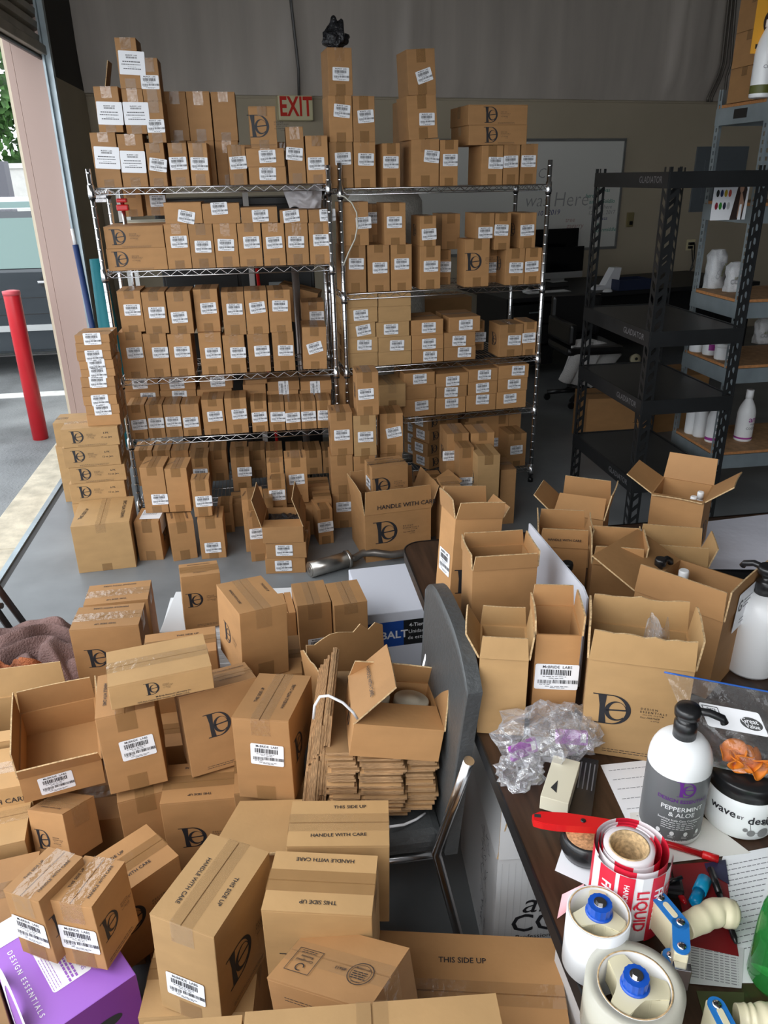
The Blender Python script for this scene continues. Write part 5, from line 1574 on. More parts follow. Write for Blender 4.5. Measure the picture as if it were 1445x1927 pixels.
carton('carton with both warnings at back of the pile, nearest the grey floor', (-.588, 2.436, .242), (2, 0, 0), BD, tx_(.16, .87, 180) + FL(), seam='x', tape='clear')
carton('carton with glossy taped top just in front of the rearmost pile carton', (-.585, 2.219, .274), (-1, 0, 0), BD, tx_(.16, .87, 180) + FL(.068, .32, .5), seam='x', tape='clear')
carton('small upright monogram carton standing on the white boards', (-.314, 2.553, .262), (9, 0, 2), (.14, .105, .222), [('F', 'logo', .3, .55, .058), ('F', 'fine', .6, .07, .08), ('U', 'THIS SIDE UP', .5, .22, .0085, 180), ('U', 'HANDLE WITH CARE', .5, .84, .0085, 180)], seam='x')
carton('tall carton turned corner-on with bright tape glare on its top', (-.078, 1.92, .456), (20, -2, 3), EN, [('U', 'HANDLE WITH CARE', .16, .5, .0105, -90), ('U', 'THIS SIDE UP', .86, .6, .0105, -90)] + LL_(.06, .4, .45), seam='y', tape='clear')
carton('flat monogram carton lying across the tops of the pile', (-.319, 1.625, .629), (11, -1, 0), (.246, .162, .067),
       [('F', 'logo', .40, .55, .034), ('F', 'McBride Research Laboratory Inc.', .6, .17, .0062), ('F', '7675 Park Central Blvd / Decatur, GA 30035 / U.S.A.', .5, .07, .0058)], seam='x', km=KY, tape='clear')
p0, p1 = pz(279.8, 1191, .5), pz(410.8, 1182.6, .5)
carton('carton reading this side up behind the flat monogram carton', ((p0.x + p1.x) / 2 + .0, p0.y - .145, .28), (4, 0, 0), (.215, .142, .22), [('U', 'THIS SIDE UP', .6, .78, TX, 0)], seam='x')
carton('tilted carton with large monogram, right of the labelled upright carton', (-.182, 1.661, .365), (15, -15, 0), (.205, .142, .225), FL(.066, .42, .56) + [('U', 'THIS SIDE UP', .7, .3, .0105, 180), ('U', 'HANDLE WITH CARE', .7, .8, .0105, 180)], seam='x', tape='clear')
carton('upright carton with barcode label beneath the flat monogram carton', (-.411, 1.611, .374), (9, -5, -1), EN, [('U', 'HANDLE WITH CARE', .15, .5, TX, -90)], [('F', .6, .53, 3)])
carton('big carton with barcode label at the bottom left, warnings along its top', (-.240, 1.01, .335), (-29, -2, 1), (.135, .205, .245), [('U', 'HANDLE WITH CARE', .25, .45, TX, -90), ('U', 'THIS SIDE UP', .8, .45, TX, -90)] + RL(.085, .35, .42), [('F', .46, .33, -1)], seam='y', km=KY, tape='clear')
open_carton('empty open carton with barcode label and raised flaps at the left', (-.609, 1.662, .342), (13, 5, 1), (.197, .25, .086), {'F': (118, .058), 'B': (88, .075), 'L': (92, .08), 'R': (96, .08)}, labels=[('F', .42, .5, 3)])
carton('monogram carton turned corner-on beneath the empty open carton', (-.64, 1.566, .215), (-37, -13, -16), (.136, .10, .128), [('F', 'logo', .3, .4, .052), ('U', 'HANDLE WITH CARE', .5, .2, .008, 0)], seam='x', tape='clear')
carton('wide monogram carton with upside down warnings in the middle of the pile', (-.262, 1.56, .115), (-3, 0, 0), (.195, .142, .24), tx_(.16, .87, 180, .0105) + FL(.066, .36, .5), seam='x')
carton('plain tall carton directly below the labelled upright carton', (-.40, 1.60, .12), (11, 0, 0), (.135, .2, .235))
carton('carton showing both warnings wedged behind the twin small cartons', (-.375, 1.33, .13), (38, 0, 0), (.2, .142, .225), [('U', 'THIS SIDE UP', .42, .75, TX, 0), ('U', 'HANDLE WITH CARE', .45, .25, TX, 0), ('F', 'logo', .3, .6, .075)], seam='x')
carton('left twin of the small labelled cartons standing on the purple carton', (-.529, 1.123, .417), (-31, -2, -5), (.090, .115, .157), ty_(.22, .8, 90, .0085) + [('R', 'logo', .3, .5, .05)], [('F', .5, .45, -2)], tape='clear', group='small cartons on the purple carton')
carton('right twin of the small labelled cartons standing on the purple carton', (-.439, 1.101, .402), (-23, -3, -4), (.092, .113, .159), ty_(.22, .8, 90, .0085) + [('R', 'logo', .3, .5, .05), ('R', 'fine', .5, .08, .09)], [('F', .5, .45, -2)], tape='clear', group='small cartons on the purple carton')

# purple carton
PUR = mat('violet_print', (0.33, 0.13, 0.55), .45, bump=.15, bscale=10)
N = Vector((-.347, 1.082, 0)); u_ = Vector((.831, .556, 0)); v_ = Vector((-.556, .831, 0))
pw, pd, ph = .195, .30, .385
org = N - u_ * (pw / 2)
t = thing('purple_carton', 'violet printed carton with hand hole and white lettering at bottom left', 'box', pose((org.x, org.y, 0), math.degrees(math.atan2(u_.y, u_.x))))
WP = mat('white_print', (.85, .85, .87), .5); PDK = mat('violet_dark_print', (0.17, 0.03, 0.24), .5)
b = MB(PUR, WP, PDK, HOLE); b.box((-pw / 2, 0, 0), (pw / 2, pd, ph), PUR, bev=.002)
Mf = fframe('U', pw, pd, ph)
b.shape(text('D E S I G N   E S S E N T I A L S', .0135, .012), Mf @ Matrix.Translation((.030, .13, .0006)) @ Matrix.Rotation(R(-90), 4, 'Z'), WP)
b.shape(move(rrect(.075, .12, .006), .10, .13), Mf @ Matrix.Translation((.0, 0, .0006)), WP)
b.shape(join(move(text('INSTRUCTIONS', .0115, .004), .125, .12, 1, -90), move(lines(.09, 1, 1, .004), .108, .115, 1, -90), move(lines(.09, 1, 1, .004), .101, .118, 1, -90), move(lines(.09, 1, 1, .004), .094, .112, 1, -90), move(lines(.09, 4, .005, .001), .08, .115, 1, -90)), Mf @ Matrix.Translation((0, 0, .001)), PUR)
b.shape(rect(0.0, pd - .06, pw, pd), Mf @ Matrix.Translation((0, 0, .0007)), WP)
Ml = fframe('L', pw, pd, ph)
b.shape(join(ring(.20, .30, .10, .16, .19, .28, .07, .13, 20, 230), ring(.10, .16, .09, .15, .10, .16, .07, .13, 120, 330), rect(.0, 0, .3, .10)), Ml @ Matrix.Translation((0, 0, .0007)), WP)
Mr = fframe('F', pw, pd, ph)
b.shape(disc(pw * .62, ph - .075, .034, .014), Mr @ Matrix.Translation((0, 0, .0008)), HOLE)
b.shape(move(MONO, pw * .5, ph - .13, .05), Mr @ Matrix.Translation((0, 0, .0008)), WP)
b.shape(rect(0, 0, pw, ph), Mr @ Matrix.Translation((0, 0, .0004)), PDK)  # whole front face coloured a darker violet
b.build('carton_body', t)

# bottom edge: open carton whose near flap rises, and a long carton on the right
q0, q1 = pz(300, 1927, .36), pz(905, 1900, .36)
carton('wide pale carton along the bottom edge in front of the stamped carton', (.060, .548, 0), (-5, 0, 0), (.378, .22, .66), seam='y', km=KY, tape='clear')
carton('narrow carton at the bottom edge left of the wide pale carton', (-.205, .57, 0), (-5, 0, 0), (.145, .22, .655), seam=None, km=KY)
carton('pale carton beneath the big labelled carton at the bottom left', (-.235, 1.02, 0), (-6, 0, 0), (.22, .20, .33), seam='x', km=KY)
p0, p1, p2 = pz(711, 1754, .35), pz(1047, 1770, .35), pz(1059, 1872, .35)
t_ = carton('long carton reading this side up at the bottom right below the table', (.262, .842, .0), (-12.5, 0, 0), (.37, .25, .35), [('U', 'THIS SIDE UP', .47, .76, .0165, 1)], seam='x', tape='clear')
# left edge cartons
open_carton('open carton at the left edge with torn wide flap', (-.84, 1.89, .15), (3, 0, 0), (.30, .22, .20), {'B': (92, .10), 'F': (40, .03)}, km=KY, fprints={})
carton('carton at the left edge printed with handle with care', (-.845, 1.70, .12), (6, 0, 0), (.26, .17, .22), [('F', 'HANDLE WITH CARE', .55, .8, .022), ('F', 'fine', .7, .1, .09)], seam='x', km=KY, tape='clear')
carton('pale carton at the left edge under the open carton', (-.83, 1.56, .08), (8, 0, 0), (.26, .2, .20), [('F', 'fine', .8, .2, .09)], seam='x', km=KY, tape='clear')
carton('greyish carton at the lower left edge beside the corner-on monogram carton', (-.76, 1.33, .0), (8, 0, 0), (.26, .2, .27), seam='x')
carton('carton with faint monogram low at the left edge beside the purple carton', (-.72, 1.10, 0), (20, 0, 0), (.2, .2, .33), [('U', 'mono', .8, .5, .05)], seam='x', km=KY)
# low cartons that carry the pile
base = [(-.59, 2.44, 0, .22, .15, .240), (-.585, 2.22, 0, .22, .145, .272), (-.078, 1.93, 0, .22, .22, .23), (-.078, 1.93, .231, .21, .21, .22), (-.18, 1.70, 0, .2, .18, .33), (-.335, 2.02, 0, .2, .15, .278),
        (-.43, 1.85, 0, .2, .16, .30), (-.60, 1.70, 0, .22, .22, .20), (-.42, 1.62, 0, .16, .17, .118), (-.25, 1.57, 0, .2, .13, .114), (-.06, 1.53, 0, .22, .2, .20), (-.07, 1.53, .201, .2, .19, .19),
        (.01, 1.075, 0, .17, .11, .28) if False else (.03, 1.23, 0, .2, .13, .285), (-.25, 1.12, 0, .2, .15, .33) if False else (-.31, 1.34, 0, .16, .14, .128), (-.52, 1.40, 0, .2, .15, .21), (-.70, 1.60, 0, .14, .05, .07)]
for k, (x, y, z, w_, d_, h_) in enumerate(base):
    names = ['under the rearmost pile carton', 'under the glossy taped pile carton', 'lower one beneath the corner-on tall carton', 'upper one beneath the corner-on tall carton', 'under the tilted large monogram carton', 'under the carton behind the flat monogram carton', 'behind the labelled upright carton', 'under the empty open carton', 'under the plain tall carton', 'under the wide monogram carton', 'lower one beneath the slit seam carton', 'upper one beneath the slit seam carton', 'beneath the this side up carton', 'beneath the wedged carton', 'beside the corner-on monogram carton', 'small one at the left edge']
    carton('half hidden plain carton low in the pile, ' + names[k], (x, y, z), (0, 0, 0), (w_, d_, h_), seam='x', group='low cartons inside the pile')
# folded cardboard tray piece in front of the slit seam carton
p = pz(500, 1560, .40)
b = MB(KY, KE); b.prism([(-.12, -.07), (.13, -.085), (.10, .08), (-.07, .085)], 0, .006, KY); b.prism([(-.118, -.072), (.128, -.086), (.128, -.083), (-.118, -.069)], .0001, .0062, KE)
o = b.build('cardboard_flat'); o.matrix_world = pose((p.x, p.y, .402), -6, 0, 0); tag(o, 'flat sheet of cardboard below the slit seam carton', 'cardboard')
carton('half hidden carton under the flat sheet of cardboard', (p.x + .0, p.y - .05, 0), (-6, 0, 0), (.15, .12, .398), seam='x')
# two taped cartons and neighbour behind the torn carton
carton('left of two matching taped cartons beside the white shelf carton', (.090, 2.33, .235), (5, 0, 0), (.118, .165, .215), [], [('F', .6, .22, 0)], tape='clear')
carton('right of two matching taped cartons beside the white shelf carton', (.215, 2.31, .235), (6, 0, 0), (.118, .165, .215), [], [], tape='clear')
carton('low carton carrying the two matching taped cartons', (.15, 2.32, 0), (5, 0, 0), (.27, .18, .234), seam='x')
carton('narrow carton peeking out left of the two matching taped cartons', (.0, 2.36, .19), (5, 0, 0), (.05, .15, .215), tape=None)
carton('low base carton under the narrow peeking carton', (-.01, 2.36, 0), (5, 0, 0), (.055, .15, .189), seam='x')
# white boards
for k in range(14):
    b = MB(mat('white_board', (.80, .81, .82), .55), KE)
    b.box((-.25, -.16, 0), (.25, .16, .0165), bev=.002)
    o = b.build('white_board'); o.matrix_world = pose((-.225 + random.uniform(-.008, .012), 2.70 + random.uniform(-.006, .006), k * .0176 + .001), -4 + random.uniform(-2, 2))
    tag(o, 'white flat board in the stack behind the pile, %s from the floor' % (ORD[k] if k < 12 else ('thirteenth', 'topmost')[k - 12]), 'board', 'white boards behind the pile')

# white shelf carton with blue band
t = thing('shelf_unit_carton', 'white wrapped carton with blue and black printed band behind the chair', 'box', pose((.515, 2.48, 0), 3))
W2, D2, H2 = .47, .38, .30
WC = mat('white_carton', (.72, .74, .82), .6, bump=.12, bscale=14)
BB = mat('cobalt_blue_band', (.01, .07, .35), .5)
b = MB(WC, BB, BPL, WP); b.box((-W2 / 2, 0, 0), (W2 / 2, D2, H2), WC, bev=.004)
b.shape(rect(.005, .15, .148, .26), fframe('F', W2, D2, H2) @ Matrix.Translation((0, 0, .001)), BB)
b.shape(rect(.148, .15, .30, .26), fframe('F', W2, D2, H2) @ Matrix.Translation((0, 0, .001)), BPL)
b.shape(move(text('KOBALT', .046, .02), .077, .20), fframe('F', W2, D2, H2) @ Matrix.Translation((0, 0, .0016)), WP)
b.shape(join(move(text('4-Tier Steel', .022, .01), .222, .236), move(text('Unidad', .022), .198, .207), move(text('de estante', .022), .21, .18)), fframe('F', W2, D2, H2) @ Matrix.Translation((0, 0, .0016)), WP)
b.build('carton_body', t)

# ------------------------------------------------------------------ chair with the cardboard stack
LEA = mat('grey_leatherette', (0.062, 0.066, 0.068), .42, bump=.25, bscale=90)
t = thing('dining_chair', 'grey leatherette chair with chrome frame carrying the flattened cartons', 'chair', Matrix.Translation((.10, 1.43, 0)))
b = MB(LEA); b.box((-.09, -.17, .40), (.205, .20, .455), bev=.02); b.build('seat', t)
# curved backrest, facing left
def bk(u, v, s):
    y = (-.20 - .075 * v) * (1 - u) + .13 * u
    z = .42 + .60 * v
    edge = .055 * (1 - min(1, v * 6)) if v < .17 else 0
    top = 1 - (abs(2 * u - 1) ** 3.0) * .13 * v
    x = .182 + .020 * v + s
    return Vector((x + .02, y, .42 + .56 * v * top))
b = MB(LEA)
n = 20
for s in (0, .028):
    cloth(b, lambda u, v, s=s: bk(u, v, s), n, n)
for i in range(n):
    for (u0, v0, u1, v1) in ((i / n, 0, (i + 1) / n, 0), (i / n, 1, (i + 1) / n, 1), (0, i / n, 0, (i + 1) / n), (1, i / n, 1, (i + 1) / n)):
        f = b.face([bk(u0, v0, 0), bk(u1, v1, 0), bk(u1, v1, .028), bk(u0, v0, .028)])
bmesh.ops.remove_doubles(b.bm, verts=b.bm.verts, dist=.0005)
b.build('backrest', t)
def w2(P): return Vector(P) - Vector((.10, 1.43, 0))
A_ = pX(880, 1425, .325); B_ = pX(819, 1598, .285); C_ = pz(862, 1757, .12)
for nm_, dy in (('leg', -.01), ('leg', .36)):
    b = MB(CHROME)
    pts = [A_, A_.lerp(B_, .5), B_ + (A_ - B_) * .06, B_, B_ + (C_ - B_) * .06, C_, C_ + (C_ - B_).normalized() * .16]
    pts = [w2(q + Vector((0, dy, 0))) for q in pts]
    b.tube(pts, .011, seg=14); b.build(nm_, t)
for y_ in (-.16, .20):
    b = MB(CHROME); b.tube([w2(B_) + Vector((0, y_ + .06 - .0, -.0)) if False else Vector((.185, y_, .385)), Vector((-.08, y_, .385)), Vector((-.10, y_, .36)), Vector((-.115, y_, .012))], .011, seg=14); b.build('leg', t)
b = MB(CHROME); b.tube([Vector((.185, -.165, .385)), Vector((.185, .20, .385))], .009, seg=12); b.build('crossbar', t)

# flattened cartons on the seat
def notch(w_, d_, n1=.10, nt=.006):
    x0, x1, y0, y1 = -w_ / 2, w_ / 2, -d_ / 2, d_ / 2
    a, c = x0 + w_ * .26, x0 + w_ * .70
    return [(x0, y0), (a, y0), (a, y0 + n1), (a + nt, y0 + n1), (a + nt, y0 - .004), (c, y0 - .004), (c, y0 + n1), (c + nt, y0 + n1), (c + nt, y0 + .004), (x1, y0 + .004), (x1, y1), (x0, y1)]
FLM = mat('flattened_kraft', (.40, .23, .10), .8, noise=.15, nscale=12, rand=.30); FLE = mat('flattened_edge', (.36, .215, .105), .9, noise=.5, nscale=60, stretch=(1, 1, 12))
b = MB(FLM, FLE); P_ = notch(.235, .30, .05, .010); b.prism(P_, 0, .0056, FLM); b.bm.normal_update()
for f in b.bm.faces:
    if abs(f.normal.z) < .5: f.material_index = 1
flat_me = b.mesh('cardboard_flat')
for k in range(34):
    o = obj('flattened_carton', flat_me)
    ss = 1 - max(0, (8 - k)) * .014
    o.matrix_world = pose((.197 + random.uniform(-.006, .006) - (max(0, 8 - k) * .006), 1.455 + random.uniform(-.008, .008) + (.004 * max(0, 8 - k)), .4575 + k * .0060), -9 + random.uniform(-1.2, 1.2)) @ Matrix.Scale(ss, 4, (1, 0, 0))
    tag(o, 'flattened kraft carton lying in the notched stack on the grey chair, layer %s of the middle' % ('within' if True else k) if False else 'flattened kraft carton in the notched horizontal stack on the grey chair', 'cardboard', 'flattened cartons lying on the chair')
b = MB(FLM, FLE); b.prism(notch(.30, .26, .04), 0, .0052, FLM); b.bm.normal_update()
for f in b.bm.faces:
    if abs(f.normal.z) < .5: f.material_index = 1
flat2 = b.mesh('cardboard_flat')
for k in range(11):
    o = obj('flattened_carton', flat2)
    M2 = Matrix.Translation((.080 - k * .0052 + .0, 1.47 + random.uniform(-.006, .006), .605 + random.uniform(-.012, .012) - k * .006)) @ Matrix.Rotation(R(-9), 4, 'Z') @ Matrix.Rotation(R(-84 + k * .2), 4, 'Y')
    o.matrix_world = M2
    tag(o, 'flattened kraft carton standing on edge at the left of the chair stack', 'cardboard', 'flattened cartons standing on edge')
# opened jar carton on top of the stack
tj = open_carton('opened carton of jars tipped on top of the flattened cartons', (.198, 1.275, .668), (-3, -6, 10), (.192, .20, .074), {'F': (4, .085), 'L': (50, .12), 'R': (86, .125), 'B': (58, .07)}, [('L', 'mono', .5, .5, .045)], fprints={'L': [('HANDLE WITH CARE', .5, .5, .0135)]})
JM = tj.matrix_world.copy()
CRM = mat('cream_lid', (.60, .55, .44), .45)
for k, (x, y) in enumerate(((.045, .135), (-.045, .14), (.045, .05), (-.045, .05))):
    t = thing('jar', ('cream lidded jar showing in the opened carton on the chair', 'cream lidded jar hidden at back left of the opened carton on the chair', 'cream lidded jar at front right inside the opened carton on the chair', 'cream lidded jar at front left inside the opened carton on the chair')[k], 'jar', JM @ Matrix.Translation((x, y, .0045)), 'jars in the opened carton')
    b = MB(WHT); b.lathe([(.034, 0), (.038, .003), (.038, .046)], seg=28); b.build('jar_body', t)
    b = MB(CRM); b.lathe([(.0405, .046), (.0405, .062), (.038, .064), (.02, .0645), (.0195, .066), (.001, .066)], seg=32); b.build('lid', t)
open_carton('large torn open carton standing behind the chair stack', (.243, 1.64, 0), (20, 0, 0), (.25, .25, .46), {'B': (92, .15), 'L': (96, .15)}, jag=.03)
WCAB = mat('white_cable', (.8, .8, .82), .4)
b = MB(WCAB)
b.tube([pY(590, 1352, 1.25), pY(592, 1328, 1.24), pY(602, 1311, 1.235), pY(618, 1309, 1.23), pY(645, 1322, 1.225), pY(664, 1340, 1.22), pY(672, 1352, 1.23)], .0028, seg=8)
o = b.build('white_cable'); tag(o, 'white cable looping out left of the jar carton', 'cable')
b = MB(WCAB); b.tube([pz(732, 1556, .47), pz(760, 1552, .462), pz(783, 1542, .46), pz(800, 1530, .46)], .003, seg=8)
o = b.build('white_cable'); tag(o, 'white cable end lying on the chair seat below the stack', 'cable')

# towels and stool at the left edge
def mound(name, label, c, rx, ry, hh, m_, seed, fold=7):
    b = MB(m_)
    N = 110
    def P(u, v):
        x, y = 2 * u - 1, 2 * v - 1
        r_ = math.sqrt(x * x + y * y)
        n1 = noise.noise(Vector((x * 1.6 + seed, y * 1.6, seed)))
        n2 = noise.noise(Vector((x * 3.1, y * 2.3 + seed, 2)))
        f = abs(math.sin((x * fold * .35 + y * fold * .8 + 5 * n1 + 3 * n2)))
        z = max(0, 1 - r_ ** 2.6 * (0.95 + .2 * n1)) ** .6
        return Vector((x * rx * (1 + .12 * n1), y * ry * (1 + .12 * n1), z * hh * (.55 + .40 * f * z + .25 * n2) + .004))
    cloth(b, P, N, N)
    o = b.build(name); o.matrix_world = Matrix.Translation(c); tag(o, label, 'towel')
    return o
MAU = mat('mauve_terry', (.24, .145, .13), .95, noise=.35, nscale=4, bump=1.0, bscale=160)
ORT = mat('rust_terry', (.42, .13, .05), .95, noise=.3, nscale=6, bump=1.0, bscale=160)
mound('towel', 'rumpled mauve towel heaped on the floor at the left edge', (-1.03, 2.72, 0), .34, .30, .22, MAU, 1.3, 10)
mound('towel', 'rust orange towel in front of the mauve towel at the left edge', (-.98, 2.36, .0), .25, .17, .33, ORT, 4.1, 9)
WD = mat('dark_walnut', (.035, .018, .012), .4)
t = thing('wooden_stool', 'dark brown wooden stool leg frame at the left edge', 'stool', Matrix.Translation((-1.35, 2.9, 0)))
for (a, c) in (((0, 1112), (50, 1180)), ((-40, 1100), (18, 1183))):
    P0, P1 = pz(a[0], a[1], .26), pz(c[0], c[1], .02)
    b = MB(WD)
    d_ = (P0 - P1)
    b.tube([P1 - t.location, P0 + d_ * .6 - t.location], .017, seg=4); b.build('leg', t)
P0, P1 = pz(5, 1140, .16), pz(-30, 1140, .16)
b = MB(WD); b.tube([P0 - t.location, P1 - t.location], .013, seg=6); b.build('stretcher', t)
b = MB(WD); b.box((-.4, -.2, .44), (.02, .2, .47), bev=.006); b.build('seat', t)


# ================================================================== WORK TABLE AT THE RIGHT
TZ = .78
TW = mat('dark_walnut_laminate', (0.045, 0.022, 0.012), .38, noise=.45, nscale=5, stretch=(12, 1, 1))
t = thing('work_table', 'dark wood work table with rubber edge holding open cartons and tape guns', 'table', Matrix.Translation((.352, .40, 0)))
def rr_poly(w_, d_, r_, n=6):
    V = []
    for cx, cy, a in ((w_ - r_, d_ - r_, 0), (r_, d_ - r_, 90), (r_, r_, 180), (w_ - r_, r_, 270)):
        for k in range(n + 1):
            V.append((cx + r_ * math.cos(R(a + 90 * k / n)), cy + r_ * math.sin(R(a + 90 * k / n))))
    return V
TWd, TDp = 1.30, 1.68
b = MB(TW); b.prism([(x + .004, y + .004) for x, y in rr_poly(TWd - .008, TDp - .008, .06)], TZ - .028, TZ, TW); b.build('table_top', t)
b = MB(BPL)
V = rr_poly(TWd, TDp, .064)
Vi = [(x + .0035, y + .0035) for x, y in rr_poly(TWd - .007, TDp - .007, .06)]
for i in range(len(V)):
    j = (i + 1) % len(V)
    b.face([(*V[i], TZ - .03), (*V[j], TZ - .03), (*V[j], TZ + .0015), (*V[i], TZ + .0015)])
    b.face([(*V[i], TZ + .0015), (*V[j], TZ + .0015), (*Vi[j], TZ + .0015), (*Vi[i], TZ + .0015)])
b.build('edge_band', t)
for x in (.5, TWd - .08):
    for y in (.12, TDp - .12):
        b = MB(BPL); b.tube([(x, y, .0), (x, y, TZ - .028)], .018, seg=12); b.build('leg', t)


def zat(x, y, py_):
    """height on the vertical line through (x, y) seen at image row py_"""
    lo, hi = -.5, 3.0
    for _ in range(40):
        mid = (lo + hi) / 2
        v = Vector((x, y, mid)) - CAM
        yy = 963.5 - F_PX * v.dot(up) / v.dot(fwd)
        if yy > py_: lo = mid
        else: hi = mid
    return (lo + hi) / 2


E0 = .0012
# ---------------- open cartons on the table
open_carton('battered open monogram carton in front of the others on the table', (.616, 1.073, TZ + E0), (-23, 0, 0), (.181, .130, .212), {'F': (93, .062), 'B': (90, .062), 'L': (92, .062), 'R': (96, .062)},
            [('F', 'logo', .27, .50, .066), ('F', 'fine', .5, .07, .1)], km=KY, jag=.006)
open_carton('narrow unmarked open carton at the left of the table', (.397, 1.181, TZ + E0), (-16, 0, 0), (.092, .118, .178), {'F': (82, .045), 'B': (88, .045), 'L': (118, .055), 'R': (97, .05)}, km=KY)
open_carton('narrow open carton with barcode label on the table', (.500, 1.175, TZ + E0), (-14, 0, 0), (.084, .112, .222), {'B': (92, .045), 'R': (93, .04), 'L': (92, .03)}, labels=[('F', .52, .58, 0)])
open_carton('open monogram carton behind the narrow ones at the left of the table', (.462, 1.400, TZ + E0), (-3, 0, 0), (.140, .110, .252), {'F': (98, .035), 'B': (90, .035), 'L': (92, .035), 'R': (94, .035)},
            [('F', 'logo', .30, .33, .062)])
open_carton('tall open monogram carton leaning at the back left of the table', (.445, 1.60, TZ + .012), (4, -5, 5), (.118, .115, .262), {'F': (108, .045), 'B': (96, .045), 'L': (100, .045), 'R': (120, .03)},
            [('F', 'logo', .34, .38, .062)], [('L', .5, .50, 4)])
open_carton('open carton with fanned flaps at the back of the table', (.808, 1.84, TZ + E0), (-32, 0, 0), (.136, .13, .150), {'F': (35, .07), 'B': (85, .07), 'L': (140, .075), 'R': (100, .075)})
open_carton('open carton reading handle with care at the back of the table', (.690, 1.64, TZ + E0), (-18, 0, 0), (.118, .12, .165), {'F': (90, .05), 'B': (90, .05), 'L': (95, .055), 'R': (100, .05)}, fprints={'F': [('HANDLE WITH CARE', .5, .45, .0085)]})
open_carton('small open carton in the middle of the table rear', (.775, 1.515, TZ + E0), (-20, 0, 0), (.116, .112, .170), {'F': (92, .048), 'B': (90, .048), 'L': (94, .05), 'R': (96, .05)}, fprints={'F': [('HANDLE WITH CARE', .45, .4, .0085)]})
open_carton('open carton with folded flap beside the white sheet on the table', (.965, 1.59, TZ + E0), (-22, 0, 0), (.155, .115, .115), {'F': (92, .055), 'B': (90, .055), 'R': (108, .055), 'L': (93, .05)}, km=KY)
open_carton('tall open carton with barcode label at the far right of the table', (1.082, 1.937 - .12, TZ + E0), (-40, 0, 0), (.140, .14, .197), {'F': (185, .01), 'B': (110, .075), 'L': (150, .085), 'R': (140, .085)},
            [('R', 'mono', .5, .4, .07)], [('F', .5, .38, 0)])
for k, (x, y) in enumerate(((.035, .045), (.045, .09))):
    bottle(('white capped bottle standing in the tall open carton, front one', 'white capped bottle standing in the tall open carton, rear one')[k], pose((1.082, 1.817, TZ + E0 + .0045), -40) @ Vector((x, y, 0)), .022, .165, group='bottles in the tall open carton', cap_h=.018)
tq = open_carton('large open carton with shipping label at the right of the table', (.795, 1.29, TZ + E0), (-51, -4, 1), (.190, .24, .185), {'F': (91, .065), 'L': (158, .12), 'R': (90, .065)})
b = MB(WLAB, INK)
Mq = at('R', .19, .24, .185, .55, .98, 0, .0052)
b.shape(rrect(.15, .09, .003), Mq, WLAB)
b.shape(join(move(text('G', .035, .02), -.055, .012), move(lines(.05, 3, .008, .002), -.01, .02), move(bars(.045, .03, 4), .045, .01), move(lines(.1, 2, .008, .002), .01, -.025)), Mq @ Matrix.Translation((0, 0, .0006)), INK)
b.build('shipping_label', tq)

# bubble wrap scrap standing in the battered carton
b = MB(film('wrap_scrap', (.75, .77, .8), .2, .9, .08, 1.0, 90, .4))
def _sc(u, v):
    n_ = noise.noise(Vector((u * 4, v * 4, 9)))
    return Vector(((u - .5) * .07 * (1 - .5 * v), .02 * math.sin(u * 7) + .02 * n_, .10 * v + .01 * n_))
cloth(b, _sc, 18, 16)
o = b.build('bubble_wrap'); o.matrix_world = pose((.672, 1.13, TZ + .165), -23); tag(o, 'scrap of clear bubble wrap sticking up inside the battered open carton', 'bubble wrap')

# white board leaning between the cartons
A_, B_ = pY(995, 985, 1.62), pY(1105, 1118, 1.30)
b = MB(mat('white_foam_board', (.74, .76, .84), .5))
uu = Vector((B_.x - A_.x, B_.y - A_.y, 0)).normalized(); nn = Vector((-uu.y, uu.x, 0))
wl = (Vector((B_.x, B_.y, 0)) - Vector((A_.x, A_.y, 0))).length
za, zb_ = A_.z, B_.z
Q = [(0, TZ + .002), (wl, TZ + .002), (wl, zb_ - .01), (wl * .93, zb_ + .004), (0, za)]
fr_ = [Vector((A_.x, A_.y, 0)) + uu * x + Vector((0, 0, z)) for x, z in Q]; bk_ = [p + nn * .004 for p in fr_]
b.face(fr_); b.face(bk_[::-1])
for i in range(5): b.face([fr_[i], fr_[(i + 1) % 5], bk_[(i + 1) % 5], bk_[i]])
o = b.build('foam_board'); tag(o, 'white foam board leaning between the open cartons', 'board')


def pump_bottle(label, x, y, r, hb, cap=BPL, group=None, pump=True, spout=0):
    t = thing('pump_bottle', label, 'bottle', Matrix.Translation((x, y, TZ + .001)) @ Matrix.Rotation(R(spout), 4, 'Z'), group)
    b = MB(WHT)
    prof = [(r * .9, 0), (r, .008), (r, hb * .68)] + [(r * (.32 + .68 * math.cos(R(a)) ** .8), hb * .68 + hb * .30 * math.sin(R(a))) for a in (15, 30, 45, 60, 75, 86)] + [(r * .30, hb)]
    b.lathe(prof, seg=32); b.build('bottle_body', t)
    b = MB(cap); b.lathe([(r * .36, hb), (r * .36, hb + .028), (r * .30, hb + .032), (r * .2, hb + .034), (r * .2, hb + .045), (r * .38, hb + .047), (r * .40, hb + .058), (r * .34, hb + .064)], seg=24)
    if pump:
        b.tube([(0, 0, hb + .055), (r * .6, 0, hb + .058), (r * .95, 0, hb + .05), (r * 1.02, 0, hb + .042)], .007, seg=10)
    b.build('pump', t)
    return t


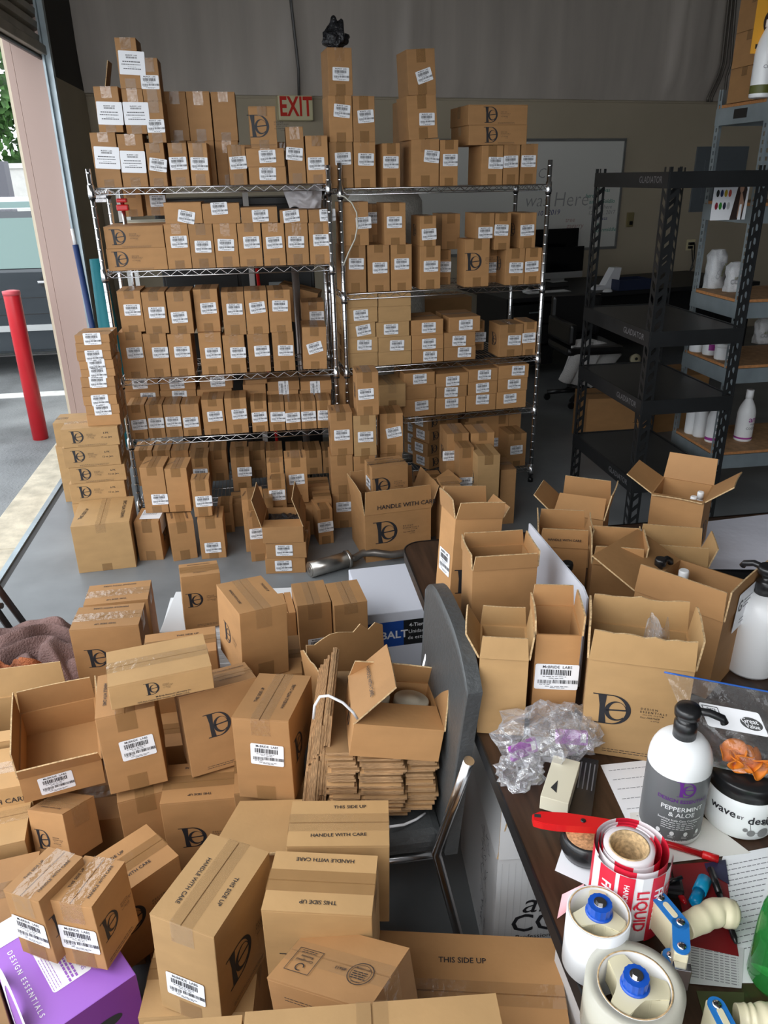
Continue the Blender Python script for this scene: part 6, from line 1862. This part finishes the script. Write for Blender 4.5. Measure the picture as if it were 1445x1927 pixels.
P = pY(1068, 1060, 1.50); pump_bottle('white bottle with black disc cap between foam board and cartons', P.x, P.y, .034, .135, pump=False)
P = pY(1090, 1062, 1.44)
t = thing('dropper_bottle', 'small black bottle with clear cap beside the disc cap bottle', 'bottle', Matrix.Translation((P.x, P.y, TZ + .001)))
b = MB(BPL); b.lathe([(.015, 0), (.016, .004), (.016, .10), (.012, .108)], seg=20); b.build('bottle_body', t)
b = MB(mat('clear_cap', (.6, .62, .64), .15, .4)); b.lathe([(.011, .108), (.011, .145), (.009, .148)], seg=20); b.build('cap', t)
P = pY(1242, 1064, 1.47); pump_bottle('white bottle with black pump behind the large open carton', P.x, P.y, .034, .14, spout=20)
P = pY(1285, 1088, 1.46); bottle('white capped bottle behind the large open carton', (P.x, P.y, TZ + .001), .028, .14, cap_h=.03)
P = pz(1432, 1310, TZ); pump_bottle('large white pump bottle at the right edge behind the chips bag', P.x + .035, P.y + .10, .055, .19, spout=120)

# big conditioner bottle
P = pz(1258, 1552, TZ)
br = .050
t = thing('pump_bottle', 'white and grey pump bottle reading peppermint and aloe on the table', 'bottle', pose((P.x, P.y, TZ + .0015), -14))
GLB = mat('grey_bottle_label', (.13, .135, .14), .4)
zt_ = zat(P.x, P.y, 1385) - TZ
sh_ = zt_ * .80
b = MB(WHT, GLB)
prof = [(br * .93, 0), (br, .006), (br, .012), (br, .013), (br, sh_ * .90), (br, sh_ * .901)] + [(br * (.27 + .73 * math.cos(R(a)) ** .75), sh_ * .93 + (zt_ - sh_ * .93) * math.sin(R(a))) for a in (0, 15, 30, 45, 60, 75, 86)] + [(br * .27, zt_ + .002)]
b.lathe(prof, seg=40, mfun=lambda k, j: GLB if k == 3 else WHT); b.build('bottle_body', t)
b = MB(BPL); b.lathe([(br * .36, zt_), (br * .37, zt_ + .026), (br * .30, zt_ + .03), (br * .22, zt_ + .032), (br * .22, zt_ + .038), (br * .40, zt_ + .040), (br * .42, zt_ + .050), (br * .36, zt_ + .056), (br * .1, zt_ + .058)], seg=28)
b.tube([(0, 0, zt_ + .05), (br * .6, -.005, zt_ + .05), (br * 1.0, -.01, zt_ + .044), (br * 1.08, -.011, zt_ + .036)], .0065, seg=10); b.build('pump', t)
PLM = mat('plum_ink', (.12, .02, .22), .5)
def wrap(b, sh, r_, z, m_, a0=0):
    i = b.mi(m_)
    vs = [b.bm.verts.new((r_ * math.sin(x / r_ + a0), -r_ * math.cos(x / r_ + a0), z + y)) for x, y in sh[0]]
    for q in sh[1]:
        try: b.bm.faces.new([vs[k] for k in q]).material_index = i
        except ValueError: pass
b = MB(WP, PLM)
rb = br + .0006
wrap(b, move(MONO, 0, 0, .030), rb, sh_ * .80, PLM); wrap(b, text('DESIGN ESSENTIALS', .0095, .012), rb, sh_ * .64, PLM)
wrap(b, text('PEPPERMINT', .0125, .012), rb, sh_ * .53, WP); wrap(b, text('& ALOE', .0125, .012), rb, sh_ * .45, WP)
wrap(b, text('Soothing Scalp Care Conditioner', .0055, .012), rb, sh_ * .375, WP)
wrap(b, move(lines(.06, 4, .0042, .0012), 0, 0), rb, sh_ * .335, WP)
for k in range(4): wrap(b, disc(-.033 + k * .022, 0, .0035, .0045), rb, sh_ * .19, WP); wrap(b, lines(.012, 2, .003, .0008), rb, sh_ * .15, WP, (-.033 + k * .022) / rb)
wrap(b, text('RELAXED & NATURAL HAIR', .0042, .015), rb, sh_ * .09, WP); wrap(b, text('Net Wt. 32 oz.', .004, .01), rb, sh_ * .06, WP)
b.build('label_print', t)

# jar of styling gel
P = pz(1385, 1540, TZ)
t = thing('gel_jar', 'white jar with black lid reading wave by design', 'jar', pose((P.x, P.y, TZ + .0015), -12))
jr = .060; hj = .085
b = MB(WHT); b.lathe([(jr * .80, 0), (jr * .93, .008), (jr, .03), (jr, hj * .8), (jr * .96, hj), (jr * .9, hj + .004)], seg=40); b.build('jar_body', t)
b = MB(BPL)
b.lathe([(jr * .99, hj), (jr * 1.0, hj + .024), (jr * .97, hj + .027), (jr * .5, hj + .0275), (.001, hj + .0275)], seg=60); b.build('lid', t)
b = MB(INK, mat('mid_grey_ink', (.2, .2, .2), .5))
wrap(b, text('wave', .021, .018), jr + .0007, .058, INK, -.85); wrap(b, text('BY', .009, .012), jr + .0007, .055, INK, -.38); wrap(b, text('design', .021, .018), jr + .0007, .052, INK, .25)
for (x, y, r_) in ((-.012, .032, .004), (-.002, .026, .0065), (.018, .026, .0095), (.018, .048, .006)): wrap(b, disc(x, y, r_, r_), jr + .0004, 0, b.mats[1])
wrap(b, join(arc_band([(-.012, .032), (-.002, .026)], .001), arc_band([(-.002, .026), (.018, .026)], .001), arc_band([(-.006, .045), (-.002, .026)], .001)), jr + .0004, 0, b.mats[1])
b.build('label_print', t)

# bag of chips leaning behind the jar
CLR = film('clear_bag_film', (.8, .82, .85), .06, .75, .06, .7, 26, .3)
P0, P1 = pY(1250, 1265, .99), pY(1447, 1302, .95)
PB0, PB1 = pz(1330, 1440, TZ + .12), pz(1470, 1470, TZ + .12)
t = thing('snack_bag', 'clear zip bag of orange chips leaning above the black lidded jar', 'bag', Matrix.Translation(P0))
def bagp(u, v, s):
    top = P0.lerp(P1 + (P1 - P0) * .15, u)
    bot = PB0.lerp(PB1, u)
    p = top.lerp(bot, v) - P0
    bulge = .035 * math.sin(math.pi * u) * math.sin(math.pi * min(1, v * 1.05)) ** .8 * (0.3 + .9 * v)
    n_ = noise.noise(Vector((u * 5, v * 5, s * 3))) * .006
    return p + Vector((-.1, -1, .1)).normalized() * (s * bulge + n_ * (1 if .03 < v < .97 else 0))
b = MB(CLR); cloth(b, lambda u, v: bagp(u, v, 1), 30, 24); cloth(b, lambda u, v: bagp(u, v, -.4), 30, 24); b.build('bag_film', t)
b = MB(mat('blue_zip', (.03, .12, .45), .3)); b.tube([bagp(k / 10, 0.0, 0) for k in range(11)], .0016, seg=6); b.build('zip_seal', t)
b = MB(WP, INK, mat('logo_grey', (.06, .06, .06), .5))
c0 = bagp(.12, .16, 1.3); ux = (bagp(.7, .16, 1.3) - c0).normalized(); vx = (bagp(.12, .16, 1.3) - bagp(.12, .5, 1.3)).normalized(); nz_ = ux.cross(vx).normalized()
Mb = Matrix((ux, vx, nz_)).transposed().to_4x4(); Mb.translation = bagp(.42, .30, 1.25) + Vector((0, -.014, .004))
b.shape(rrect(.098, .040, .004), Mb, WP)
b.shape(join(disc(.028, -.002, .018, .011)), Mb @ Matrix.Translation((0, 0, .0006)), b.mats[2])
b.shape(join(move(text('Great', .0115, .012), .026, .002), move(text('Value', .0105, .012), .028, -.0065)), Mb @ Matrix.Translation((0, 0, .0012)), WP)
b.shape(join(arc_band([(-.045, .0), (-.020, .0), (-.020, .016), (-.045, .016), (-.045, .0)], .0012), move(text('DATE:', .0055, .012), -.031, .011), move(text('CONTENTS:', .005, .012), -.033, .0045)), Mb @ Matrix.Translation((0, 0, .0006)), INK)
b.build('printed_panel', t)
CHI = mat('orange_chip', (.72, .20, .015), .55, noise=.3, nscale=30)
for k in range(11):
    b = MB(CHI)
    def cp(u, v):
        x, y = 2 * u - 1, 2 * v - 1
        s_ = max(abs(x), abs(y)) / (math.hypot(x, y) or 1)
        x *= s_; y *= s_
        return Vector((x * .019, y * .015, .009 * (x * x - y * y) + .003 * math.sin(4 * x + k)))
    cloth(b, cp, 10, 10)
    o = b.build('chip')
    uu_ = .36 + .06 * (k % 8) + .02 * (k // 8); vv_ = .76 + .07 * ((k * 7) % 3) - .06 * (k > 7)
    o.matrix_world = Matrix.Translation(P0 + bagp(uu_, vv_, .35)) @ Matrix.Rotation(k * 1.3, 4, 'Z') @ Matrix.Rotation(.9 + .5 * math.sin(k), 4, 'X')
    sm_ = o.modifiers.new('s', 'SOLIDIFY'); sm_.thickness = .0016
    tag(o, 'curled orange chip inside the clear zip bag', 'chip', 'orange chips in the zip bag')

# crumpled clear bag with purple packets
t = thing('plastic_bag', 'crumpled clear plastic bag holding purple packets on the table edge', 'bag', Matrix.Translation(pz(1025, 1440, TZ)))
b = MB(film('crumpled_film', (.78, .80, .86), .14, .95, .05, 1.0, 34, .35))
def crump(cx, cy, cz, rx, ry, rz, sd, N=30):
    def P(u, v):
        a, e = 2 * math.pi * u, math.pi * (v - .5)
        d = Vector((math.cos(e) * math.cos(a), math.cos(e) * math.sin(a), math.sin(e)))
        n_ = 1 + .32 * noise.noise(d * 1.7 + Vector((sd, 0, 0))) + .30 * abs(noise.noise(d * 4 + Vector((0, sd, 0)))) * 2 - .16
        z = cz + d.z * rz * n_
        return Vector((cx + d.x * rx * n_, cy + d.y * ry * n_, max(z, .003)))
    cloth(b, P, N, N // 2)
crump(.0, .02, .055, .090, .06, .05, 1.1); crump(.055, .03, .045, .06, .055, .045, 3.7); crump(-.06, -.035, .028, .045, .04, .03, 6.1)
for f in b.bm.faces: f.smooth = False
b.build('bag_film', t)
PKT = mat('purple_packet', (.35, .05, .42), .4)
for k, (x, y, z, a) in enumerate(((-.045, .0, .045, 20), (.05, .005, .055, -15))):
    b = MB(PKT, WP); b.box((-.03, -.004, -.014), (.03, .004, .014), PKT, bev=.003); b.box((.016, -.0046, -.008), (.026, -.0041, .008), WP)
    o = b.build('packet'); o.matrix_world = t.matrix_world @ pose((x, y, z), a, -25, 0); tag(o, ('purple packet at the left inside the crumpled clear bag', 'purple packet at the right inside the crumpled clear bag')[k], 'packet', 'purple packets in the crumpled bag')
o = open_carton('small torn cardboard box under the clear bag', pz(1052, 1400, TZ), (30, 0, 0), (.06, .05, .04), {'F': (60, .03)}) if False else None

# instrument boxes by the bag
p0 = pz(1052, 1500, TZ)
CRB = mat('cream_card', (.66, .62, .48), .6)
t = thing('black_product_box', 'open black box with clear window lying at the table edge', 'box', pose((p0.x + .03, p0.y + .005, TZ + .0012), 62))
b = MB(mat('gloss_black_card', (.02, .02, .022), .2), GRY, WP); b.box((-.085, -.035, 0), (.085, .035, .012), bev=.001)
b.shape(text('Flamingo', .020, 0, .4), Matrix.Translation((-.03, .024, .0126)) @ Matrix.Rotation(R(180), 4, 'Z'), WP)
for k in range(5): b.box((.0 + k * .0, -.03 + k * .008, .0122), (.07, -.028 + k * .008, .0128), GRY)
b.build('body', t)
t = thing('cream_box', 'small cream paper box with open end on the black box', 'box', pose((p0.x + .0, p0.y + .0, TZ + .0148), 58))
b = MB(CRB, HOLE); b.box((-.055, -.024, 0), (.055, .024, .028), CRB, bev=.001); b.shape(([(-.003, .0), (.028, .004), (.006, .012)], [(0, 1, 2)]), Matrix.Translation((-.055, 0, .0)) @ Matrix.Translation((0.02, 0, .0285)), HOLE); b.build('body', t)

# box cutter
p0, p1 = pz(1005, 1548, TZ + .05), pz(1172, 1560, TZ + .055)
t = thing('box_cutter', 'red safety box cutter lying across the cork lid and cream box', 'box cutter', Matrix.Translation(p0))
dv = (p1 - p0); Ld = dv.length; yaw_ = math.degrees(math.atan2(dv.y, dv.x))
t.matrix_world = pose(p0, yaw_)
b = MB(RED)
pr = [(-.002, -.010), (-.004, .004), (.010, .013), (.05, .014), (Ld * .7, .011), (Ld, .008), (Ld + .02, .0), (Ld, -.009), (Ld * .6, -.012), (.035, -.014), (.012, -.0135)]
b.prism(pr, 0, .014, RED); bmesh.ops.bevel(b.bm, geom=list(b.bm.edges), offset=.0012, segments=2, affect='EDGES'); b.build('handle', t)
b = MB(HOLE); b.box((-.0005, -.002, .004), (.010, .005, .0142)); b.build('blade_slot', t)
b = MB(BPL); b.lathe([(.0042, .0138), (.0042, .0152), (.001, .0155)], seg=16, M=Matrix.Translation((Ld * .55, .0, 0))); b.build('screw', t)

# ceramic pot with cork
P = pz(1100, 1610, TZ)
t = thing('cork_lid_pot', 'matte black ceramic pot with cork lid on the table', 'pot', Matrix.Translation((P.x, P.y, TZ + .002)))
b = MB(mat('black_ceramic', (.012, .013, .014), .25)); b.lathe([(.024, 0), (.036, .008), (.042, .024), (.0405, .04), (.036, .046), (.034, .046)], seg=36); b.build('pot_body', t)
b = MB(mat('cork', (.40, .20, .09), .9, noise=.4, nscale=220)); b.lathe([(.034, .040), (.034, .0482), (.001, .0485)], seg=30); b.build('cork_lid', t)
b = MB(PAPER); b.prism([(-.05, -.03), (.045, -.05), (.05, -.01), (-.045, .04)], 0, .0008)
o = b.build('paper_slip'); o.matrix_world = pose((P.x - .0, P.y - .02, TZ + .0009), -30); tag(o, 'white backing paper under the cork lid pot', 'paper')

# roll of red fragile labels
P = pz(1166, 1712, TZ); rr0 = .047
t = thing('label_roll', 'standing roll of red and white fragile liquid labels', 'label roll', pose((P.x, P.y, TZ + .002), -30))
REDI = mat('fragile_red', (.70, .02, .05), .4); GLS = mat('label_gloss_white', (.84, .78, .80), .3)
hr = zat(P.x, P.y + .0, 1590) - TZ - .002
b = MB(GLS, REDI, KE)
# core and tightly wound part
b.lathe([(.026, 0), (.0285, 0), (.0285, hr), (.026, hr), (.026, 0)], KE, 40, caps=False)
b.lathe([(.0286, .001), (.036, .001), (.036, hr - .001), (.0286, hr - .001)], GLS, 40, caps=False)
b.build('core', t)
b = MB(GLS, REDI)
n_ = 150
vs = []
for k in range(n_ + 1):
    a = 2 * math.pi * 2.6 * k / n_
    r_ = .037 + .0185 * (k / n_) ** 1.3
    vs.append([b.bm.verts.new((r_ * math.cos(a) + .006 * k / n_, r_ * math.sin(a), z)) for z in [hr * q / 12 for q in range(13)]])
for k in range(n_):
    for q in range(12):
        f = b.bm.faces.new((vs[k][q], vs[k + 1][q], vs[k + 1][q + 1], vs[k][q + 1])); f.smooth = True
        ang = (k / n_ * 2.6) % 1
        f.material_index = 1 if int(ang * 9) % 2 == 0 and 0 < q < 12 else 0
b.build('label_spiral', t)
b = MB(WP, REDI)
ro = .0572
def wv(s, a0, size, m_):
    sh = move(text(s, size, .02), 0, 0, 1, -90)
    i = b.mi(m_)
    vsx = [b.bm.verts.new((.004 + ro * math.sin(x / ro + a0), -ro * math.cos(x / ro + a0), hr * .5 + y)) for x, y in sh[0]]
    for q in sh[1]:
        try: b.bm.faces.new([vsx[k] for k in q]).material_index = i
        except ValueError: pass
# label art: red bands wrapped on a thin sleeve
def band(a0, a1, m_, off=0.0):
    i = b.mi(m_)
    for k in range(8):
        A0, A1 = a0 + (a1 - a0) * k / 8, a0 + (a1 - a0) * (k + 1) / 8
        r_ = ro - .0006 + off
        b.bm.faces.new([b.bm.verts.new((.004 + r_ * math.sin(A), -r_ * math.cos(A), z)) for A, z in ((A0, .003), (A1, .003), (A1, hr - .003), (A0, hr - .003))]).material_index = i
band(-1.0, 1.75, WP, -.0006)
for a0, a1 in ((-.75, -.30), (-.20, .18), (.62, 1.02), (1.35, 1.7)): band(a0, a1, REDI)
wv('FRAGILE', -.52, .021, WP); wv('HANDLE WITH CARE', -.01, .010, WP); wv('LIQUID', .40, .024, REDI); wv('FRAGILE', .83, .021, WP); wv('LIQUID', 1.18, .022, REDI)
b.build('printed_labels', t)
b = MB(mat('pink_backing', (.80, .45, .48), .5)); cloth(b, lambda u, v: Vector((-.055 - .03 * u, -.01 - .045 * v * u - .0, .004 + (1 - u) * .035 * (1 - v) + .002)), 8, 8); b.build('loose_backing', t)

# tape guns
CRP = mat('cream_plastic', (.70, .64, .44), .38); BLP = mat('blue_plastic', (.01, .08, .45), .3); BLPL = mat('blue_enamel_plate', (.02, .17, .50), .35); STL = mat('bright_screw', (.7, .7, .72), .2, 1.0)
CTP = mat('clear_tape_wound', (.66, .64, .54), .22, alpha=.62); WTP = mat('white_core', (.78, .78, .78), .5); WTA = mat('white_tape_wound', (.80, .82, .84), .3)


def hub(t, M_, r_, top):
    """trilobe cream hub with a blue knob and hex bolt"""
    b = MB(CRP)
    V = []
    for k in range(3):
        a = R(90 + 120 * k)
        for da, q in ((-.32, .98), (-.16, .995), (0, 1.0), (.16, .995), (.32, .98)):
            V.append((r_ * q * math.cos(a + da), r_ * q * math.sin(a + da)))
        for f_ in (.25, .5, .75):
            a2 = a + .32 + (R(120) - .64) * f_
            q = .50 + .20 * (2 * f_ - 1) ** 2
            V.append((r_ * q * math.cos(a2), r_ * q * math.sin(a2)))
    b.prism(V, top - .04, top - .001, CRP, M_)
    bmesh.ops.bevel(b.bm, geom=[e for e in b.bm.edges], offset=.0012, segments=2, affect='EDGES')
    b.build('hub', t)
    b = MB(BLP)
    gear = [(.0155 * (1 + (.05 if k % 2 else 0)) * math.cos(2 * math.pi * k / 28), .0155 * (1 + (.05 if k % 2 else 0)) * math.sin(2 * math.pi * k / 28)) for k in range(28)]
    b.prism(gear, top - .001, top + .016, BLP, M_)
    b.lathe([(.0185, top - .001), (.0185, top + .0), (.016, top + .002)], BLP, 28, M_)
    kn = b.build('knob', t)
    b = MB(STL)
    b.prism([(.0058 * math.cos(R(60 * k)), .0058 * math.sin(R(60 * k))) for k in range(6)], top + .0162, top + .021, STL, M_)
    b.lathe([(.0085, top + .016), (.0085, top + .0175)], STL, 20, M_)
    b.build('bolt', kn)


def gun(label, c, yaw, ro_, ri, h, tape_m, plate_from, plate_pts, handle_pts, tilt=(0, 0), with_roll=True):
    t = thing('tape_gun', label, 'tape gun', pose(c, yaw, *tilt), 'tape guns on the table')
    I = Matrix.Identity(4)
    if with_roll:
        b = MB(tape_m); b.lathe([(ri + .0025, 0), (ro_, 0), (ro_, h), (ri + .0025, h), (ri + .0025, 0)], seg=56, caps=False)
        rl = b.build('tape_roll', t)
        b = MB(WTP, KE, INK); b.lathe([(ri, 0), (ri + .0022, 0), (ri + .0022, h + .0006), (ri, h + .0006), (ri, 0)], seg=56, caps=False, mfun=lambda k, j: KE if k == 2 else WTP)
        wr_ = text('TAPE LINE', .011, .012)
        b.build('core', rl)
        hub(t, I, ri - .001, h)
    Ti = Matrix.Translation(Vector(c)) @ Matrix.Rotation(R(yaw), 4, 'Z')
    inv = t.matrix_world.inverted()
    pts = [inv @ Vector(p) for p in plate_pts]
    # cream frame under the plate
    b = MB(CRP)
    for a, c2 in zip(pts, pts[1:]):
        d = (c2 - a); L = d.length; ang = math.atan2(d.y, d.x)
        M_ = Matrix.Translation((a.x, a.y, 0)) @ Matrix.Rotation(ang, 4, 'Z')
        b.box((-.010, -.009, a.z - .055), (L + .010, .009, a.z - .0006), CRP, M_, bev=.002)
    b.build('frame', t)
    b = MB(BLPL, STL, CRP)
    for a, c2 in zip(pts, pts[1:]):
        d = (c2 - a); L = d.length; ang = math.atan2(d.y, d.x)
        M_ = Matrix.Translation((a.x, a.y, a.z)) @ Matrix.Rotation(ang, 4, 'Z')
        poly = [(L + .011 * math.cos(R(q)), .011 * math.sin(R(q))) for q in range(-90, 91, 18)] + [(.011 * math.cos(R(q)), .011 * math.sin(R(q))) for q in range(90, 271, 18)]
        b.prism(poly, 0, .0022, BLPL, M_)
    a, c2 = pts[0], pts[1]
    d = c2 - a; ang = math.atan2(d.y, d.x)
    M_ = Matrix.Translation(((a.x + c2.x) / 2, (a.y + c2.y) / 2, a.z)) @ Matrix.Rotation(ang, 4, 'Z')
    b.prism([(x, y) for x, y in rrect(.026, .008, .0038)[0]], .0022, .0032, CRP, M_)
    pl = b.build('side_plate', t)
    for p in pts:
        b = MB(STL, HOLE); b.lathe([(.0058, .0022), (.0055, .0038), (.002, .0044), (.0005, .0045)], seg=18, M=Matrix.Translation(p))
        b.box((p.x - .0035, p.y - .0006, p.z + .0044), (p.x + .0035, p.y + .0006, p.z + .0047), HOLE); b.box((p.x - .0006, p.y - .0035, p.z + .0044), (p.x + .0006, p.y + .0035, p.z + .0047), HOLE)
        b.build('screw', pl)
    b = MB(STL); e = pts[-1]; b.tube([(e.x, e.y, e.z - .060), (e.x, e.y, e.z - .010)], .0065, seg=14); b.box((e.x - .010, e.y - .022, e.z - .052), (e.x + .012, e.y - .010, e.z - .014), STL, bev=.001); b.build('roller', t)
    if handle_pts:
        H = [inv @ Vector(p) for p in handle_pts]
        b = MB(CRP)
        N = 26
        pp, rad = [], []
        for k in range(N + 1):
            f = k / N
            p = H[0].lerp(H[1], min(1, f * 1.6)) if f < .625 else H[1].lerp(H[2], (f - .625) / .375)
            pp.append(p); rad.append(.0165 + .004 * f + .0009 * math.sin(f * 26) * (f > .25) - (.010 * max(0, f - .93) / .07))
        b.tube(pp, .015, seg=18, rr=rad); b.build('handle', t)
    return t


g1 = pz(1127, 1716, TZ + .100)
gun('tape gun with white tape roll lying beside the fragile label roll', (g1.x, g1.y, TZ + .003), -20, .0425, .038, .098, WTA, None,
    [pz(1242, 1692, TZ + .085), pz(1280, 1738, TZ + .085), pz(1282, 1783, TZ + .085)], [pz(1288, 1745, TZ + .055), pz(1350, 1715, TZ + .055), pz(1388, 1722, TZ + .05)])
g2 = pz(1195, 1850, TZ + .085)
gun('tape gun with thick clear tape roll nearest the camera', (g2.x, g2.y, TZ + .003), 10, .061, .044, .080, CTP, None,
    [pz(1272, 1822, TZ + .05), pz(1262, 1800, TZ + .05)], None)
gun('tape gun cut off at the bottom right beside the green bottle', (.62, .50, TZ + .003), 0, .05, .04, .05, CTP, None,
    [pz(1348, 1893, TZ + .06), pz(1375, 1945, TZ + .06)], [pz(1385, 1915, TZ + .03), pz(1420, 1920, TZ + .03), pz(1460, 1918, TZ + .03)], with_roll=False)

# papers
def sheet(label, px_pts, z, m_=PAPER, text_lines=0, cat='paper', name='paper_sheet', group=None):
    P = [pz(x, y, TZ + z) for x, y in px_pts]
    c_ = sum(P, Vector()) / len(P)
    b = MB(m_, GRY)
    b.prism([(p.x - c_.x, p.y - c_.y) for p in P], 0, .0006, m_)
    if text_lines:
        u = (P[1] - P[0]); L = u.length * .8; ang = math.degrees(math.atan2(u.y, u.x))
        v = (P[-1] - P[0]); n_ = text_lines
        for k in range(n_):
            f = .1 + .8 * k / n_
            o_ = P[0].lerp(P[1], .5) + v * f - c_
            b.shape(lines(L, 1, 1, .0013, .1), Matrix.Translation((o_.x, o_.y, .0009)) @ Matrix.Rotation(R(ang), 4, 'Z'), GRY)
    o = b.build(name); o.matrix_world = Matrix.Translation((c_.x, c_.y, TZ + z)); tag(o, label, cat, group)
    return o


sheet('packing slip under the crumpled clear bag and cream bottle', [(1130, 1440), (1225, 1430), (1250, 1540), (1195, 1580)], .0004, text_lines=6)
sheet('creased receipt paper under the peppermint bottle', [(1185, 1530), (1300, 1520), (1412, 1605), (1250, 1625), (1195, 1610)], .0012, mat('cream_paper', (.72, .70, .66), .7), 5)
sheet('large printed document under the green bottle at right', [(1360, 1612), (1470, 1590), (1470, 1850), (1290, 1850)], .0004, text_lines=16)
sheet('printed form lying beneath the red folder', [(1290, 1765), (1400, 1785), (1395, 1860), (1288, 1850)], .0016, mat('form_paper', (.62, .63, .64), .7), 14)
sheet('dark red folder under the highlighter and pens', [(1262, 1628), (1362, 1620), (1390, 1800), (1300, 1780)], .0024, mat('dark_red_cover', (.20, .01, .012), .4), 0, 'folder', 'folder')
sheet('navy cover sheet peeking out above the red folder', [(1325, 1625), (1365, 1618), (1372, 1665), (1330, 1640)], .0032, mat('navy_cover', (.02, .02, .06), .5))
sheet('olive printed card at the bottom edge beside the cut off tape gun', [(1310, 1865), (1400, 1868), (1400, 1935), (1330, 1935)], .0008, mat('olive_card', (.07, .08, .03), .5))
o = sheet('black and white sheet at the table rear, printed with faint rows', [(1178, 1000), (1260, 990), (1445, 968), (1475, 1062), (1440, 1072), (1245, 1070), (1205, 1050)], .03, mat('bluish_white_film', (.70, .71, .80), .5, bump=.4, bscale=8), 7)
o['label'] = 'large bluish white sheet spread at the back right of the table'
b = MB(BPL); Pm = pz(1345, 1095, TZ)
cloth(b, lambda u, v: Vector(((2 * u - 1) * .17, (2 * v - 1) * .055, .026 * max(0, math.sin(math.pi * u)) ** .5 * max(0, math.sin(math.pi * v)) ** .5 + .001)), 30, 10)
o = b.build('black_tray_lid'); o.matrix_world = pose((Pm.x, Pm.y + .02, TZ), -8); tag(o, 'glossy black curved lid in front of the bluish white sheet', 'lid')


def pen(label, a, c2, r_, m_, capm, name='pen', z=.008, cat='pen', grp=None, capf=.35):
    P0, P1 = pz(a[0], a[1], TZ + z), pz(c2[0], c2[1], TZ + z)
    d = P1 - P0
    t = thing(name, label, cat, Matrix.Translation(P0), grp)
    b = MB(m_); b.tube([d * capf, d * .93, d * 1.0], r_, seg=14, rr=[r_, r_, r_ * .5]); b.build('barrel', t)
    b = MB(capm); b.tube([Vector((0, 0, 0)), d * (capf + .01)], r_ * 1.16, seg=14); b.build('cap', t)
    return t


RT = mat('red_translucent', (.50, .01, .015), .2)
pen('red pen lying from the peppermint bottle across the receipt', (1352, 1617), (1210, 1574), .0055, RT, RED, capf=.2)
pen('slim red pen lying beside the black clip below the bottle', (1240, 1625), (1290, 1700), .0045, RT, RED, z=.011)
pen('black pen lying on the red folder', (1337, 1635), (1385, 1775), .0045, BPL, BPL, z=.012)
pen('bright blue highlighter on the red folder', (1326, 1655), (1305, 1702), .009, mat('sky_blue_plastic', (.0, .30, .62), .3), mat('sky_blue_cap', (.01, .38, .70), .35), 'highlighter', .014, 'highlighter', capf=.5)
b = MB(BPL); P = pz(1255, 1680, TZ); b.box((-.022, -.014, 0), (.022, .014, .016), bev=.005); b.tube([(.0, 0, .018), (.02, .01, .022)], .003)
o = b.build('binder_clip'); o.matrix_world = pose((P.x, P.y, TZ + .004), -20); tag(o, 'black binder clip between the label roll and the red folder', 'clip')
# green bottle
P = pz(1440, 1850, TZ)
GRN = mat('green_clear_plastic', (.10, .62, .16), .06, Transmission_Weight=.85, IOR=1.3)
t = thing('soda_bottle', 'green clear plastic soda bottle at the right edge of the table', 'bottle', Matrix.Translation((P.x + .012, P.y, TZ + .0025)))
b = MB(GRN); b.lathe([(.022, .004), (.030, 0), (.036, .012), (.036, .10), (.034, .13), (.024, .165), (.013, .195), (.0125, .215)], seg=32); b.build('bottle_body', t)
b = MB(mat('green_cap', (.02, .25, .05), .4)); b.lathe([(.0145, .205), (.0145, .222), (.012, .224)], seg=20); b.build('cap', t)

# white cartons under the table
RIB = mat('white_corrugated', (.70, .71, .72), .6, bump=.1, bscale=20)
def am(label, x0, y0, w_, d_, h_, yaw, fl, prints):
    t = open_carton(label, (x0 + w_ / 2, y0, 0), (yaw, 0, 0), (w_, d_, h_), fl, prints, km=RIB, jag=.004)
    return t
t_ = am('white carton lettered in black standing under the table edge', .415, 1.19, .42, .42, .415, -4, {'F': (86, .14), 'L': (80, .16)}, [])
b = MB(INK)
Mq = fframe('F', .42, .42, .415)
b.shape(join(move(text('amore', .088, 0, .25), .175, .268), move(text('COLORE', .08, .01), .195, .205), move(text('Professional Hair', .02, .0), .12, .162)), Mq @ Matrix.Translation((0, 0, .001)), INK)
for k in range(26): b.shape(rect(.01 + k * .0155, .01, .0112 + k * .0155, .40), Mq @ Matrix.Translation((0, 0, .0006)), mat('faint_rib_line', (.60, .61, .62), .7))
Mq = fframe('L', .42, .42, .415)
rr_ = random.Random(5)
for k in range(60):
    x, y = .30 - .0 + rr_.uniform(-.035, .035), rr_.uniform(.02, .38)
    b.shape(arc_band([(x, y), (x + rr_.uniform(-.015, .015), y + rr_.uniform(-.02, .02)), (x + rr_.uniform(-.02, .02), y + rr_.uniform(-.02, .02))], .0016), Mq @ Matrix.Translation((0, 0, .001)), GRY)
b.build('printed_lettering', t_)
am('white carton nearest the camera under the table edge', .475, .50, .40, .50, .56, 0, {'L': (60, .08)}, [])
